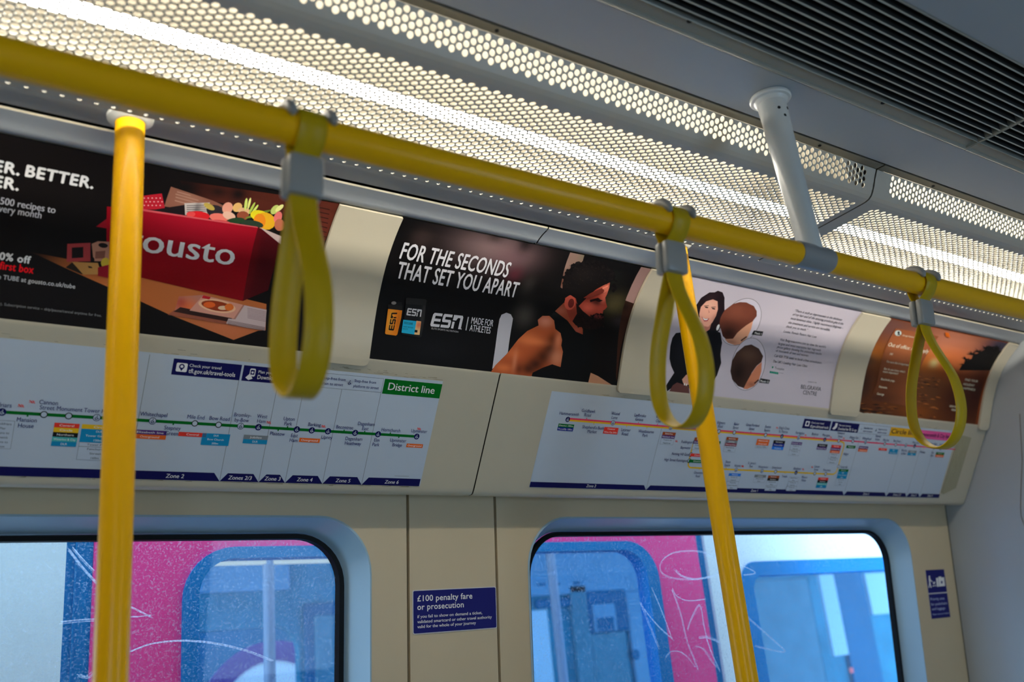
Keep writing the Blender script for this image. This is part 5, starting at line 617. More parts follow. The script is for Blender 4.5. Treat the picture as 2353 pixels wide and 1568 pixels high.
   ('P',[14193,798,14192,805,14188,811,14182,814,14175,816,14168,814,14162,811,14159,805,14157,798,14159,791,14162,785,14168,781,14175,780,14182,781,14188,785,14192,791],(150,160,172)),('P',[14171,773,14182,773,14182,801,14171,801],(14,14,66)),
   ('P',[14189,761,14186,767,14180,770,14173,767,14171,761,14173,755,14180,752,14186,755],(14,14,66)),('P',[14177,796,14199,796,14209,818,14198,818,14191,805,14177,805],(14,14,66)),('P',[14587,790,14607,790,14607,860,14587,860],(208,150,24)),
   ('P',[14909,720,14929,720,14929,790,14909,790],(196,50,84)),('P',[15208,790,15228,790,15228,860,15208,860],(208,150,24)),('P',[15506,720,15526,720,15526,790,15506,790],(196,50,84)),('B',),('P',[16022,790,16017,813,16004,833,15985,846,15962,850,15938,846,15919,833,15906,813,15901,790,15906,767,15919,747,15938,734,15962,730,15985,734,16004,747,16017,767],(14,14,66)),
   ('P',[16012,790,16008,809,15997,826,15981,837,15962,840,15942,837,15926,826,15915,809,15911,790,15915,771,15926,754,15942,743,15962,740,15981,743,15997,754,16008,771],(150,160,172)),('P',[15985,802,15983,812,15977,821,15969,826,15959,828,15949,826,15941,821,15935,812,15933,802,15935,792,15941,784,15949,779,15959,777,15969,779,15977,784,15983,792],(14,14,66)),
   ('P',[15981,798,15979,805,15975,811,15970,814,15963,816,15956,814,15950,811,15946,805,15945,798,15946,791,15950,785,15956,781,15963,780,15970,781,15975,785,15979,791],(150,160,172)),('P',[15959,773,15969,773,15969,801,15959,801],(14,14,66)),
   ('P',[15976,761,15974,767,15967,770,15961,767,15958,761,15961,755,15967,752,15974,755],(14,14,66)),('P',[15964,796,15987,796,15996,818,15985,818,15978,805,15964,805],(14,14,66)),('B',),('P',[17639,790,17635,811,17623,830,17605,842,17583,846,17562,842,17544,830,17531,811,17527,790,17531,769,17544,750,17562,738,17583,734,17605,738,17623,750,17635,769],(20,20,22)),
   ('P',[17625,790,17621,806,17612,819,17599,828,17583,831,17567,828,17554,819,17545,806,17542,790,17545,774,17554,761,17567,752,17583,749,17599,752,17612,761,17621,774],(150,160,172)),('B',),('P',[18186,790,18182,811,18170,830,18152,842,18130,846,18109,842,18091,830,18078,811,18074,790,18078,769,18091,750,18109,738,18130,734,18152,738,18170,750,18182,769],(20,20,22)),
   ('P',[18172,790,18168,806,18159,819,18146,828,18130,831,18114,828,18101,819,18092,806,18089,790,18092,774,18101,761,18114,752,18130,749,18146,752,18159,761,18168,774],(150,160,172)),('P',[18705,720,18725,720,18725,790,18705,790],(196,50,84)),
   ('B',),('P',[19348,790,19343,811,19331,830,19313,842,19292,846,19270,842,19252,830,19240,811,19236,790,19240,769,19252,750,19270,738,19292,734,19313,738,19331,750,19343,769],(20,20,22)),('P',[19333,790,19330,806,19321,819,19308,828,19292,831,19276,828,19262,819,19253,806,19250,790,19253,774,19262,761,19276,752,19292,749,19308,752,19321,761,19330,774],(150,160,172)),
   ('B',),('P',[19985,790,19980,813,19967,833,19947,846,19924,850,19901,846,19881,833,19868,813,19864,790,19868,767,19881,747,19901,734,19924,730,19947,734,19967,747,19980,767],(14,14,66)),('P',[19947,802,19945,812,19939,821,19931,826,19921,828,19911,826,19903,821,19897,812,19895,802,19897,792,19903,784,19911,779,19921,777,19931,779,19939,784,19945,792],(150,160,172)),
   ('P',[19943,798,19942,805,19938,811,19932,814,19925,816,19918,814,19912,811,19909,805,19907,798,19909,791,19912,785,19918,781,19925,780,19932,781,19938,785,19942,791],(14,14,66)),('P',[19921,773,19932,773,19932,801,19921,801],(150,160,172)),
   ('P',[19939,761,19936,767,19930,770,19923,767,19921,761,19923,755,19930,752,19936,755],(150,160,172)),('P',[19927,796,19949,796,19959,818,19948,818,19941,805,19927,805],(150,160,172)),('B',),('P',[20649,790,20644,813,20631,833,20612,846,20589,850,20565,846,20546,833,20533,813,20528,790,20533,767,20546,747,20565,734,20589,730,20612,734,20631,747,20644,767],(14,14,66)),
   ('P',[20639,790,20635,809,20624,826,20608,837,20589,840,20569,837,20553,826,20542,809,20538,790,20542,771,20553,754,20569,743,20589,740,20608,743,20624,754,20635,771],(150,160,172)),('P',[20612,802,20610,812,20604,821,20596,826,20586,828,20576,826,20568,821,20562,812,20560,802,20562,792,20568,784,20576,779,20586,777,20596,779,20604,784,20610,792],(14,14,66)),
   ('P',[20608,798,20606,805,20602,811,20597,814,20590,816,20583,814,20577,811,20573,805,20572,798,20573,791,20577,785,20583,781,20590,780,20597,781,20602,785,20606,791],(150,160,172)),('P',[20586,773,20596,773,20596,801,20586,801],(14,14,66)),
   ('P',[20603,761,20601,767,20594,770,20588,767,20585,761,20588,755,20594,752,20601,755],(14,14,66)),('P',[20591,796,20614,796,20623,818,20612,818,20605,805,20591,805],(14,14,66)),('P',[21198,720,21218,720,21218,790,21198,790],(196,50,84)),
   ('B',),('P',[21735,790,21731,813,21718,833,21698,846,21675,850,21652,846,21632,833,21619,813,21614,790,21619,767,21632,747,21652,734,21675,730,21698,734,21718,747,21731,767],(14,14,66)),('P',[21698,802,21696,812,21690,821,21682,826,21672,828,21662,826,21654,821,21648,812,21646,802,21648,792,21654,784,21662,779,21672,777,21682,779,21690,784,21696,792],(150,160,172)),
   ('P',[21694,798,21693,805,21689,811,21683,814,21676,816,21669,814,21663,811,21659,805,21658,798,21659,791,21663,785,21669,781,21676,780,21683,781,21689,785,21693,791],(14,14,66)),('P',[21672,773,21683,773,21683,801,21672,801],(150,160,172)),
   ('P',[21689,761,21687,767,21680,770,21674,767,21672,761,21674,755,21680,752,21687,755],(150,160,172)),('P',[21678,796,21700,796,21710,818,21698,818,21692,805,21678,805],(150,160,172)),('B',),('P',[22336,790,22332,811,22320,830,22302,842,22280,846,22259,842,22241,830,22229,811,22224,790,22229,769,22241,750,22259,738,22280,734,22302,738,22320,750,22332,769],(20,20,22)),
   ('P',[22322,790,22319,806,22310,819,22296,828,22280,831,22264,828,22251,819,22242,806,22239,790,22242,774,22251,761,22264,752,22280,749,22296,752,22310,761,22319,774],(150,160,172)),('B',),('P',[22949,770,22945,791,22933,810,22915,822,22893,826,22872,822,22854,810,22841,791,22837,770,22841,749,22854,730,22872,718,22893,714,22915,718,22933,730,22945,749],(20,20,22)),
   ('P',[22935,770,22931,786,22922,799,22909,808,22893,811,22877,808,22864,799,22855,786,22852,770,22855,754,22864,741,22877,732,22893,729,22909,732,22922,741,22931,754],(150,160,172)),('B',),('P',[23531,770,23526,793,23513,813,23494,826,23471,830,23447,826,23428,813,23415,793,23410,770,23415,747,23428,727,23447,714,23471,710,23494,714,23513,727,23526,747],(14,14,66)),
   ('P',[23521,770,23517,789,23506,806,23490,817,23471,820,23451,817,23435,806,23424,789,23420,770,23424,751,23435,734,23451,723,23471,720,23490,723,23506,734,23517,751],(150,160,172)),('P',[23493,782,23492,792,23486,801,23478,806,23468,808,23458,806,23450,801,23444,792,23442,782,23444,772,23450,764,23458,759,23468,757,23478,759,23486,764,23492,772],(14,14,66)),
   ('P',[23490,778,23488,785,23484,791,23478,794,23472,796,23465,794,23459,791,23455,785,23454,778,23455,771,23459,765,23465,761,23472,760,23478,761,23484,765,23488,771],(150,160,172)),('P',[23468,753,23478,753,23478,781,23468,781],(14,14,66)),
   ('P',[23485,741,23482,747,23476,750,23470,747,23467,741,23470,735,23476,732,23482,735],(14,14,66)),('P',[23473,776,23496,776,23505,798,23494,798,23487,785,23473,785],(14,14,66)),('P',[23955,720,23975,720,23975,790,23955,790],(196,50,84)),
   ('B',),('P',[24427,770,24423,791,24411,810,24393,822,24371,826,24350,822,24332,810,24320,791,24315,770,24320,749,24332,730,24350,718,24371,714,24393,718,24411,730,24423,749],(20,20,22)),('P',[24413,770,24410,786,24401,799,24387,808,24371,811,24355,808,24342,799,24333,786,24330,770,24333,754,24342,741,24355,732,24371,729,24387,732,24401,741,24410,754],(150,160,172)),
   ('B',),('P',[24960,770,24955,791,24943,810,24925,822,24904,826,24882,822,24864,810,24852,791,24848,770,24852,749,24864,730,24882,718,24904,714,24925,718,24943,730,24955,749],(20,20,22)),('P',[24945,770,24942,786,24933,799,24920,808,24904,811,24888,808,24874,799,24865,786,24862,770,24865,754,24874,741,24888,732,24904,729,24920,732,24933,741,24942,754],(150,160,172)),
   ('B',),('P',[25459,770,25454,793,25441,813,25422,826,25399,830,25375,826,25356,813,25343,793,25338,770,25343,747,25356,727,25375,714,25399,710,25422,714,25441,727,25454,747],(14,14,66)),('P',[25449,770,25445,789,25434,806,25418,817,25399,820,25379,817,25363,806,25352,789,25348,770,25352,751,25363,734,25379,723,25399,720,25418,723,25434,734,25445,751],(150,160,172)),
   ('P',[25422,782,25420,792,25414,801,25406,806,25396,808,25386,806,25378,801,25372,792,25370,782,25372,772,25378,764,25386,759,25396,757,25406,759,25414,764,25420,772],(14,14,66)),('P',[25418,778,25416,785,25412,791,25407,794,25400,796,25393,794,25387,791,25383,785,25382,778,25383,771,25387,765,25393,761,25400,760,25407,761,25412,765,25416,771],(150,160,172)),
   ('P',[25396,753,25406,753,25406,781,25396,781],(14,14,66)),('P',[25413,741,25411,747,25404,750,25398,747,25395,741,25398,735,25404,732,25411,735],(14,14,66)),('P',[25401,776,25424,776,25433,798,25422,798,25415,785,25401,785],(14,14,66)),
   ('B',),('P',[25904,770,25900,793,25887,813,25867,826,25844,830,25821,826,25801,813,25788,793,25783,770,25788,747,25801,727,25821,714,25844,710,25867,714,25887,727,25900,747],(14,14,66)),('P',[25867,782,25865,792,25859,801,25851,806,25841,808,25831,806,25823,801,25817,792,25815,782,25817,772,25823,764,25831,759,25841,757,25851,759,25859,764,25865,772],(150,160,172)),
   ('P',[25863,778,25861,785,25858,791,25852,794,25845,796,25838,794,25832,791,25828,785,25827,778,25828,771,25832,765,25838,761,25845,760,25852,761,25858,765,25861,771],(14,14,66)),('P',[25841,753,25852,753,25852,781,25841,781],(150,160,172)),
   ('P',[25858,741,25856,747,25849,750,25843,747,25840,741,25843,735,25849,732,25856,735],(150,160,172)),('P',[25847,776,25869,776,25878,798,25867,798,25861,785,25847,785],(150,160,172)),('P',[26315,790,26335,790,26335,860,26315,860],(208,150,24)),
   ('P',[26752,720,26772,720,26772,790,26752,790],(196,50,84)),('B',),('P',[26909,770,26904,793,26891,813,26872,826,26848,830,26825,826,26806,813,26792,793,26788,770,26792,747,26806,727,26825,714,26848,710,26872,714,26891,727,26904,747],(14,14,66)),
   ('P',[26899,770,26895,789,26884,806,26868,817,26848,820,26829,817,26813,806,26802,789,26798,770,26802,751,26813,734,26829,723,26848,720,26868,723,26884,734,26895,751],(150,160,172)),('P',[26871,782,26869,792,26864,801,26855,806,26846,808,26836,806,26827,801,26822,792,26820,782,26822,772,26827,764,26836,759,26846,757,26855,759,26864,764,26869,772],(14,14,66)),
   ('P',[26867,778,26866,785,26862,791,26856,794,26849,796,26843,794,26837,791,26833,785,26832,778,26833,771,26837,765,26843,761,26849,760,26856,761,26862,765,26866,771],(150,160,172)),('P',[26846,753,26856,753,26856,781,26846,781],(14,14,66)),
   ('P',[26863,741,26860,747,26854,750,26848,747,26845,741,26848,735,26854,732,26860,735],(14,14,66)),('P',[26851,776,26874,776,26883,798,26872,798,26865,785,26851,785],(14,14,66)),('B',),('P',[27269,770,27265,793,27252,813,27232,826,27209,830,27186,826,27166,813,27153,793,27149,770,27153,747,27166,727,27186,714,27209,710,27232,714,27252,727,27265,747],(14,14,66)),
   ('P',[27232,782,27230,792,27224,801,27216,806,27206,808,27196,806,27188,801,27182,792,27180,782,27182,772,27188,764,27196,759,27206,757,27216,759,27224,764,27230,772],(150,160,172)),('P',[27228,778,27227,785,27223,791,27217,794,27210,796,27203,794,27197,791,27194,785,27192,778,27194,771,27197,765,27203,761,27210,760,27217,761,27223,765,27227,771],(14,14,66)),
   ('P',[27206,753,27217,753,27217,781,27206,781],(150,160,172)),('P',[27224,741,27221,747,27215,750,27208,747,27206,741,27208,735,27215,732,27221,735],(150,160,172)),('P',[27212,776,27234,776,27244,798,27233,798,27226,785,27212,785],(150,160,172)),
   ('P',[17242,1743,17262,1743,17262,1793,17242,1793],(208,150,24)),('P',[17702,1743,17722,1743,17722,1793,17702,1793],(208,150,24)),('P',[18168,1693,18188,1693,18188,1743,18168,1743],(208,150,24)),('B',),('P',[18608,1743,18604,1766,18591,1784,18572,1797,18550,1802,18528,1797,18509,1784,18496,1766,18492,1743,18496,1721,18509,1702,18528,1689,18550,1685,18572,1689,18591,1702,18604,1721],(14,14,66)),
   ('P',[18599,1743,18595,1762,18584,1778,18569,1788,18550,1792,18531,1788,18516,1778,18505,1762,18501,1743,18505,1725,18516,1709,18531,1698,18550,1695,18569,1698,18584,1709,18595,1725],(150,160,172)),('P',[18572,1755,18570,1765,18565,1773,18557,1778,18547,1780,18538,1778,18530,1773,18524,1765,18522,1755,18524,1746,18530,1738,18538,1732,18547,1730,18557,1732,18565,1738,18570,1746],(14,14,66)),
   ('P',[18568,1751,18567,1757,18563,1763,18558,1767,18551,1768,18544,1767,18539,1763,18535,1757,18534,1751,18535,1744,18539,1739,18544,1735,18551,1733,18558,1735,18563,1739,18567,1744],(150,160,172)),('P',[18547,1727,18558,1727,18558,1754,18547,1754],(14,14,66)),
   ('P',[18564,1715,18562,1721,18555,1724,18549,1721,18547,1715,18549,1709,18555,1706,18562,1709],(14,14,66)),('P',[18553,1749,18574,1749,18583,1770,18573,1770,18566,1757,18553,1757],(14,14,66)),('P',[19047,1693,19067,1693,19067,1743,19047,1743],(208,150,24)),
   ('B',),('P',[19579,1743,19575,1766,19562,1784,19543,1797,19521,1802,19498,1797,19479,1784,19467,1766,19462,1743,19467,1721,19479,1702,19498,1689,19521,1685,19543,1689,19562,1702,19575,1721],(14,14,66)),('P',[19569,1743,19566,1762,19555,1778,19539,1788,19521,1792,19502,1788,19486,1778,19476,1762,19472,1743,19476,1725,19486,1709,19502,1698,19521,1695,19539,1698,19555,1709,19566,1725],(150,160,172)),
   ('P',[19543,1755,19541,1765,19536,1773,19527,1778,19518,1780,19508,1778,19500,1773,19495,1765,19493,1755,19495,1746,19500,1738,19508,1732,19518,1730,19527,1732,19536,1738,19541,1746],(14,14,66)),('P',[19539,1751,19538,1757,19534,1763,19528,1767,19522,1768,19515,1767,19510,1763,19506,1757,19504,1751,19506,1744,19510,1739,19515,1735,19522,1733,19528,1735,19534,1739,19538,1744],(150,160,172)),
   ('P',[19518,1727,19528,1727,19528,1754,19518,1754],(14,14,66)),('P',[19535,1715,19532,1721,19526,1724,19520,1721,19517,1715,19520,1709,19526,1706,19532,1709],(14,14,66)),('P',[19523,1749,19545,1749,19554,1770,19543,1770,19537,1757,19523,1757],(14,14,66)),
   ('B',),('P',[20105,1743,20101,1764,20089,1781,20072,1793,20051,1797,20030,1793,20013,1781,20001,1764,19997,1743,20001,1723,20013,1705,20030,1693,20051,1689,20072,1693,20089,1705,20101,1723],(20,20,22)),('P',[20091,1743,20088,1759,20079,1771,20066,1780,20051,1783,20036,1780,20023,1771,20014,1759,20011,1743,20014,1728,20023,1715,20036,1706,20051,1703,20066,1706,20079,1715,20088,1728],(150,160,172)),
   ('P',[20431,1743,20451,1743,20451,1793,20431,1793],(208,150,24)),('B',),('P',[20929,1743,20924,1766,20912,1784,20893,1797,20870,1802,20848,1797,20829,1784,20816,1766,20812,1743,20816,1721,20829,1702,20848,1689,20870,1685,20893,1689,20912,1702,20924,1721],(14,14,66)),
   ('P',[20892,1755,20891,1765,20885,1773,20877,1778,20868,1780,20858,1778,20850,1773,20845,1765,20843,1755,20845,1746,20850,1738,20858,1732,20868,1730,20877,1732,20885,1738,20891,1746],(150,160,172)),('P',[20889,1751,20887,1757,20884,1763,20878,1767,20871,1768,20865,1767,20859,1763,20855,1757,20854,1751,20855,1744,20859,1739,20865,1735,20871,1733,20878,1735,20884,1739,20887,1744],(14,14,66)),
   ('P',[20868,1727,20878,1727,20878,1754,20868,1754],(150,160,172)),('P',[20884,1715,20882,1721,20876,1724,20870,1721,20867,1715,20870,1709,20876,1706,20882,1709],(150,160,172)),('P',[20873,1749,20895,1749,20904,1770,20893,1770,20887,1757,20873,1757],(150,160,172)),
   ('P',[21250,1743,21270,1743,21270,1793,21250,1793],(208,150,24)),('B',),('P',[21704,1743,21700,1764,21688,1781,21670,1793,21650,1797,21629,1793,21612,1781,21600,1764,21596,1743,21600,1723,21612,1705,21629,1693,21650,1689,21670,1693,21688,1705,21700,1723],(20,20,22)),
   ('P',[21690,1743,21687,1759,21678,1771,21665,1780,21650,1783,21634,1780,21621,1771,21613,1759,21610,1743,21613,1728,21621,1715,21634,1706,21650,1703,21665,1706,21678,1715,21687,1728],(150,160,172)),('B',),('P',[22170,1743,22166,1764,22154,1781,22136,1793,22116,1797,22095,1793,22077,1781,22066,1764,22062,1743,22066,1723,22077,1705,22095,1693,22116,1689,22136,1693,22154,1705,22166,1723],(20,20,22)),
   ('P',[22156,1743,22153,1759,22144,1771,22131,1780,22116,1783,22100,1780,22087,1771,22079,1759,22076,1743,22079,1728,22087,1715,22100,1706,22116,1703,22131,1706,22144,1715,22153,1728],(150,160,172)),('B',),('P',[16917,1112,16913,1135,16900,1154,16880,1167,16857,1172,16834,1167,16815,1154,16802,1135,16797,1112,16802,1089,16815,1069,16834,1056,16857,1052,16880,1056,16900,1069,16913,1089],(20,20,22)),
   ('P',[16901,1112,16898,1129,16888,1143,16874,1153,16857,1156,16840,1153,16826,1143,16816,1129,16813,1112,16816,1095,16826,1080,16840,1071,16857,1067,16874,1071,16888,1080,16898,1095],(150,160,172)),('B',),('P',[16897,1418,16893,1441,16880,1460,16860,1473,16837,1478,16814,1473,16795,1460,16782,1441,16777,1418,16782,1395,16795,1376,16814,1363,16837,1358,16860,1363,16880,1376,16893,1395],(20,20,22)),
   ('P',[16881,1418,16878,1435,16868,1449,16854,1459,16837,1462,16820,1459,16806,1449,16796,1435,16793,1418,16796,1401,16806,1387,16820,1377,16837,1374,16854,1377,16868,1387,16878,1401],(150,160,172)),('B',),('P',[16897,1572,16893,1595,16880,1614,16860,1627,16837,1632,16814,1627,16795,1614,16782,1595,16777,1572,16782,1549,16795,1529,16814,1516,16837,1512,16860,1516,16880,1529,16893,1549],(20,20,22)),
   ('P',[16881,1572,16878,1589,16868,1603,16854,1613,16837,1616,16820,1613,16806,1603,16796,1589,16793,1572,16796,1555,16806,1540,16820,1531,16837,1527,16854,1531,16868,1540,16878,1555],(150,160,172)),('P',[22619,1513,22615,1532,22604,1548,22588,1559,22569,1563,22549,1559,22533,1548,22522,1532,22519,1513,22522,1494,22533,1477,22549,1467,22569,1463,22588,1467,22604,1477,22615,1494],(14,14,66)),
   ('P',[22609,1513,22605,1528,22597,1541,22584,1550,22569,1553,22553,1550,22540,1541,22532,1528,22529,1513,22532,1497,22540,1484,22553,1476,22569,1473,22584,1476,22597,1484,22605,1497],(150,160,172)),
  ],
  'zone_band': [
   ('B',),('P',[12290,2340,12290,2220,15576,2220,15676,2340],(14,14,66)),('B',),('P',[15676,2340,15776,2220,23063,2220,23163,2340],(14,14,66)),('B',),('P',[23163,2340,23263,2220,25043,2220,25143,2340],(14,14,66)),('B',),('P',[25143,2340,25243,2220,26066,2220,26166,2340],(14,14,66)),
   ('B',),('P',[26166,2340,26266,2220,26745,2220,26845,2340],(14,14,66)),('B',),('P',[26845,2340,26945,2220,27892,2220,27892,2340],(14,14,66)),('P',[15672,830,15680,830,15680,2330,15672,2330],(90,96,104)),('P',[23159,600,23167,600,23167,2330,23159,2330],(90,96,104)),
   ('P',[25139,600,25147,600,25147,2330,25139,2330],(90,96,104)),('P',[26162,600,26170,600,26170,2330,26162,2330],(90,96,104)),('P',[26841,600,26849,600,26849,2330,26841,2330],(90,96,104)),
  ],
  'header_panel': [
   ('P',[20615,268,21734,268,21734,525,20615,525],(14,14,66)),('B',),('P',[21794,268,22976,268,22976,525,21794,525],(14,14,66)),('P',[22986,268,24438,268,24438,525,22986,525],(90,96,104)),('P',[22992,274,24432,274,24432,519,22992,519],(150,160,172)),
   ('B',),('P',[24452,268,25908,268,25908,525,24452,525],(206,142,26)),('B',),('P',[25854,268,27549,268,27549,525,25854,525],(190,72,126)),('P',[20705,328,20865,328,20865,465,20705,465],(200,204,214)),('P',[20830,397,20826,414,20816,428,20802,438,20785,442,20767,438,20753,428,20743,414,20740,397,20743,379,20753,365,20767,355,20785,352,20802,355,20816,365,20826,379],(14,14,66)),
   ('P',[21934,308,22034,308,22034,435,21934,435],(200,204,214)),('P',[21854,475,21934,385,22014,455,21934,495],(200,204,214)),('B',),('P',[23181,397,23176,421,23162,442,23141,457,23116,461,23091,457,23070,442,23056,421,23051,397,23056,372,23070,351,23091,337,23116,332,23141,337,23162,351,23176,372],(14,14,66)),
   ('P',[23141,410,23139,420,23133,429,23124,435,23113,437,23103,435,23094,429,23088,420,23085,410,23088,399,23094,390,23103,384,23113,382,23124,384,23133,390,23139,399],(150,160,172)),('P',[23136,405,23135,412,23131,419,23125,423,23117,424,23110,423,23104,419,23100,412,23098,405,23100,398,23104,391,23110,387,23117,386,23125,387,23131,391,23135,398],(14,14,66)),
   ('P',[23113,379,23124,379,23124,409,23113,409],(150,160,172)),('P',[23132,365,23129,372,23122,375,23115,372,23112,365,23115,359,23122,356,23129,359],(150,160,172)),('P',[23119,403,23143,403,23153,427,23141,427,23134,412,23119,412],(150,160,172)),
   ('B',),('P',[23852,397,23847,421,23833,442,23812,457,23787,461,23762,457,23741,442,23727,421,23722,397,23727,372,23741,351,23762,337,23787,332,23812,337,23833,351,23847,372],(14,14,66)),('P',[23841,397,23837,417,23825,435,23808,447,23787,451,23767,447,23749,435,23737,417,23733,397,23737,376,23749,358,23767,347,23787,343,23808,347,23825,358,23837,376],(150,160,172)),
   ('P',[23812,410,23810,420,23804,429,23795,435,23784,437,23774,435,23765,429,23759,420,23757,410,23759,399,23765,390,23774,384,23784,382,23795,384,23804,390,23810,399],(14,14,66)),('P',[23808,405,23806,412,23802,419,23796,423,23788,424,23781,423,23775,419,23771,412,23769,405,23771,398,23775,391,23781,387,23788,386,23796,387,23802,391,23806,398],(150,160,172)),
   ('P',[23784,379,23796,379,23796,409,23784,409],(14,14,66)),('P',[23803,365,23800,372,23793,375,23786,372,23784,365,23786,359,23793,356,23800,359],(14,14,66)),('P',[23790,403,23814,403,23824,427,23812,427,23805,412,23790,412],(14,14,66)),
  ],
  'interchange_box': [
   ('B',),('P',[12665,895,13095,895,13095,971,12665,971],(0,84,30)),('L','District 100m',1288.0,95.0,3.344,(200,206,212),0.008,0,'C',37.84,1),('P',[12665,971,13095,971,13095,1047,12665,1047],(20,30,110)),('L','Piccadilly 100m',1288.0,102.6,3.344,(200,206,212),0.008,0,'C',37.84,1),
   ('B',),('P',[13953,894,14373,894,14373,1046,13953,1046],(206,46,36)),('L','Central',1416.3,94.9,3.344,(200,206,212),0.008,0,'C',21.28,1),('L','White City 250m',1416.3,102.5,3.344,(200,206,212),0.008,0,'C',36.96,1),('B',),
   ('P',[15744,904,16164,904,16164,980,15744,980],(130,60,24)),('L','Bakerloo',1595.4,95.9,3.344,(200,206,212),0.008,0,'C',24.32,1),('P',[15744,980,16164,980,16164,1056,15744,1056],(64,36,96)),('L','Elizabeth line',1595.4,103.5,3.344,(200,206,212),0.008,0,'C',36.96,1),
   ('P',[15744,1056,16164,1056,16164,1208,15744,1208],(90,96,106)),('P',[15748,1060,16160,1060,16160,1204,15748,1204],(150,160,172)),('L','Trains to',1595.4,111.1,3.344,(40,42,60),0.008,0,'C',27.36,1),('L','Heathrow',1595.4,118.7,3.344,(40,42,60),0.008,0,'C',24.32,1),
   ('B',),('P',[16820,984,17240,984,17240,1060,16820,1060],(130,60,24)),('L','Bakerloo',1703.0,103.8,3.344,(200,206,212),0.008,0,'C',24.32,1),('P',[16820,1060,17240,1060,17240,1136,16820,1136],(64,36,96)),('L','Elizabeth line',1703.0,111.4,3.344,(200,206,212),0.008,0,'C',36.96,1),
   ('P',[16820,1136,17240,1136,17240,1288,16820,1288],(90,96,106)),('P',[16824,1140,17236,1140,17236,1284,16824,1284],(150,160,172)),('L','Trains to',1703.0,119.0,3.344,(40,42,60),0.008,0,'C',27.36,1),('L','Heathrow',1703.0,126.6,3.344,(40,42,60),0.008,0,'C',24.32,1),
   ('B',),('P',[16817,1385,17317,1385,17317,1461,16817,1461],(206,46,36)),('L','Central',1706.7,144.0,3.344,(200,206,212),0.008,0,'C',21.28,1),('B',),('P',[16824,1538,17384,1538,17384,1614,16824,1614],(0,84,30)),('L','District',1710.4,159.3,3.344,(200,206,212),0.008,0,'C',24.32,1),
   ('B',),('P',[17239,1037,17739,1037,17739,1113,17239,1113],(0,84,30)),('L','District',1748.9,109.2,3.344,(200,206,212),0.008,0,'C',24.32,1),('B',),('P',[17905,913,18325,913,18325,989,17905,989],(130,60,24)),('L','Bakerloo',1811.5,96.7,3.344,(200,206,212),0.008,0,'C',24.32,1),
   ('P',[17905,989,18325,989,18325,1065,17905,1065],(100,106,112)),('L','Jubilee',1811.5,104.3,3.344,(200,206,212),0.008,0,'C',21.28,1),('P',[17905,1065,18325,1065,18325,1141,17905,1141],(110,30,50)),('L','Metropolitan',1811.5,111.9,3.344,(200,206,212),0.008,0,'C',36.48,1),
   ('P',[17905,1141,18325,1141,18325,1293,17905,1293],(90,96,106)),('P',[17909,1145,18321,1145,18321,1289,17909,1289],(150,160,172)),('L','Marylebone',1811.5,119.5,3.344,(40,42,60),0.008,0,'C',30.400000000000002,1),('L','400m',1811.5,127.1,3.344,(40,42,60),0.008,0,'C',12.16,1),
   ('B',),('P',[19024,905,19494,905,19494,1065,19024,1065],(214,84,30)),('L','Hammersmith',1925.9,96.3,3.5200000000000005,(200,206,212),0.008,0,'C',35.2,1),('L','Overground',1925.9,104.3,3.5200000000000005,(200,206,212),0.008,0,'C',32.0,1),
   ('P',[19024,1065,19494,1065,19494,1145,19024,1145],(90,96,106)),('P',[19028,1069,19490,1069,19490,1141,19028,1141],(150,160,172)),('L','Euston 350m',1925.9,112.3,3.5200000000000005,(40,42,60),0.008,0,'C',35.2,1),('B',),('P',[19653,908,20103,908,20103,990,19653,990],(20,20,22)),
   ('L','Northern',1987.8,96.7,3.608,(200,206,212),0.008,0,'C',26.24,1),('P',[19653,990,20103,990,20103,1072,19653,1072],(20,30,110)),('L','Piccadilly',1987.8,104.9,3.608,(200,206,212),0.008,0,'C',32.800000000000004,1),('P',[19653,1072,20103,1072,20103,1154,19653,1154],(30,100,180)),
   ('L','Victoria',1987.8,113.1,3.608,(200,206,212),0.008,0,'C',26.24,1),('B',),('P',[20358,912,20788,912,20788,986,20358,986],(64,36,96)),('L','Elizabeth line',2057.3,96.5,3.2560000000000002,(200,206,212),0.008,0,'C',37.84,1),
   ('P',[20358,986,20788,986,20788,1134,20358,1134],(90,96,106)),('P',[20362,990,20784,990,20784,1130,20362,1130],(150,160,172)),('L','Trains to',2057.3,103.9,3.2560000000000002,(40,42,60),0.008,0,'C',26.640000000000004,1),('L','Gatwick',2057.3,111.3,3.2560000000000002,(40,42,60),0.008,0,'C',20.720000000000002,1),
   ('P',[20358,1134,20788,1134,20788,1282,20358,1282],(90,96,106)),('P',[20362,1138,20784,1138,20784,1278,20362,1278],(150,160,172)),('L','Trains to',2057.3,118.7,3.2560000000000002,(40,42,60),0.008,0,'C',26.640000000000004,1),
   ('L','Luton',2057.3,126.1,3.2560000000000002,(40,42,60),0.008,0,'C',14.8,1),('B',),('P',[21432,914,21852,914,21852,994,21432,994],(20,20,22)),('L','Northern',2164.2,97.2,3.5200000000000005,(200,206,212),0.008,0,'C',25.6,1),
   ('P',[21432,994,21852,994,21852,1074,21432,1074],(64,36,96)),('L','Elizabeth line',2164.2,105.2,3.5200000000000005,(200,206,212),0.008,0,'C',36.96,1),('B',),('P',[22029,916,22449,916,22449,992,22029,992],(206,46,36)),('L','Central',2223.9,97.1,3.344,(200,206,212),0.008,0,'C',21.28,1),
   ('P',[22029,992,22449,992,22449,1068,22029,1068],(64,36,96)),('L','Elizabeth line',2223.9,104.7,3.344,(200,206,212),0.008,0,'C',36.96,1),('P',[22029,1068,22449,1068,22449,1144,22029,1144],(214,84,30)),('L','Overground',2223.9,112.3,3.344,(200,206,212),0.008,0,'C',30.400000000000002,1),
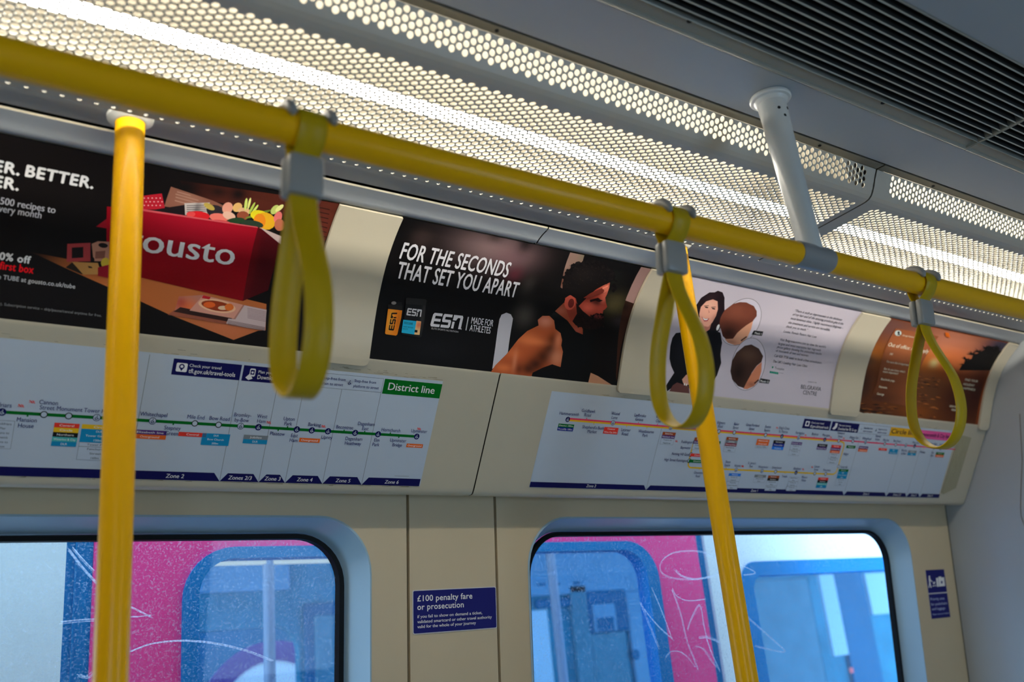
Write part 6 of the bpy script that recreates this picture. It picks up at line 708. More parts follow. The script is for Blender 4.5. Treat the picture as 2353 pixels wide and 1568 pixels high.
   ('P',[22029,1144,22449,1144,22449,1296,22029,1296],(90,96,106)),('P',[22033,1148,22445,1148,22445,1292,22033,1292],(150,160,172)),('L','Trains to',2223.9,119.9,3.344,(40,42,60),0.008,0,'C',27.36,1),('L','Stansted',2223.9,127.5,3.344,(40,42,60),0.008,0,'C',24.32,1),
   ('P',[22029,1296,22449,1296,22449,1448,22029,1448],(90,96,106)),('P',[22033,1300,22445,1300,22445,1444,22033,1444],(150,160,172)),('L','Trains to',2223.9,135.1,3.344,(40,42,60),0.008,0,'C',27.36,1),('L','Norwich',2223.9,142.7,3.344,(40,42,60),0.008,0,'C',21.28,1),
   ('B',),('P',[22678,895,23078,895,23078,975,22678,975],(0,84,30)),('L','District',2287.8,95.2,3.5200000000000005,(200,206,212),0.008,0,'C',25.6,1),('B',),('P',[23235,890,23655,890,23655,970,23235,970],(64,36,96)),('L','Elizabeth line',2344.5,94.7,3.5200000000000005,(200,206,212),0.008,0,'C',36.96,1),
   ('P',[23235,970,23655,970,23655,1050,23235,1050],(214,84,30)),('L','Overground',2344.5,102.7,3.5200000000000005,(200,206,212),0.008,0,'C',32.0,1),('B',),('P',[24151,903,24551,903,24551,973,24151,973],(206,46,36)),('L','Central',2435.1,95.3,3.0800000000000005,(200,206,212),0.008,0,'C',19.6,1),
   ('B',),('P',[24672,904,25092,904,25092,1054,24672,1054],(14,110,150)),('L','DLR',2488.2,95.8,3.3000000000000003,(200,206,212),0.008,0,'C',9.0,1),('L','Bow Church',2488.2,103.3,3.3000000000000003,(200,206,212),0.008,0,'C',30.0,1),
   ('B',),('P',[25602,909,26022,909,26022,984,25602,984],(100,106,112)),('L','Jubilee',2581.2,96.3,3.3000000000000003,(200,206,212),0.008,0,'C',21.0,1),('P',[25602,984,26022,984,26022,1059,25602,1059],(14,110,150)),('L','DLR',2581.2,103.8,3.3000000000000003,(200,206,212),0.008,0,'C',9.0,1),
   ('B',),('P',[27037,900,27477,900,27477,976,27037,976],(0,84,30)),('L','District',2725.7,95.4,3.344,(200,206,212),0.008,0,'C',24.32,1),('P',[27037,976,27477,976,27477,1052,27037,1052],(214,84,30)),('L','Overground',2725.7,103.0,3.344,(200,206,212),0.008,0,'C',30.400000000000002,1),
   ('B',),('P',[18326,1837,18766,1837,18766,1907,18326,1907],(30,100,180)),('L','Victoria',1854.6,188.8,3.0800000000000005,(200,206,212),0.008,0,'C',22.400000000000002,1),('P',[18326,1907,18766,1907,18766,2047,18326,2047],(90,96,106)),
   ('P',[18330,1911,18762,1911,18762,2043,18330,2043],(150,160,172)),('L','Trains to',1854.6,195.8,3.0800000000000005,(40,42,60),0.008,0,'C',25.200000000000003,1),('L','Gatwick',1854.6,202.8,3.0800000000000005,(40,42,60),0.008,0,'C',19.6,1),
   ('P',[18326,2047,18766,2047,18766,2257,18326,2257],(90,96,106)),('P',[18330,2051,18762,2051,18762,2253,18330,2253],(150,160,172)),('L','Victoria',1854.6,209.8,3.0800000000000005,(40,42,60),0.008,0,'C',22.400000000000002,1),
   ('L','Coach Station',1854.6,216.8,3.0800000000000005,(40,42,60),0.008,0,'C',36.4,1),('L','350m',1854.6,223.8,3.0800000000000005,(40,42,60),0.008,0,'C',11.200000000000001,1),('B',),('P',[19287,1846,19727,1846,19727,1916,19287,1916],(100,106,112)),
   ('L','Jubilee',1950.7,189.6,3.0800000000000005,(200,206,212),0.008,0,'C',19.6,1),('P',[19287,1916,19727,1916,19727,2056,19287,2056],(90,96,106)),('P',[19291,1920,19723,1920,19723,2052,19291,2052],(150,160,172)),('L','Westminster',1950.7,196.6,3.0800000000000005,(40,42,60),0.008,0,'C',30.8,1),
   ('L','Pier',1950.7,203.6,3.0800000000000005,(40,42,60),0.008,0,'C',11.200000000000001,1),('B',),('P',[19810,1851,20250,1851,20250,1921,19810,1921],(130,60,24)),('L','Bakerloo',2003.0,190.2,3.0800000000000005,(200,206,212),0.008,0,'C',22.400000000000002,1),
   ('P',[19810,1921,20250,1921,20250,1991,19810,1991],(20,20,22)),('L','Northern',2003.0,197.2,3.0800000000000005,(200,206,212),0.008,0,'C',22.400000000000002,1),('P',[19810,1991,20250,1991,20250,2131,19810,2131],(90,96,106)),
   ('P',[19814,1995,20246,1995,20246,2127,19814,2127],(150,160,172)),('L','Embankment',2003.0,204.2,3.0800000000000005,(40,42,60),0.008,0,'C',28.0,1),('L','Pier',2003.0,211.2,3.0800000000000005,(40,42,60),0.008,0,'C',11.200000000000001,1),
   ('P',[19810,2131,20250,2131,20250,2271,19810,2271],(90,96,106)),('P',[19814,2135,20246,2135,20246,2267,19814,2267],(150,160,172)),('L','Charing Cross',2003.0,218.2,3.0800000000000005,(40,42,60),0.008,0,'C',36.4,1),('L','200m',2003.0,225.2,3.0800000000000005,(40,42,60),0.008,0,'C',11.200000000000001,1),
   ('B',),('P',[20653,1861,21053,1861,21053,1993,20653,1993],(90,96,106)),('P',[20657,1865,21049,1865,21049,1989,20657,1989],(150,160,172)),('L','Blackfriars',2085.3,190.8,2.904,(40,42,60),0.008,0,'C',29.04,1),('L','Pier',2085.3,197.4,2.904,(40,42,60),0.008,0,'C',10.56,1),
   ('P',[20653,1993,21053,1993,21053,2125,20653,2125],(90,96,106)),('P',[20657,1997,21049,1997,21049,2121,20657,2121],(150,160,172)),('L','Trains to',2085.3,204.0,2.904,(40,42,60),0.008,0,'C',23.76,1),('L','Gatwick',2085.3,210.6,2.904,(40,42,60),0.008,0,'C',18.48,1),
   ('P',[20653,2125,21053,2125,21053,2257,20653,2257],(90,96,106)),('P',[20657,2129,21049,2129,21049,2253,20657,2253],(150,160,172)),('L','Trains to',2085.3,217.2,2.904,(40,42,60),0.008,0,'C',23.76,1),('L','Luton',2085.3,223.8,2.904,(40,42,60),0.008,0,'C',13.200000000000001,1),
   ('B',),('P',[21847,1848,22287,1848,22287,1922,21847,1922],(206,46,36)),('L','Central',2206.7,190.1,3.2560000000000002,(200,206,212),0.008,0,'C',20.720000000000002,1),('P',[21847,1922,22287,1922,22287,1996,21847,1996],(20,20,22)),
   ('L','Northern',2206.7,197.5,3.2560000000000002,(200,206,212),0.008,0,'C',23.680000000000003,1),('P',[21847,1996,22287,1996,22287,2070,21847,2070],(56,140,140)),('L','Waterloo & City',2206.7,204.9,3.2560000000000002,(200,206,212),0.008,0,'C',38.72,1),
   ('P',[21847,2070,22287,2070,22287,2144,21847,2144],(14,110,150)),('L','DLR',2206.7,212.3,3.2560000000000002,(200,206,212),0.008,0,'C',8.88,1),('B',),('P',[22631,1583,23061,1583,23061,1651,22631,1651],(0,84,30)),('L','District',2284.6,163.2,2.9920000000000004,(200,206,212),0.008,0,'C',21.76,1),
   ('P',[22631,1651,23061,1651,23061,1855,22631,1855],(14,110,150)),('L','DLR',2284.6,170.0,2.9920000000000004,(200,206,212),0.008,0,'C',8.16,1),('L','Tower Gateway',2284.6,176.8,2.9920000000000004,(200,206,212),0.008,0,'C',35.36,1),
   ('L','150m',2284.6,183.6,2.9920000000000004,(200,206,212),0.008,0,'C',10.88,1),('P',[22631,1855,23061,1855,23061,2059,22631,2059],(90,96,106)),('P',[22635,1859,23057,1859,23057,2055,22635,2055],(150,160,172)),('L','Fenchurch',2284.6,190.4,2.9920000000000004,(40,42,60),0.008,0,'C',24.48,1),
   ('L','Street',2284.6,197.2,2.9920000000000004,(40,42,60),0.008,0,'C',16.32,1),('L','150m',2284.6,204.0,2.9920000000000004,(40,42,60),0.008,0,'C',10.88,1),('P',[16206,1096,16286,1096,16286,1104,16206,1104],(206,46,36)),('P',[16206,1117,16286,1117,16286,1124,16206,1124],(206,46,36)),
   ('P',[16218,1083,16265,1131,16250,1131,16206,1083],(206,46,36)),('P',[16286,1136,16246,1086,16258,1086,16297,1136],(206,46,36)),('P',[19603,564,19683,564,19683,571,19603,571],(206,46,36)),('P',[19603,585,19683,585,19683,592,19603,592],(206,46,36)),
   ('P',[19616,550,19662,598,19648,598,19603,550],(206,46,36)),('P',[19683,603,19643,554,19656,554,19694,603],(206,46,36)),('P',[20790,698,20870,698,20870,705,20790,705],(206,46,36)),('P',[20790,719,20870,719,20870,726,20790,726],(206,46,36)),
   ('P',[20803,684,20849,732,20835,732,20790,684],(206,46,36)),('P',[20870,737,20830,687,20843,687,20881,737],(206,46,36)),('P',[21851,696,21931,696,21931,703,21851,703],(206,46,36)),('P',[21851,717,21931,717,21931,724,21851,724],(206,46,36)),
   ('P',[21864,682,21910,730,21896,730,21851,682],(206,46,36)),('P',[21931,735,21891,685,21904,685,21942,735],(206,46,36)),('P',[22417,697,22497,697,22497,704,22417,704],(206,46,36)),('P',[22417,718,22497,718,22497,725,22417,725],(206,46,36)),
   ('P',[22429,683,22476,731,22461,731,22417,683],(206,46,36)),('P',[22497,736,22457,687,22469,687,22508,736],(206,46,36)),('P',[18707,1630,18787,1630,18787,1638,18707,1638],(206,46,36)),('P',[18707,1651,18787,1651,18787,1658,18707,1658],(206,46,36)),
   ('P',[18720,1617,18766,1665,18752,1665,18707,1617],(206,46,36)),('P',[18787,1670,18747,1620,18760,1620,18798,1670],(206,46,36)),('P',[18698,1628,18778,1628,18778,1635,18698,1635],(206,46,36)),('P',[18698,1649,18778,1649,18778,1656,18698,1656],(206,46,36)),
   ('P',[18710,1614,18757,1662,18742,1662,18698,1614],(206,46,36)),('P',[18778,1667,18738,1617,18750,1617,18789,1667],(206,46,36)),('P',[21072,1633,21152,1633,21152,1640,21072,1640],(206,46,36)),('P',[21072,1654,21152,1654,21152,1661,21072,1661],(206,46,36)),
   ('P',[21085,1619,21131,1667,21117,1667,21072,1619],(206,46,36)),('P',[21152,1672,21112,1623,21125,1623,21163,1672],(206,46,36)),('P',[21415,1556,21495,1556,21495,1563,21415,1563],(206,46,36)),('P',[21415,1577,21495,1577,21495,1584,21415,1584],(206,46,36)),
   ('P',[21428,1542,21474,1590,21460,1590,21415,1542],(206,46,36)),('P',[21495,1595,21455,1545,21468,1545,21506,1595],(206,46,36)),
  ],
  'station_name': [
   ('B',),('L','Hammersmith',1288.5,69.5,6.9,(30,32,84),0.006,0,'C',None,0.93),('B',),('L','Goldhawk',1339.7,59.5,6.9,(30,32,84),0.006,0,'C',None,0.93),('L','Road',1339.7,69.0,6.9,(30,32,84),0.006,0,'C',None,0.93),('B',),('L','Shepherd\u2019s Bush',1363.4,95.9,6.9,(30,32,84),0.006,0,'C',None,0.93),
   ('L','Market',1363.4,105.4,6.9,(30,32,84),0.006,0,'C',None,0.93),('B',),('L','Wood',1417.4,60.0,6.9,(30,32,84),0.006,0,'C',None,0.93),('L','Lane',1417.4,69.5,6.9,(30,32,84),0.006,0,'C',None,0.93),('B',),('L','Latimer',1459.7,95.9,6.9,(30,32,84),0.006,0,'C',None,0.93),
   ('L','Road',1459.7,105.4,6.9,(30,32,84),0.006,0,'C',None,0.93),('B',),('L','Ladbroke',1491.9,59.5,6.9,(30,32,84),0.006,0,'C',None,0.93),('L','Grove',1491.9,69.0,6.9,(30,32,84),0.006,0,'C',None,0.93),('B',),('L','Westbourne',1521.8,95.9,6.9,(30,32,84),0.006,0,'C',None,0.93),
   ('L','Park',1521.8,105.4,6.9,(30,32,84),0.006,0,'C',None,0.93),('B',),('L','Royal',1551.6,59.5,6.9,(30,32,84),0.006,0,'C',None,0.93),('L','Oak',1551.6,69.0,6.9,(30,32,84),0.006,0,'C',None,0.93),('B',),('L','Edgware',1758.3,60.0,6.9,(30,32,84),0.006,0,'C',None,0.8),
   ('L','Road',1758.3,69.5,6.9,(30,32,84),0.006,0,'C',None,0.8),('B',),('L','Baker',1813.0,60.0,6.9,(30,32,84),0.006,0,'C',None,0.8),('L','Street',1813.0,69.5,6.9,(30,32,84),0.006,0,'C',None,0.8),('B',),('L','Great Portland',1871.5,59.5,6.9,(30,32,84),0.006,0,'C',None,0.8),
   ('L','Street',1871.5,69.0,6.9,(30,32,84),0.006,0,'C',None,0.8),('B',),('L','Euston',1929.2,60.0,6.9,(30,32,84),0.006,0,'C',None,0.8),('L','Square',1929.2,69.5,6.9,(30,32,84),0.006,0,'C',None,0.8),('B',),('L','King\u2019s Cross',1992.4,60.0,6.9,(30,32,84),0.006,0,'C',None,0.8),
   ('L','St. Pancras',1992.4,69.5,6.9,(30,32,84),0.006,0,'C',None,0.8),('B',),('L','Farringdon',2058.9,69.5,6.9,(30,32,84),0.006,0,'C',None,0.8),('B',),('L','Barbican',2120.8,69.0,6.9,(30,32,84),0.006,0,'C',None,0.8),('B',),
   ('L','Moorgate',2167.5,69.5,6.9,(30,32,84),0.006,0,'C',None,0.8),('B',),('L','Liverpool',2228.0,60.0,6.9,(30,32,84),0.006,0,'C',None,0.8),('L','Street',2228.0,69.5,6.9,(30,32,84),0.006,0,'C',None,0.8),('B',),('L','Aldgate East',2289.3,69.5,6.9,(30,32,84),0.006,0,'C',None,0.8),
   ('B',),('L','Whitechapel',2347.1,69.5,6.9,(30,32,84),0.006,0,'C',None,0.8),('B',),('L','Stepney',2396.5,59.5,6.9,(30,32,84),0.006,0,'C',None,0.8),('L','Green',2396.5,69.0,6.9,(30,32,84),0.006,0,'C',None,0.8),('B',),('L','Mile End',2437.1,69.5,6.9,(30,32,84),0.006,0,'C',None,0.8),
   ('B',),('L','Bow Road',2490.4,69.5,6.9,(30,32,84),0.006,0,'C',None,0.8),('B',),('L','Bromley-',2539.9,95.4,6.9,(30,32,84),0.006,0,'C',None,0.8),('L','by-Bow',2539.9,104.9,6.9,(30,32,84),0.006,0,'C',None,0.8),('B',),('L','West Ham',2584.4,69.5,6.9,(30,32,84),0.006,0,'C',None,0.8),
   ('B',),('L','Plaistow',2632.5,95.9,6.9,(30,32,84),0.006,0,'C',None,0.8),('B',),('L','Upton Park',2676.2,69.0,6.9,(30,32,84),0.006,0,'C',None,0.8),('B',),('L','East',2684.8,95.4,6.9,(30,32,84),0.006,0,'C',None,0.8),('L','Ham',2684.8,104.9,6.9,(30,32,84),0.006,0,'C',None,0.8),
   ('B',),('L','Barking',2720.9,69.5,6.9,(30,32,84),0.006,0,'C',None,0.8),('B',),('L','Gloucester',1725.2,188.7,6.4,(30,32,84),0.006,0,'C',None,0.76),('L','Road',1725.2,197.6,6.4,(30,32,84),0.006,0,'C',None,0.76),('B',),('L','South',1771.2,188.7,6.4,(30,32,84),0.006,0,'C',None,0.76),
   ('L','Kensington',1771.2,197.6,6.4,(30,32,84),0.006,0,'C',None,0.76),('B',),('L','Sloane',1817.8,157.5,6.4,(30,32,84),0.006,0,'C',None,0.76),('L','Square',1817.8,166.3,6.4,(30,32,84),0.006,0,'C',None,0.76),('B',),('L','Victoria',1855.0,166.3,6.4,(30,32,84),0.006,0,'C',None,0.76),
   ('B',),('L','St. James\u2019s',1905.7,157.5,6.4,(30,32,84),0.006,0,'C',None,0.76),('L','Park',1905.7,166.3,6.4,(30,32,84),0.006,0,'C',None,0.76),('B',),('L','Westminster',1952.1,166.3,6.4,(30,32,84),0.006,0,'C',None,0.76),
   ('B',),('L','Embankment',2005.1,166.3,6.4,(30,32,84),0.006,0,'C',None,0.76),('B',),('L','Temple',2044.1,188.7,6.4,(30,32,84),0.006,0,'C',None,0.76),('B',),('L','Blackfriars',2087.0,166.3,6.4,(30,32,84),0.006,0,'C',None,0.76),
   ('B',),('L','Mansion',2126.0,188.7,6.4,(30,32,84),0.006,0,'C',None,0.76),('L','House',2126.0,197.6,6.4,(30,32,84),0.006,0,'C',None,0.76),('B',),('L','Cannon',2165.0,157.5,6.4,(30,32,84),0.006,0,'C',None,0.76),('L','Street',2165.0,166.3,6.4,(30,32,84),0.006,0,'C',None,0.76),
   ('B',),('L','Monument',2211.6,166.3,6.4,(30,32,84),0.006,0,'C',None,0.76),('L','Paddington',1676.7,114.2,6.6,(30,32,84),0.006,0,'R',None,0.84),('L','Notting Hill Gate',1676.7,144.8,6.6,(30,32,84),0.006,0,'R',None,0.84),('L','High Street Kensington',1676.7,160.2,6.6,(30,32,84),0.006,0,'R',None,0.84),
   ('L','Bayswater',1676.7,128.3,6.6,(30,32,84),0.006,0,'R',None,0.84),('L','Aldgate',2262.9,116.7,6.2,(30,32,84),0.006,0,'L',None,0.8),('L','Tower Hill',2264.9,154.9,6.2,(30,32,84),0.006,0,'L',None,0.8),
  ],
  'zone_label': [
   ('B',),('L','Zone 2',1398.3,230.5,6.4,(190,196,206),0.012,0.12,'C',None,1.0),('B',),('L','Zone 1',1942.4,230.5,6.4,(190,196,206),0.012,0.12,'C',None,1.0),('B',),('L','Zone 2',2415.3,230.5,6.4,(190,196,206),0.012,0.12,'C',None,1.0),
   ('B',),('L','Zones 2/3',2565.4,230.5,6.4,(190,196,206),0.012,0.12,'C',None,1.0),('B',),('L','Zone 3',2650.5,230.5,6.4,(190,196,206),0.012,0.12,'C',None,1.0),('B',),('L','Zone 4',2736.9,230.5,6.4,(190,196,206),0.012,0.12,'C',None,1.0),
  ],
  'header_text': [
   ('L','Check your travel',2091.5,37.8,5,(196,200,212),0.004,0,'L',None,1.0),('L','tfl.gov.uk/travel-tools',2091.5,48.8,7.4,(206,210,220),0.014,0,'L',75.92395938398886,1.0),('L','Plan your journey',2209.4,37.8,5,(196,200,212),0.004,0,'L',None,1.0),
   ('L','Download the TfL Go app',2209.4,48.8,7.4,(206,210,220),0.014,0,'L',82.2033405882512,1.0),('L','Step-free from',2320.6,38.8,5,(30,32,84),0.006,0,'L',40,1.0),('L','train to street',2320.6,47.8,5,(30,32,84),0.006,0,'L',42,1.0),
   ('L','Step-free from',2387.7,38.8,5,(30,32,84),0.006,0,'L',40,1.0),('L','platform to street',2387.7,47.8,5,(30,32,84),0.006,0,'L',42,1.0),('L','Circle line',2451.2,44.5,13,(50,30,40),0.012,0,'L',123.67511393371706,1.0),('L','Hammersmith & City line',2589.4,44.5,11,(50,24,60),0.01,0,'L',159.46809953478123,1.0),
  ],
 },
 'fare': {
  'headline': [
   ('T','\u00a3100 penalty fare',993.4,1124.1,211.1,11.16,(192,192,206),0.014,0),('B',),('T','or prosecution',993.2,1102.6,227.5,11.07,(192,192,206),0.014,0),('B',),
  ],
  'small_print': [
   ('T','if you fail to show on demand a ticket,',993.0,1147.8,243.4,5.79,(192,192,206),0.012,0),('B',),('T','validated smartcard or other travel authority',992.9,1171.7,253.2,5.79,(192,192,206),0.012,0),('B',),('T','valid for the whole of your journey',992.8,1131.7,262.7,5.74,(192,192,206),0.012,0),
   ('B',),
  ],
 },
 'prio': {
  'symbol': [
   ('P',[28346,2246,28795,2237,28792,2499,28336,2506],(192,192,206)),('P',[28485,2213,28643,2208,28644,2241,28485,2246],(192,192,206)),('P',[28604,2335,28694,2362,28641,2431,28578,2406],(20,26,90)),('P',[28450,2249,28467,2250,28458,2501,28441,2500],(20,26,90)),
   ('P',[28039,2194,28027,2210,28004,2220,27977,2219,27959,2208,27954,2191,27966,2175,27990,2165,28016,2166,28035,2177],(192,192,206)),('P',[27947,2224,28024,2222,28050,2293,28141,2343,28120,2361,28010,2320,28006,2409,28048,2518,27995,2526,27951,2421,27919,2523,27868,2521,27943,2383],(192,192,206)),
   ('P',[28153,2367,28278,2348,28245,2413,28155,2428],(192,192,206)),('P',[28178,2476,28165,2492,28139,2498,28116,2491,28110,2474,28124,2458,28150,2452,28172,2459],(192,192,206)),('P',[28283,2471,28269,2487,28244,2493,28221,2485,28215,2468,28229,2452,28255,2446,28277,2454],(192,192,206)),
  ],
  'lettering': [
   ('T','Priority area',2789.9,2865.8,289.8,7.77,(150,160,196),0.008,0),('B',),('T','for pushchairs',2789.7,2877.1,304.8,7.75,(150,160,196),0.008,0),('B',),('T','and luggage',2791.4,2863.1,318.7,7.71,(150,160,196),0.008,0),('B',),
   ('T','Please remove if asked',2790.7,2880.4,333.1,4.52,(150,160,196),0.008,0),('B',),
  ],
 },
}
# key-scratched scribbles on the panes, in tenths of a millimetre
SCRATCHES = {1:[[3499,979,3518,1004,3544,1039,3576,1080,3609,1123,3642,1165,3671,1202,3696,1233,3719,1261,3741,1288,3764,1314,3788,1341,3814,1370,3844,1404,3879,1442,3915,1480,3949,1516,3979,1547,3999,1569],[3549,952,3571,977,3602,1012,3638,1054,3676,1097,3714,1139,3748,1176,3780,1210,3813,1243,3846,1275,3875,1304,3900,1328,3918,1346],[3466,2164,3498,2163,3543,2160,3596,2157,3653,2154,3710,2151,3760,2149,3809,2148,3860,2148,3910,2148,3956,2148,3994,2148,4023,2148],[4551,1937,4573,1949,4603,1965,4640,1984,4679,2005,4717,2026,4751,2044,4783,2061,4817,2079,4850,2097,4880,2113,4906,2127,4924,2137],[4924,2137,4906,2138,4882,2141,4853,2143,4821,2146,4788,2148,4757,2150,4724,2151,4687,2151,4649,2151,4614,2151,4584,2150,4563,2150],[4596,2722,4630,2710,4676,2693,4732,2674,4794,2654,4858,2636,4922,2622,4987,2613,5055,2606,5127,2600,5200,2597,5274,2596,5347,2596,5419,2598,5492,2602,5565,2608,5639,2615,5713,2624,5787,2634,5862,2646,5937,2660,6013,2675,6089,2691,6166,2709,6243,2729,6320,2750,6399,2773,6478,2798,6557,2823,6635,2850,6712,2879,6794,2911,6881,2948,6967,2986,7047,3022,7115,3052,7164,3074],[3792,3004,3807,3011,3827,3022,3852,3034,3878,3045,3903,3053,3924,3055,3944,3049,3964,3038,3982,3023,3999,3007,4013,2993,4024,2984]],2:[[19191,1443,19140,1424,19071,1397,18989,1366,18899,1335,18805,1307,18713,1286,18618,1273,18516,1263,18411,1257,18306,1254,18205,1254,18110,1255,18022,1258,17937,1263,17855,1270,17776,1280,17702,1292,17632,1308,17566,1328,17502,1352,17442,1379,17387,1407,17339,1436,17299,1465,17266,1493,17240,1523,17221,1554,17207,1585,17199,1615,17196,1644,17197,1673,17203,1702,17215,1730,17233,1758,17259,1784,17295,1808,17341,1831,17397,1852,17461,1872,17532,1891,17608,1907,17688,1921,17774,1933,17867,1943,17967,1951,18069,1956,18173,1960,18274,1961,18377,1959,18485,1954,18593,1947,18698,1938,18797,1928,18887,1919,18968,1908,19045,1894,19116,1880,19178,1866,19229,1855,19268,1847],[17710,1698,17731,1715,17758,1739,17791,1767,17830,1796,17876,1824,17930,1848,17992,1868,18063,1889,18142,1907,18225,1924,18311,1936,18396,1944,18489,1946,18594,1941,18701,1933,18802,1923,18888,1914,18949,1908],[19316,1446,19398,1465,19512,1492,19648,1525,19793,1560,19935,1597,20062,1634,20186,1672,20321,1715,20452,1759,20567,1801,20651,1838,20691,1867,20671,1887,20598,1900,20494,1907,20382,1912,20284,1915,20221,1918],[17550,2139,17564,2162,17581,2196,17602,2235,17628,2276,17662,2314,17703,2346,17753,2372,17810,2397,17874,2419,17944,2438,18020,2453,18101,2464,18196,2470,18308,2469,18425,2465,18538,2459,18634,2454,18703,2450],[17546,2179,17572,2240,17609,2323,17652,2422,17697,2530,17740,2642,17778,2751,17808,2862,17836,2982,17861,3105,17886,3225,17911,3338,17939,3437,17970,3523,18003,3599,18037,3667,18070,3730,18101,3789,18129,3847,18154,3905,18177,3962,18199,4015,18218,4063,18233,4102,18245,4132],[17968,3161,17990,3127,18019,3079,18055,3022,18094,2962,18136,2904,18178,2852,18224,2799,18277,2737,18333,2677,18387,2628,18435,2601,18474,2604,18501,2645,18519,2719,18531,2814,18541,2919,18552,3024,18567,3117,18584,3198,18599,3277,18615,3356,18634,3436,18659,3520,18692,3609,18737,3713,18796,3831,18860,3953,18922,4068,18975,4166,19012,4236],[16453,2449,16479,2479,16513,2521,16555,2571,16602,2625,16652,2680,16702,2734,16755,2787,16812,2843,16873,2900,16935,2958,16998,3013,17061,3066,17130,3119,17205,3174,17282,3227,17353,3275,17414,3316,17458,3346],[16453,2449,16473,2492,16501,2552,16533,2623,16569,2699,16604,2776,16637,2847,16668,2915,16700,2984,16732,3054,16763,3122,16794,3186,16822,3246,16849,3302,16877,3358,16903,3411,16927,3458,16947,3497,16962,3526],[16870,2113,16891,2152,16919,2206,16954,2270,16990,2339,17027,2410,17061,2477,17092,2542,17124,2607,17155,2674,17186,2742,17217,2811,17248,2881,17281,2958,17316,3042,17352,3128,17384,3208,17412,3276,17432,3325],[18357,3386,18382,3384,18417,3381,18459,3378,18504,3377,18551,3377,18597,3381,18644,3389,18693,3401,18744,3415,18795,3430,18845,3446,18891,3461,18936,3478,18982,3496,19026,3515,19066,3533,19100,3548,19125,3558],[17158,3811,17177,3794,17202,3769,17232,3740,17266,3711,17302,3687,17341,3670,17382,3660,17428,3654,17477,3653,17527,3655,17577,3661,17625,3671,17672,3685,17718,3702,17764,3723,17809,3748,17855,3777,17900,3809,17947,3851,17998,3901,18048,3956,18094,4009,18133,4054,18162,4086],[20154,2917,20213,2956,20294,3012,20390,3077,20494,3148,20598,3219,20695,3286,20788,3349,20884,3414,20980,3479,21074,3543,21163,3604,21245,3661,21327,3718,21415,3776,21497,3831,21564,3880,21606,3919,21613,3944,21577,3952,21506,3946,21409,3930,21299,3908,21186,3884,21080,3862,20972,3839,20850,3811,20725,3781,20608,3753,20509,3728,20438,3711],[18218,3576,18249,3585,18294,3596,18347,3610,18403,3627,18457,3649,18504,3676,18543,3710,18579,3751,18613,3797,18647,3844,18680,3890,18715,3932,18753,3973,18794,4015,18836,4056,18875,4094,18908,4126,18931,4149]]}
def all_strings():
    S = {}
    for g in ART.values():
        for items in g.values():
            for it in items:
                if it[0] == 'T': S[(it[1], it[7], it[8])] = None
                elif it[0] == 'L': S[(it[1], it[6], it[7])] = None
    S[('H', 0, 0)] = None
    return S
def make_glyphs():
    S = all_strings(); obs = {}
    for k in S:
        cu = bpy.data.curves.new('t', 'FONT'); cu.body = k[0]; cu.shear = k[2]; cu.resolution_u = 3; cu.space_character = 1.0 + (k[1] * 2.6 if k[1] > .013 else 0); cu.fill_mode = 'FRONT'
        o = bpy.data.objects.new('t', cu); COL.objects.link(o); obs[k] = o
    dg = bpy.context.evaluated_depsgraph_get(); dg.update()
    for k, o in obs.items():
        me = bpy.data.meshes.new_from_object(o.evaluated_get(dg))
        S[k] = ([tuple(v.co[:2]) for v in me.vertices], [tuple(p.vertices) for p in me.polygons])
        bpy.data.meshes.remove(me)
    for k, o in obs.items():
        cu = o.data; bpy.data.objects.remove(o); bpy.data.curves.remove(cu)
    return S
GLY = make_glyphs()
CAPH = max(v[1] for v in GLY[('H', 0, 0)][0])
INK = 1.7
def ink(c): return tuple(min(0.86, x * INK) for x in lin(c))
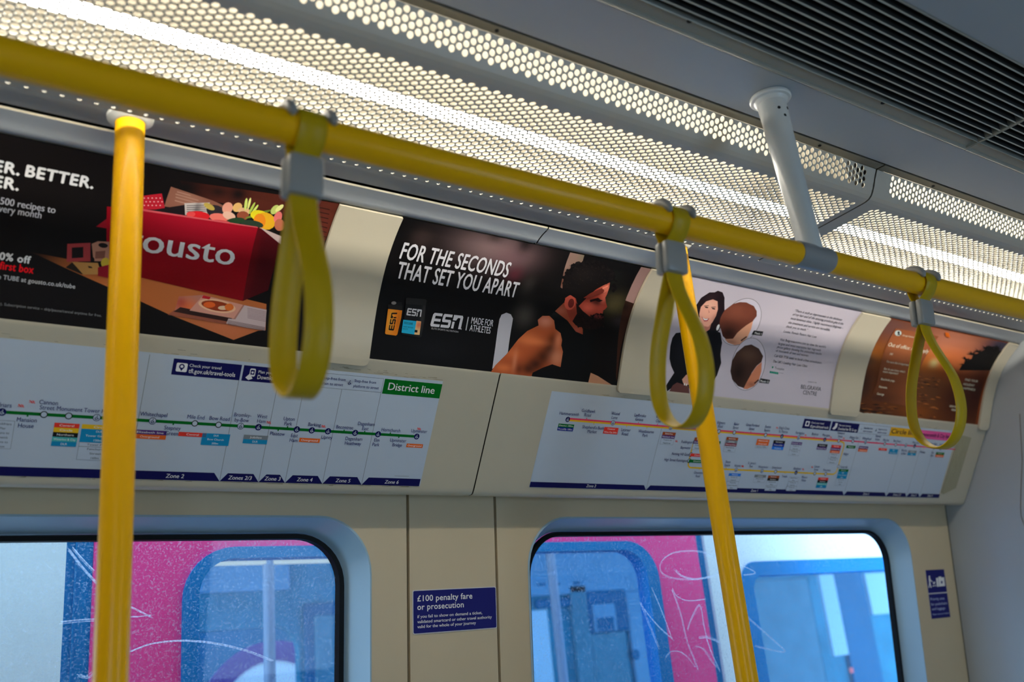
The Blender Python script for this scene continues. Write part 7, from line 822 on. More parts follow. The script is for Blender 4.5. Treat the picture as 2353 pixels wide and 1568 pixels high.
class Print(MB):
    def __init__(s, surf, base=0.0): super().__init__(); s.c = []; s.surf = surf; s.off = base; s.step = 0.00001
    def put(s, bm, col, blobs=()):
        bm.verts.index_update(); vs = []
        for v in bm.verts:
            x, y = v.co.x, v.co.y; c = Vector(col)
            for bx, by, rx, ry, bc, k in blobs:
                d = ((x * 1000 - bx) / rx) ** 2 + ((y * 1000 - by) / ry) ** 2
                if d < 6: c = c.lerp(Vector(ink(bc)), k * math.exp(-d * 0.9))
            vs.append(s.surf(x, y, s.off)); s.c.append(tuple(c))
        s.add(vs, [tuple(v.index for v in f.verts) for f in bm.faces]); bm.free(); s.off += s.step
    def poly(s, pts, c, blobs=()):
        cu, cv = (), list(s.surf.s[1:-1])
        if blobs:
            us = [p[0] for p in pts]; vs = [p[1] for p in pts]; st = max(0.004, (max(us) - min(us)) / 70, (max(vs) - min(vs)) / 40)
            cu = [min(us) + st * i for i in range(1, int((max(us) - min(us)) / st) + 1)]
            cv = cv + [min(vs) + st * i for i in range(1, int((max(vs) - min(vs)) / st) + 1)]
        s.put(flat_bm(pts, cu, cv), ink(c), blobs)
    def text(s, key, u0, v0, sx, sy, c):
        b = key[1] * min(sx, sy) * 1.1          # bolder lettering is struck three times, a hair apart
        for du, dv in (((-b, 0), (b, 0), (0, -b), (0, b)) if key[1] > .013 else ((-b, 0), (b, 0)) if b > 0 else ((0, 0),)): s.strike(key, u0 + du, v0 + dv, sx, sy, c)
    def strike(s, key, u0, v0, sx, sy, c):
        V, F = GLY[key]
        if not V: return
        xm = min(p[0] for p in V); bm = bmesh.new()
        vs = [bm.verts.new((u0 + (p[0] - xm) * sx, v0 - p[1] * sy, 0)) for p in V]
        for f in F:
            try: bm.faces.new([vs[i] for i in f])
            except ValueError: pass
        lo = min(v.co.y for v in bm.verts); hi = max(v.co.y for v in bm.verts)
        for q in s.surf.s[1:-1]:
            if lo < q < hi: bmesh.ops.bisect_plane(bm, geom=bm.verts[:] + bm.edges[:] + bm.faces[:], plane_co=(0, q, 0), plane_no=(0, 1, 0), dist=1e-7)
        s.put(bm, ink(c)); s.off -= s.step * 0.7
    @staticmethod
    def chunks(L):
        out = [[]]
        for it in L:
            if it[0] == 'B': out.append([])
            else: out[-1].append(it)
        return [c for c in out if c]
    def items(s, L):
        for it in L:
            if it[0] == 'P':
                q = it[1]; s.poly([(q[i] / 1e4, q[i + 1] / 1e4) for i in range(0, len(q), 2)], it[2], it[3] if len(it) > 3 else ())
            elif it[0] == 'T':
                _, t, u0, u1, v, cap, c, bold, sh = it; V = GLY[(t, bold, sh)][0]; wd = max(p[0] for p in V) - min(p[0] for p in V)
                s.text((t, bold, sh), u0 / 1000, v / 1000, (u1 - u0) / 1000 / wd, cap / 1000 / CAPH, c)
            else:
                _, t, u, v, cap, c, bold, sh, al, wfit, cond = it; V = GLY[(t, bold, sh)][0]
                if not V: continue
                wd = max(p[0] for p in V) - min(p[0] for p in V); sy = cap / 1000 / CAPH; sx = sy * cond if wfit is None else wfit / 1000 / wd
                x = u / 1000 - (wd * sx / 2 if al == 'C' else wd * sx if al == 'R' else 0)
                s.text((t, bold, sh), x, v / 1000, sx, sy, c)
        return s

# ================================================================== THE CARRIAGE SHELL
X0, X1 = -2.4, 2.945
ZC = 0.827
ceil = MB(); ceil.m = 0
for y0, y1 in ((0.7705, 0.8745), (0.2396, 0.5605), (-0.0745, 0.0295)):
    ceil.box(X0, X1, y0, y1, ZC, ZC + 0.006)
ceil.m = 1; ceil.box(X0 - .05, X1 + .05, -1.05, 1.80, 0.915, 0.935)
tag(ceil.build('ceiling', [GREYWH, DARK]), kind='structure')
fl = MB(); fl.box(X0 - .05, X1 + .05, -1.05, 1.95, -H - 0.05, -H)
tag(fl.build('floor', FLOORM), kind='structure')
# window wall: two window panels and the slim pillar panel between them, with dark joints
WIN = {1: (-0.556, 0.888, 0.022, 0.0315), 2: (1.2745, 2.7165, 0.022, 0.044)}      # edges and how far the reveal draws in on either side
WV0, WV1 = 0.0468, 0.842
def holed_panel(mb, u0, u1, v0, v1, hole):
    bm = bmesh.new()
    def loop(pts):
        vs = [bm.verts.new((p[0], p[1], 0)) for p in pts]; return [bm.edges.new((vs[i], vs[(i + 1) % len(vs)])) for i in range(len(vs))]
    es = loop([(u0, v0), (u1, v0), (u1, v1), (u0, v1)])
    if hole: es += loop(hole)
    bmesh.ops.triangle_fill(bm, use_beauty=True, use_dissolve=False, edges=es); bm.verts.index_update()
    mb.add([SW(v.co.x, v.co.y, 0.0) for v in bm.verts], [tuple(v.index for v in f.verts) for f in bm.faces]); bm.free()
    mb.add([SW(u0, v0, 0), SW(u1, v0, 0), SW(u1, v1, 0), SW(u0, v1, 0), SW(u0, v0, -.012), SW(u1, v0, -.012), SW(u1, v1, -.012), SW(u0, v1, -.012)],
           [(1, 2, 6, 5), (3, 0, 4, 7)])
def wloop(k, inset=0.0, r=0.11, top=None, n=10, reveal=0):
    u0, u1, il, ir = WIN[k]; t = inset if top is None else top
    return rrect(u0 + inset + il * reveal, WV0 + t, u1 - inset - ir * reveal, WV1 - t, r, n)
wf = MB()
VB, VT = SW.s[-1], -0.60
holed_panel(wf, X0, 0.9705, VT, VB, wloop(1)); holed_panel(wf, 0.977, 1.1855, VT, VB, None); holed_panel(wf, 1.192, 2.9405, VT, VB, wloop(2))
wf.m = 1
for a, b in ((0.968, 0.980), (1.183, 1.195)):
    wf.add([SW(a, VT, -.0115), SW(b, VT, -.0115), SW(b, VB, -.0115), SW(a, VB, -.0115)], [(0, 1, 2, 3)])
tag(wf.build('wall_front', [CREAMW, GAP], smooth=False, recalc=False), kind='structure')
for k in (1, 2):
    rv = MB(); A = wloop(k); Bp = wloop(k, 0, 0.10, 0.0270, reveal=1); n = len(A); lip = wloop(k, -0.004, 0.113, -0.004)
    rings = [[SW(p[0], p[1], 0.0008) for p in lip], [SW(p[0], p[1], 0.0022) for p in A], [SW(p[0] * .9 + q[0] * .1, p[1] * .9 + q[1] * .1, -.004) for p, q in zip(A, Bp)], [SW(p[0], p[1], -.052) for p in Bp]]
    fs = []
    for j in range(3): fs += [(j * n + i, j * n + (i + 1) % n, (j + 1) * n + (i + 1) % n, (j + 1) * n + i) for i in range(n)]
    rv.add([p for r in rings for p in r], fs)
    wr = tag(rv.build('window_%d' % k, REVEAL, recalc=False), kind='structure')
    wr['label'] = ('window left of the penalty fare sign' if k == 1 else 'window right of the penalty fare sign')
    sl = MB(); I2 = wloop(k, 0.015, 0.088, 0.0390, reveal=1)
    fr = [[SW(p[0], p[1], -.050) for p in Bp], [SW(p[0], p[1], -.042) for p in wloop(k, .002, 0.099, 0.0290, reveal=1)], [SW(p[0], p[1], -.042) for p in wloop(k, .012, 0.090, 0.0370, reveal=1)], [SW(p[0], p[1], -.056) for p in I2]]
    fs = []
    for j in range(3): fs += [(j * n + i, j * n + (i + 1) % n, (j + 1) * n + (i + 1) % n, (j + 1) * n + i) for i in range(n)]
    sl.add([p for r in fr for p in r], fs); sl.build('rubber_seal', RUBBER, wr, recalc=False)
    pn = MB(); q = wloop(k, .004, 0.099, 0.030, reveal=1)
    pn.add([SW(p[0], p[1], -.054) for p in q] + [SW(p[0], p[1], -.058) for p in q], [tuple(range(n)), tuple(range(2 * n - 1, n - 1, -1))])
    po = pn.build('pane', GLASS, wr, smooth=False, recalc=False)
    sm = MB(); rn = random.Random(5 + k)
    for path in SCRATCHES[k]:
        for rep in range(4):
            du, dv = rn.uniform(-.0028, .0028), rn.uniform(-.0028, .0028); wdt = rn.uniform(.0003, .0007)
            P = [(a / 1e4 + du, b / 1e4 + dv) for a, b in zip(path[::2], path[1::2])]
            for a, b in zip(P, P[1:]):
                d = Vector((b[0] - a[0], b[1] - a[1]))
                if d.length < 1e-6: continue
                d.normalize(); nx, ny = -d.y * wdt, d.x * wdt
                sm.add([SW(a[0] + nx, a[1] + ny, -.0530), SW(b[0] + nx, b[1] + ny, -.0530), SW(b[0] - nx, b[1] - ny, -.0530), SW(a[0] - nx, a[1] - ny, -.0530)], [(0, 1, 2, 3)])
    sm.build('scratched_scribble', SCRATCH, wr, smooth=False, recalc=False)
we = MB(); we.box(X1, X1 + .03, -1.05, 1.95, -H, .93)
tag(we.build('wall_end', mat('end_wall_enamel', (0.39, 0.415, 0.435), 0.45, noise=0.03, nscale=4)), kind='structure')
wl = MB(); wl.box(X0 - .03, X0, -1.05, 1.95, -H, .93)
tag(wl.build('wall_left', CREAM), kind='structure')
# opposite side, behind the lens, open at its windows
wb = MB(); yb = -0.93
wb.box(X0, X1, yb - .02, yb, .30, .93); wb.box(X0, X1, yb - .02, yb, -H, -.55)
for a, b in ((X0, -.8), (-.1, 1.5), (2.2, X1)): wb.box(a, b, yb - .02, yb, -.55, .30)
tag(wb.build('wall_back', CREAMW, smooth=False), kind='structure')
# joints where the side meets the end wall
tr = MB()
for surf, v0, v1, uu in ((SW, 0.0, 1.69, 2.9405),):
    tr.add([surf(uu, v0, .0006), surf(X1, v0, .0006), surf(X1, v1, .0006), surf(uu, v1, .0006)], [(0, 1, 2, 3)])
pts = [(1.395, .56), (1.424, .423), (1.450, .340), (1.466, .285), (1.4703, .262), (1.469, .244), (1.462, .21), (1.44, .15), (1.42, 0.0), (1.42, -.6)]
for a, b in zip(pts, pts[1:]): tr.add([(X1 - .0006, a[0] - .0012, a[1]), (X1 - .0006, a[0] + .0012, a[1]), (X1 - .0006, b[0] + .0012, b[1]), (X1 - .0006, b[0] - .0012, b[1])], [(0, 1, 2, 3)])
tag(tr.build('trim_1', SEAL, smooth=False, recalc=False), kind='structure')
# cove panels above the windows: top lip, poster bed, line-map face, rounded nose
def cove(name, x0, x1):
    m = MB()
    back = [SA(0, v, -.0035)[1:] for v in SA.s]
    edge = [(1.330, .794), (1.3030, .7868), (1.2985, .7848), (1.2970, .7832), (1.2972, .7818), (1.2985, .7805)]
    lip = [(1.2985, .7805), (1.303, .7792), (1.317, .7762), (1.330, .7715), (1.3385, .7668), (1.3405, .7675), (1.3425, .7700)]
    lower = [(1.4985, .5520), (1.4995, .5462), (1.503, .543), (1.6215, .3517), (1.6265, .3440), (1.6310, .3370), (1.6345, .3322), (1.6375, .3292), (1.6415, .3275), (1.650, .3270), (1.690, .3345), (1.705, .345)]
    m.extrude_x(back, x0, x1); m.extrude_x(lower, x0, x1); m.extrude_x(edge, x0, x1); m.m = 1; m.extrude_x(lip, x0, x1)  # lip of the cream panel greyed, cool light on it put into the colour
    o = m.build(name, [CREAM, GREYWH], ang=50, recalc=False); return tag(o, kind='structure')
cove('trim_2', X0, 1.0885); cove('trim_3', 1.0915, X1 - .004)
jb = MB(); jb.extrude_x([(1.300, .7845), (1.3185, .7795), (1.345, .770)] + [SA(0, v, -.008)[1:] for v in SA.s] + [(1.506, .5445), (1.6335, .340), (1.645, .332)], 1.086, 1.094)
tag(jb.build('trim_4', GAP, recalc=False), kind='structure')
# plain soffit strip between the light panels and the cove lip
sf = MB(); sf.extrude_x([(1.2140, .814), (1.2140, .7970), (1.2155, .7955), (1.2500, .7872), (1.2900, .7850), (1.2930, .7858), (1.2930, .80)], X0, X1)
tag(sf.build('trim_5', GREYWH, recalc=False), kind='structure')
db = MB(); db.extrude_x([(1.285, .7900), (1.335, .8010)], X0, X1)
tag(db.build('trim_6', GAP, recalc=False), kind='structure')

# ================================================================== CEILING LIGHTS
LP = [(.8965, .8268), (.9046, .8116), (.9097, .7986), (.9152, .7882), (.9200, .7816), (.9262, .7768), (.9345, .7745), (.9430, .7737), (.9836, .7717), (1.0592, .7684), (1.1394, .7651), (1.1985, .7627), (1.2092, .7623)]
SL = Surf(LP)
def hexsheet(mb, surf, u0, u1, v0, v1, p, mask, rad, thick, ph=0.0, small=None):
    """a sheet punched with round holes on a hexagonal lattice; cells outside the mask stay plain"""
    R3 = p * math.sqrt(3); Rh = p / math.sqrt(3)
    def clip(poly):
        for ax, lim, sg in ((0, u0, 1), (0, u1, -1), (1, v0, 1), (1, v1, -1)):
            out = []
            for i in range(len(poly)):
                a, b = poly[i], poly[(i + 1) % len(poly)]; da, db = (a[ax] - lim) * sg, (b[ax] - lim) * sg
                if da >= 0: out.append(a)
                if da * db < 0: t = da / (da - db); out.append((a[0] + (b[0] - a[0]) * t, a[1] + (b[1] - a[1]) * t))
            poly = out
            if len(poly) < 3: return []
        return poly
    rings = [(math.cos(math.radians(30 * j)), math.sin(math.radians(30 * j))) for j in range(12)]
    hexo = []
    for j in range(12):
        a = math.radians(30 * j); r = Rh if j % 2 == 0 else Rh * math.cos(math.radians(30)); hexo.append((r * math.cos(a), r * math.sin(a)))
    nu = int((u1 - u0) / (R3 / 2)) + 3; nv = int((v1 - v0) / p) + 3
    V, F = mb.v, mb.f
    for i in range(-1, nu):
        cx = u0 + i * R3 / 2
        for j in range(-1, nv):
            cy = v0 + ph + j * p + (p / 2 if i % 2 else 0)
            q_ = small(cx, cy) if small else 0
            rd = q_ if q_ else rad
            if q_ or mask(cx, cy):
                b = len(V)
                V += [surf(cx + h[0], cy + h[1]) for h in hexo]; V += [surf(cx + r[0] * rd, cy + r[1] * rd) for r in rings]; V += [surf(cx + r[0] * rd, cy + r[1] * rd, -thick) for r in rings]
                for k in range(12):
                    k2 = (k + 1) % 12; F.append((b + k, b + k2, b + 12 + k2, b + 12 + k)); F.append((b + 12 + k, b + 12 + k2, b + 24 + k2, b + 24 + k))
                mb.mi += [mb.m] * 24
            else:
                q = clip([(cx + hexo[k][0], cy + hexo[k][1]) for k in range(0, 12, 2)])
                if q:
                    b = len(V); V += [surf(a, c) for a, c in q]; F.append(tuple(range(b, b + len(q)))); mb.mi.append(mb.m)
def ceiling_light(x0, x1, label, blank0, blank1, t0, t1, screws, tubes=True):
    t = thing('ceiling_light', label, 'ceiling light', ((x0 + x1) / 2, 1.05, .77), 'perforated ceiling light panels')
    m = MB(); s = SL.s; p = 0.01242
    vb0, vb1 = s[3] + .004, s[7]
    vlast = s[-1] - .0058; ph = (vlast - vb1) % p      # a single row of holes runs along the lower edge
    hexsheet(m, SL, x0, x1, 0.0, vb0, p, lambda u, v: x0 + blank0 < u < x1 - blank1 and .0050 < v < vb0 - .0040, .0050, .0016)
    n = 14
    m.add([SL(xx, vb0 + (vb1 - vb0) * i / n) for i in range(n + 1) for xx in (x0, x1)], [(2 * i, 2 * i + 1, 2 * i + 3, 2 * i + 2) for i in range(n)])
    hexsheet(m, SL, x0, x1, vb1, s[-1], p, lambda u, v: x0 + blank0 - .01 < u < x1 - blank1 + .012 and vb1 + .0058 < v and (v < s[-1] - .0300 ), .0052, .0016, ph, lambda u, v: .0030 if abs(v - vlast) < .001 and x0 + blank0 < u < x1 - blank1 else 0)
    # folded lower edge with its single row of holes
    LE = Surf([LP[-1], (1.2108, .7627), (1.2116, .7636), (1.2118, .7650)])
    m.extrude_x([LE(0, v)[1:] for v in LE.s], x0, x1)
    o = m.build('diffuser_panel', SHEET, t, smooth=False, recalc=False)
    r = MB(); r.extrude_x([(.8985, .829), (.905, .868), (.95, .893), (1.06, .902), (1.16, .893), (1.205, .86), (1.2130, .814)], x0, x1)
    r.build('reflector', REFL, t, recalc=False)
    for xx in (x0 + .001, x1 - .001):
        e = MB(); e.add([(xx, a, b) for a, b in [(.8985, .828), (.905, .868), (.95, .893), (1.06, .902), (1.16, .893), (1.200, .86), (1.2120, .805), (1.2118, .7650)] + [(p[0], p[1] + .0002) for p in LP[::-1]]], [tuple(range(8 + len(LP)))])
        e.build('end_plate', REFL, t, smooth=False)
    for xx in (x0 + .006, x1 - .046):
        e = MB(); e.box(xx, xx + .040, .912, .930, .803, .850); e.build('end_bulkhead', DARK, t, smooth=False)  # black block put in to keep the end holes dark, holds no tube
    tb = MB(); tb.cyl((t0, 1.076, .8075), (t1, 1.076, .8075), .0102, 20); tb.build('lamp_tube', TUBEM, t)
    f = MB(); f.extrude_x([(.8786, .840), (.8786, .8268), (.8958, .8268), (.8958, .840)], x0, x1, True)
    fo = f.build('edge_trim', TRIMB, t, smooth=False, bevel=.0008)
    for sx in screws:
        q = MB(); q.cyl((sx, .8870, .8266), (sx, .8870, .8255), .0030, 12); q.build('screw', DARK, t)
    return t
la = ceiling_light(-2.40, 1.5885, 'long perforated ceiling light panel on the left, above the handrail with the first two straps', .05, .030, -2.32, 1.552, (0.694, 1.404, -0.02))
lb = ceiling_light(1.5930, 2.944, 'perforated ceiling light panel on the right, beyond the white ceiling post', .047, .03, 1.630, 2.90, (1.769, 2.45))
def copy_mirrored(root, yc, label):
    c = root.copy(); COL.objects.link(c); c.location.y = 2 * yc - root.location.y; c['label'] = label
    c.scale.y = -1
    for ch in list(root.children):
        if ch.name.startswith('screw'): continue
        d = ch.copy(); COL.objects.link(d); d.parent = c
        if ch.name.startswith('lamp_tube'): d.data = d.data.copy(); d.data.materials[0] = TUBEO
    return c
copy_mirrored(la, 0.40, 'perforated ceiling light panel over the opposite seats')
copy_mirrored(lb, 0.40, 'perforated ceiling light panel over the opposite seats near the end wall')

# ================================================================== CEILING VENTS
def vent(x0, x1, label, dots):
    t = thing('ceiling_vent', label, 'air vent', ((x0 + x1) / 2, .664, ZC), 'slatted ceiling vents')
    f = MB()
    # near side channel towards the light panels: bead, flat lip, bead
    f.extrude_x([(.7668, .86), (.7668, .8238), (.7640, .8232), (.7622, .8245), (.7612, .8290), (.7420, .8330), (.7408, .8290), (.7398, .8255), (.7388, .8250), (.7380, .8260), (.7378, .86)], x0, x1)
    f.extrude_x([(.5612, .86), (.5612, .8250), (.5635, .8250), (.5635, .86)], x0, x1)
    f.build('frame', VENTM, t, recalc=False)
    for xx in (x0, x1 - .0022):
        e = MB(); e.box(xx, xx + .0022, .5612, .7660, .8245, .872); e.build('end_plate', VENTM, t, smooth=False)
    b = MB(); b.box(x0, x1, .556, .768, .874, .880); b.build('duct_back', DARK, t, smooth=False)
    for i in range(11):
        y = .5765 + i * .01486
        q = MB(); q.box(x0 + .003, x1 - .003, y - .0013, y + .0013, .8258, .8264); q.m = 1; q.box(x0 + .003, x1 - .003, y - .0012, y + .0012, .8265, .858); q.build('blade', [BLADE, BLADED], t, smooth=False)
    for sx in dots:
        q = MB(); q.cyl((sx, .7455, .8322), (sx, .7455, .8308), .0042, 12); q.build('screw', DARK, t)
    return t
va = vent(-2.40, 1.6785, 'long slatted grey ceiling vent in the top right, left of the cross joint', (0.93, 1.393))
vb = vent(1.6805, 2.94, 'slatted grey ceiling vent in the top right, right of the cross joint', (1.95,))
copy_mirrored(va, 0.40, 'long slatted grey ceiling vent over the opposite seats')
copy_mirrored(vb, 0.40, 'slatted grey ceiling vent over the opposite seats near the end wall')

# ================================================================== RAIL, BRACKET, POLES
YR, ZR, RR = 0.8036, 0.5342, 0.0179
r = MB(); r.cyl((-1.6, YR, ZR), (X1, YR, ZR), RR, 40)
hr = r.build('handrail', YEL, None)
tag(hr, 'yellow handrail running lengthwise under the lights with hanging straps', 'handrail')
XB = 1.190
br = thing('ceiling_post', 'white tapered post tying the handrail to the ceiling', 'support post', (XB, .815, ZR))
m = MB(); ctr = [(YR + .001, ZR + .010, .0180), (YR + .004, ZR + .06, .0186), (YR + .009, ZR + .14, .0200), (YR + .014, ZR + .22, .0218), (YR + .0165, ZR + .27, .0228), (YR + .0172, .826, .0228)]
n = 32; vs = []
for y, z, q in ctr: vs += [(XB + q * math.cos(2 * math.pi * i / n), y + q * math.sin(2 * math.pi * i / n), z) for i in range(n)]
m.add(vs, [(k * n + i, k * n + (i + 1) % n, (k + 1) * n + (i + 1) % n, (k + 1) * n + i) for k in range(len(ctr) - 1) for i in range(n)]); m.build('post_tube', WHITEP, br)
m = MB(); m.lathe((XB, YR + .0175, .8265), [(.0226, -.0145), (.0250, -.0125), (.0275, -.0085), (.0318, -.0075), (.0335, -.0055), (.0335, -.0025), (.0320, 0), (.0, 0)]); m.build('ceiling_flange', WHITEP, br)
for a, z in ((-1.25, .7955), (-2.1, .7925), (-1.75, .7790)):
    q = MB(); c = (XB + .0226 * math.cos(a), YR + .0165 + .0226 * math.sin(a), z); d = (XB + .0236 * math.cos(a), YR + .0165 + .0236 * math.sin(a), z)
    q.cyl(c, d, .0026, 12); q.build('screw', DARK, br)
m = MB(); m.lathe((XB, YR, ZR), [(.0178, -.042), (.0193, -.041), (.0198, -.036), (.0198, .029), (.0193, .034), (.0178, .035)], 36, 'x')
m.build('rail_sleeve', GREYSL, br)
def pole(x, y, label):
    t = thing('grab_pole', label, 'grab pole', (x, y, -H), 'yellow vertical poles')
    m = MB(); m.cyl((x, y, -H), (x, y, .782), .0202, 36); m.build('pole_tube', YEL, t)
    m = MB(); m.lathe((x, y, .7835), [(.0204, -.011), (.0225, -.0105), (.0250, -.008), (.0290, -.006), (.0315, -.004), (.0320, .0), (.0, .001)]); m.build('ceiling_flange', WHITEP, t)
    return t
pole(.3020, 1.2525, 'yellow vertical grab pole in front of the red food-box poster')
pole(1.3950, 1.2555, 'yellow vertical grab pole behind the middle strap, in front of the right window')

# ================================================================== HANGING STRAPS
def spline(P, closed, k=6):
    out = []; n = len(P)
    for i in range(n if closed else n - 1):
        g = lambda j: Vector(P[j % n]) if closed else Vector(P[min(max(j, 0), n - 1)])
        p0, p1, p2, p3 = g(i - 1), g(i), g(i + 1), g(i + 2)
        for j in range(k):
            t = j / k; out.append(tuple(0.5 * ((2 * p1) + (p2 - p0) * t + (2 * p0 - 5 * p1 + 4 * p2 - p3) * t * t + (3 * p1 - p0 - 3 * p2 + p3) * t ** 3)))
    if not closed: out.append(tuple(P[-1]))
    return out
def band(w, t):
    c = t * .45; return [(-w / 2 + c, -t / 2), (w / 2 - c, -t / 2), (w / 2, -t / 2 + c), (w / 2, t / 2 - c), (w / 2 - c, t / 2), (-w / 2 + c, t / 2), (-w / 2, t / 2 - c), (-w / 2, -t / 2 + c)]
def make_strap():
    t = thing('hanging_strap', '', 'hanging strap', (0, YR, ZR), 'yellow straps on the handrail')
    up = MB(); a = [(.0065, -.040), (.0005, -.029), (-.0110, -.0195)] + [(-.0205 * math.cos(math.radians(q)), .0205 * math.sin(math.radians(q))) for q in range(-20, 201, 20)] + [(.0165, -.0215), (.0130, -.031), (.0105, -.040)]
    up.sweep([(YR + y, ZR + z) for y, z in spline(a, False, 4)], band(.0300, .0026)); up.build('rail_loop', STRAPM, t, ang=60)
    lo = [(.0118, -.066), (.0205, -.083), (.0300, -.101), (.0440, -.130), (.0590, -.165), (.0680, -.200), (.0700, -.231), (.0620, -.256), (.0460, -.2705), (.0280, -.2755), (.0100, -.2685), (-.0060, -.2500), (-.0160, -.2250), (-.0190, -.1980), (-.0165, -.1690), (-.0095, -.1450), (-.0010, -.1210), (.0055, -.100), (.0090, -.083), (.0098, -.066)]
    d = MB(); d.sweep([(YR + y, ZR + z) for y, z in spline(lo, False, 4)], band(.0300, .0030)); d.build('hand_loop', STRAPM, t, ang=60)
    bk = MB(); tl = math.radians(6)
    for y0, y1, xw in ((-.0125, -.0008, .0195), (.0008, .0115, .0205)):
        loop = rrect(-xw, y0, xw, y1, .004, 4); n = len(loop); rows = []
        for z, sc_ in ((-.0210, .92), (-.0192, .99), (-.010, 1.0), (.010, .99), (.0192, .95), (.0210, .87)):
            for px, py in loop: rows.append((px * sc_, YR + .0102 + py * (sc_ if abs(py) > .002 else 1) * 1.0 - math.sin(tl) * z, ZR - .0500 + z))
        bk.add(rows, [(k * n + i, k * n + (i + 1) % n, (k + 1) * n + (i + 1) % n, (k + 1) * n + i) for k in range(5) for i in range(n)] + [tuple(range(n)), tuple(range(5 * n, 6 * n))])
    bk.build('buckle', GREYPL, t, ang=40)
    cl = MB()
    for sx in (-.0225, .0225):
        arc = [(-.0218 * math.sin(math.radians(q)), .0218 * math.cos(math.radians(q))) for q in range(-115, 95, 10)]
        k = len(arc); vs = []
        for i, (y, z) in enumerate(arc):
            g = (.35, .75, .94)[min(i, k - 1 - i)] if min(i, k - 1 - i) < 3 else 1.0
            rx, rr = .0055 * g, .0068 * g; dn = Vector((y, z)).normalized()
            for j in range(10):
                an = 2 * math.pi * j / 10; vs.append((sx + rx * math.cos(an), YR + y + dn.x * rr * math.sin(an), ZR + z + dn.y * rr * math.sin(an)))
        cl.add(vs, [(i * 10 + j, i * 10 + (j + 1) % 10, (i + 1) * 10 + (j + 1) % 10, (i + 1) * 10 + j) for i in range(k - 1) for j in range(10)] + [tuple(range(10)), tuple((k - 1) * 10 + j for j in range(10))])
    cl.sweep([(YR - .0190 * math.sin(math.radians(q)), ZR + .0190 * math.cos(math.radians(q))) for q in range(-115, 61, 11)], band(.040, .0016))
    cl.build('rail_saddle', GREYPL, t, ang=50)
    return t
strap0 = make_strap()
def place_strap(x, rz, label, first=[True]):
    if first[0]: first[0] = False; o = strap0
    else:
        o = strap0.copy(); COL.objects.link(o)
        for ch in list(strap0.children):
            c = ch.copy(); COL.objects.link(c); c.parent = o
    o.location.x = x; o['label'] = label; return o
place_strap(.3660, 0, 'nearest yellow hanging strap, seen almost edge-on over the red food-box poster')
place_strap(.8900, 0, 'yellow hanging strap overlapping the yellow pole, middle of the three')
place_strap(1.4760, 0, 'farthest yellow hanging strap, in front of the sunset poster')

# ================================================================== POSTERS, CLIPS AND LINE MAPS
PX = {'ad1': (.0645, .6702), 'ad2': (.7930, 1.4022), 'ad3': (1.5242, 2.1498), 'ad4': (2.2732, 2.8848)}
PL = {'ad1': 'dark advertising poster with a red food box, leftmost in the row', 'ad2': 'black advertising poster with a bearded athlete and white headline',
      'ad3': 'white advertising poster with a dark-haired woman and two hair close-ups', 'ad4': 'orange sunset beach advertising poster, rightmost in the row'}
PB = {'ad1': (14, 11, 11), 'ad2': (11, 9, 9), 'ad3': (162, 155, 164), 'ad4': (104, 48, 22)}
for k, (a, b) in PX.items():
    t = thing('advertising_poster', PL[k], 'poster', ((a + b) / 2, 1.5, .55), 'advertising posters in the cove')
    p = Print(SA, .0002); p.c = []
    n = 24; L = SA.s[-1]
    p.poly([(a, .0006), (b, .0006), (b, L - .0002), (a, L - .0002)], PB[k]); p.build('sheet', PRINT, t, recalc=False, ang=30)
    off = p.off
    for g, items in ART[k].items():
        top = off
        for c in Print.chunks(items):
            p = Print(SA, off + .00002); p.items(c); p.build(g, PRINT, t, recalc=False, ang=30); top = max(top, p.off)
        off = top
for a, b, lab in ((.6705, .7928, 'cream curved poster clip between the red food-box poster and the athlete poster'), (1.4025, 1.5240, 'cream curved poster clip between the athlete poster and the white poster'),
                  (2.1500, 2.2730, 'cream curved poster clip between the white poster and the sunset poster'), (2.8850, 2.9400, 'cream curved poster clip at the end wall beside the sunset poster')):
    m = MB(); slab(m, SD, rrect(a, .0015, b, .2895, .011, 6, (0, 0, 1, 1)), .0005, .0062)
    tag(m.build('poster_clip', CREAM, None, recalc=False, bevel=.0), lab, 'poster clip', 'cream poster clips')
def line_map(key, a, b, v0, v1, label, off0):
    t = thing('line_map', label, 'route map', ((a + b) / 2, 1.57, .34), 'route maps below the posters')
    p = Print(SM, off0); p.poly([(a, v0), (b, v0), (b, v1), (a, v1)], (150, 160, 172)); p.build('sheet', PRINT, t, recalc=False, smooth=False)
    off = p.off
    for g, items in ART[key].items():
        top = off
        for c in Print.chunks(items):
            p = Print(SM, off + .00003); p.step = .00001; p.items(c); p.build(g, PRINT, t, recalc=False, smooth=False); top = max(top, p.off)
        off = top
line_map('map1', -.595, .9615, .0225, .2385, 'white route map with one green line, left of the panel joint', .0004)
line_map('map2', 1.2285, 2.7860, .0205, .2345, 'white route map with pink and yellow lines, right of the panel joint', .0004)
gm = Print(SM, .0003); rn = random.Random(11)
for i in range(150):
    u = rn.choice([rn.uniform(.15, .95), rn.uniform(.6, .95), rn.uniform(1.3, 2.7)]); v = rn.choice([rn.gauss(.0175, .0022), rn.gauss(.2395, .0008) if u < 1 else rn.gauss(.0165, .002)])
    l = rn.uniform(.003, .022); w_ = rn.uniform(.0002, .0006); gm.poly([(u, v), (u + l, v + rn.uniform(-.0006, .0006)), (u + l, v + w_), (u, v + w_)], rn.choice([(96, 86, 62), (112, 104, 82), (80, 70, 50)]))
gm.poly([(2.800, .030), (2.868, .036), (2.866, .200), (2.805, .222), (2.792, .215)], (133, 128, 106))
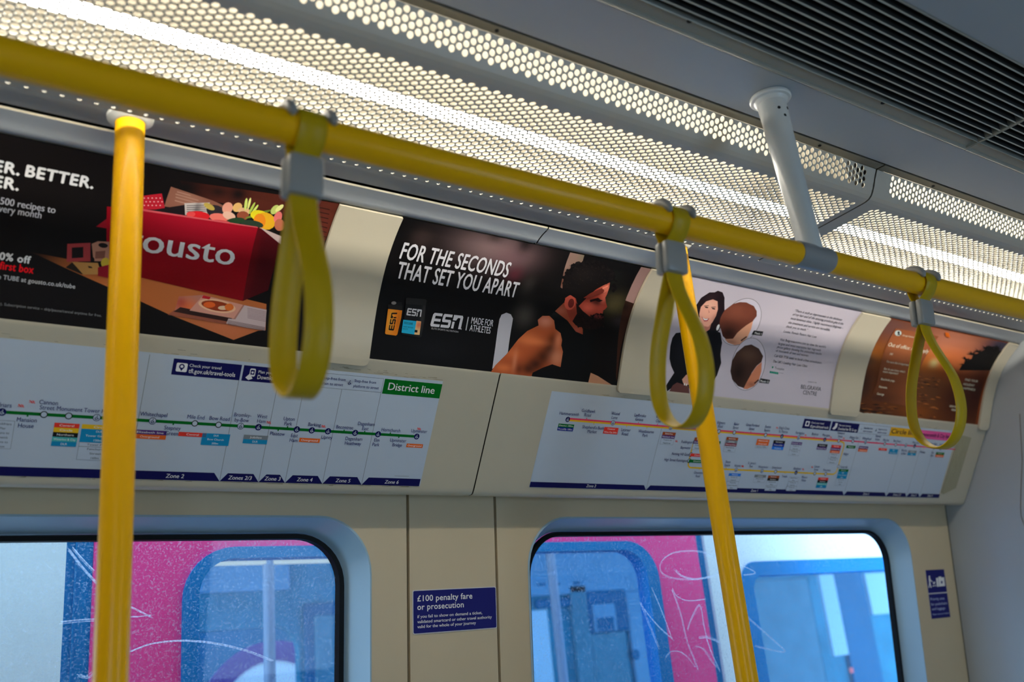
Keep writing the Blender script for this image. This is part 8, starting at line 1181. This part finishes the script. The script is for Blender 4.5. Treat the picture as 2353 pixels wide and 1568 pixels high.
for i in range(40):
    u = rn.uniform(2.80, 2.862); v = rn.uniform(.035, .18); gm.poly([(u, v), (u + .0012, v), (u + .0012, v + .02), (u, v + .02)], rn.choice([(122, 117, 96), (140, 136, 114)]))
go = gm.build('glue_residue', PRINT, None, recalc=False, smooth=False); tag(go, 'brown glue marks along the edges of the cream panel around the route maps', 'glue marks', None, 'stuff')

# ================================================================== WALL SIGNS
t = thing('fare_sign', 'dark blue penalty fare sign with white lettering on the pillar between the windows', 'sign', (1.083, 1.72, .07))
m = MB(); slab(m, SW, rrect(.9825, .1890, 1.1850, .2742, .004, 4), .0, .0012); m.build('border_plate', SIGNW, t, recalc=False, smooth=False)
m = MB(); slab(m, SW, rrect(.9843, .1908, 1.1832, .2724, .003, 4), .0012, .0016); m.build('blue_face', NAVYM, t, recalc=False, smooth=False)
for g, c in [(g, c) for g, items in ART['fare'].items() for c in Print.chunks(items)]:
    p = Print(SW, .0018); p.items(c); p.build(g, PRINT, t, recalc=False, smooth=False)
t = thing('priority_sign', 'small blue two-panel pushchair and luggage sign beside the right window', 'sign', (2.834, 1.73, 0.0))
m = MB(); slab(m, SW, [(2.7838, .1996), (2.8858, .1996), (2.8858, .3432), (2.7838, .3432)], .0, .0010); m.build('border_plate', SIGNW, t, recalc=False, smooth=False)
m = MB(); slab(m, SW, [(2.7838, .1996), (2.8858, .1996), (2.8858, .2680), (2.7838, .2680)], .0010, .0014); m.build('symbol_panel', NAVYM, t, recalc=False, smooth=False)
m = MB(); slab(m, SW, [(2.7838, .2715), (2.8858, .2715), (2.8858, .3432), (2.7838, .3432)], .0010, .0014); m.build('text_panel', NAVYM, t, recalc=False, smooth=False)
for g, c in [(g, c) for g, items in ART['prio'].items() for c in Print.chunks(items)]:
    p = Print(SW, .0016); p.items(c); p.build(g, PRINT, t, recalc=False, smooth=False)

# ================================================================== THE OTHER TRAIN, SEEN THROUGH THE WINDOWS
YT = 2.25
def plate(mb, u0, u1, z0, z1, holes, y, th):
    bm = bmesh.new()
    def loop(pts):
        vs = [bm.verts.new((p[0], p[1], 0)) for p in pts]; return [bm.edges.new((vs[i], vs[(i + 1) % len(vs)])) for i in range(len(vs))]
    es = loop([(u0, z0), (u1, z0), (u1, z1), (u0, z1)])
    for h in holes: es += loop(h)
    bmesh.ops.triangle_fill(bm, use_beauty=True, use_dissolve=False, edges=es); bm.verts.index_update()
    for yy in (y, y + th): mb.add([(v.co.x, yy, v.co.y) for v in bm.verts], [tuple(v.index for v in f.verts) for f in bm.faces])
    bm.free()
    for P in [[(u0, z0), (u1, z0), (u1, z1), (u0, z1)]] + list(holes):
        n = len(P); mb.add([(p[0], y, p[1]) for p in P] + [(p[0], y + th, p[1]) for p in P], [(i, (i + 1) % n, n + (i + 1) % n, n + i) for i in range(n)])
def ringplate(mb, A, B, y0, y1):
    n = len(A)
    rows = [[(p[0], y1, p[1]) for p in A], [(p[0], y0, p[1]) for p in A], [(p[0], y0, p[1]) for p in B], [(p[0], y1, p[1]) for p in B]]
    mb.add([q for r_ in rows for q in r_], [(k * n + i, k * n + (i + 1) % n, (k + 1) * n + (i + 1) % n, (k + 1) * n + i) for k in range(3) for i in range(n)])
def rr2(u0, z0, u1, z1, r, n=8): return rrect(u0, z0, u1, z1, r, n)
train = thing('train', 'white train with red doors standing outside the windows', 'train', (1.43, 3.5, -1.6))
XA, XE = -1.4, 7.4
bw = rr2(2.553, -.75, 4.05, .2325, .07)
m = MB(); plate(m, XA, .443, -1.5, .62, [rr2(-1.2, -.75, -.30, .2325, .07)], YT, .05); plate(m, 2.403, XE, -1.5, .62, [bw], YT, .05)
m.box(.443, 2.403, YT, YT + .05, .36, .62); m.build('body_side', TR_WHITE, train, smooth=False)
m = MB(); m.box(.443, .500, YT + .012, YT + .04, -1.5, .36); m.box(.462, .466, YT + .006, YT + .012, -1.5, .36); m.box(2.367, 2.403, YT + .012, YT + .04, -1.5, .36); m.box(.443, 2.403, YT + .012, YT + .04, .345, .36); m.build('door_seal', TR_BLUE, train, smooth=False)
for a, b, wa, wb in ((.500, 1.430, .691, 1.355), (1.434, 2.367, 1.508, 2.171)):
    m = MB(); H1 = rr2(wa + .012, -.75, wb - .012, .300, .11); plate(m, a, b, -1.5, .345, [H1], YT + .004, .036); d = m.build('door', TR_RED, train, smooth=False)
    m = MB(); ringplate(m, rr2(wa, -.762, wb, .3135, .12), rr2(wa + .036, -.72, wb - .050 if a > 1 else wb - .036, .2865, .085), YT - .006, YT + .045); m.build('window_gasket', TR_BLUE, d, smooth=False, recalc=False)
    m = MB(); m.box(wa + .01, wb - .01, YT + .02, YT + .026, -.75, .31); m.build('pane', TGLASS, d, smooth=False)
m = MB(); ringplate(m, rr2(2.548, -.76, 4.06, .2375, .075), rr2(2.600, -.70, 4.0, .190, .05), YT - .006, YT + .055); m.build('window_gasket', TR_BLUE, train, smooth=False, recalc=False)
m = MB(); m.box(2.56, 4.05, YT + .025, YT + .031, -.75, .23); m.build('pane', TGLASS, train, smooth=False)
YF = 4.65
m = MB(); m.box(XA, XE, YT, YF + .05, .62, .66); m.build('roof', TR_WHITE, train, smooth=False)
m = MB(); m.box(XA, XE, YT + .05, YF, -1.55, -1.5); m.build('floor_pan', TR_DK, train, smooth=False)
m = MB(); plate(m, XA, XE, -1.5, .62, [rr2(1.30, -.8, 2.00, .26, .13), rr2(4.62, -.8, 5.02, .26, .1)], YF, .05); m.build('far_side', TR_IN, train, smooth=False)
for a, b, z0, z1, mm, nm in ((3.30, 4.45, .335, .61, TR_IN2, 'lining_panel'), (3.46, 3.72, .265, .315, TR_DK, 'lining_panel'), (3.40, 3.53, -.9, .255, TR_PANE, 'far_pane'), (3.72, 3.84, -.9, .38, TR_GR, 'door_pillar'),
                             (3.84, 4.16, .10, .36, TR_DK, 'lining_panel'), (3.84, 4.12, -.9, .10, TR_GR, 'lining_panel'), (4.16, 4.45, -.9, .335, TR_IN2, 'lining_panel'),
                             (5.30, 5.95, -.9, .36, TR_GR, 'lining_panel'), (5.95, 6.06, -.9, .36, TR_IN, 'door_pillar'), (6.09, 6.26, -.20, .376, TR_PANE, 'far_pane'), (6.26, 6.62, -.9, .40, TR_DK, 'lining_panel'), (6.65, 6.95, .06, .37, TR_PANE, 'far_pane'),
                             (2.02, 2.30, -.9, .36, TR_DK, 'lining_panel'), (2.07, 2.30, -.9, .30, TR_GR, 'lining_panel'), (.9, 1.95, .43, .56, TR_IN2, 'lining_panel')):
    nm_y = YF - .03 - (.01 if (a, z1) == (2.07, .30) else 0)
    q = MB(); q.box(a, b, nm_y, YF - .004, z0, z1); q.build(nm, mm, train, smooth=False, bevel=.012 if nm == 'lining_panel' else 0)
for a, b in ((3.48, 3.53), (3.57, 3.64), (3.75, 3.80)):
    q = MB(); q.box(a, b, YF - .04, YF - .031, .392, .405); q.build('small_notice', TR_DK, train, smooth=False)
q = MB(); q.box(3.87, 4.043, YF - .045, YF - .031, .105, .265); q.build('notice_board', TR_IN2, train, smooth=False)
q = MB(); q.box(3.89, 4.017, YF - .050, YF - .045, .108, .186); q.build('notice', TR_DK, train, smooth=False)
q = MB(); q.cyl((4.168, YF - .030, -.045), (4.168, YF - .045, -.045), .030, 16); q.build('vent_cap', TR_DK, train)
for px in (1.312, 2.570, 3.62):
    q = MB(); q.cyl((px, 3.30, -1.5), (px, 3.30, .60), .020, 16); q.build('grab_pole', TR_GREY, train)
q = MB(); q.box(.9, 2.2, 3.285, 3.315, .398, .409); q.build('lamp_strip', LAMPM, train, smooth=False)
q = MB(); q.cyl((-1.0, 3.3, .43), (5, 3.3, .43), .018, 12); q.build('handrail', TR_GREY, train)
q = MB(); q.box(XA, XE, 3.0, 3.2, .60, .615); q.build('ceiling_lamp', mat('train_ceiling_lamp', (1, 1, 1), .5, emis=(.62, .83, 1.0), estr=2.0), train, smooth=False)
for a in (2.95, 3.45, 3.95):
    q = MB(); q.box(a, a + .42, 4.15, 4.55, -1.1, -.35); q.build('seat', TR_ORANGE, train, smooth=False, bevel=.03)
q = MB()
for dx in (.0, .022):
    for dz in (.0, .014, .028): q.box(5.94 + dx, 5.955 + dx, 4.40, 4.405, -.312 + dz, -.307 + dz)
    for dz in (.005, .019): q.box(5.94 + dx, 5.943 + dx, 4.40, 4.405, -.312 + dz, -.303 + dz); q.box(5.952 + dx, 5.955 + dx, 4.40, 4.405, -.312 + dz, -.303 + dz)
q.build('display', LEDM, train, smooth=False)
# platform behind it, with a station roundel
q = MB(); q.box(-2, 10, 5.6, 5.7, -1.6, 2.2); q.box(-2, 10, 4.75, 5.6, 1.1, 1.2); q.m = 1; q.box(-2, 10, 4.75, 5.6, -1.6, -1.5)  # roof slab over the platform is added, unseen, to shut out sky light
tag(q.build('wall_far', [TR_DK, FLOORM], smooth=False), kind='structure')
rd = thing('roundel_sign', 'round station sign with a purple-red ring seen through the other train, left window', 'station sign', (2.09, 5.3, -.7))
def disc_ring(r0, r1, y0, y1, name, mm, cz=-.195):
    q = MB(); n = 48
    A = [(2.09 + r1 * math.cos(2 * math.pi * i / n), cz + r1 * math.sin(2 * math.pi * i / n)) for i in range(n)]
    if r0 > 0:
        Bq = [(2.09 + r0 * math.cos(2 * math.pi * i / n), cz + r0 * math.sin(2 * math.pi * i / n)) for i in range(n)]; ringplate(q, A, Bq, y0, y1)
    else: q.add([(p[0], y0, p[1]) for p in A] + [(p[0], y1, p[1]) for p in A], [tuple(range(n)), tuple(range(2 * n - 1, n - 1, -1))] + [(i, (i + 1) % n, n + (i + 1) % n, n + i) for i in range(n)])
    q.build(name, mm, rd, smooth=False)
disc_ring(.31, .413, 5.20, 5.23, 'ring', ROUND_R); disc_ring(0, .312, 5.21, 5.225, 'centre_disc', ROUND_W)
q = MB(); q.box(1.60, 2.58, 5.18, 5.20, -.265, -.125); q.build('name_bar', ROUND_B, rd, smooth=False)
q = MB(); q.cyl((2.09, 5.26, -1.5), (2.09, 5.26, .2), .03, 12); q.build('post', TR_GREY, rd)
q = MB(); q.box(-4, 9, 1.9, 4.7, -2.3, -2.2); tag(q.build('ground', mat('ballast', (.12, .12, .12), .9, noise=.4, nscale=30)), kind='structure')
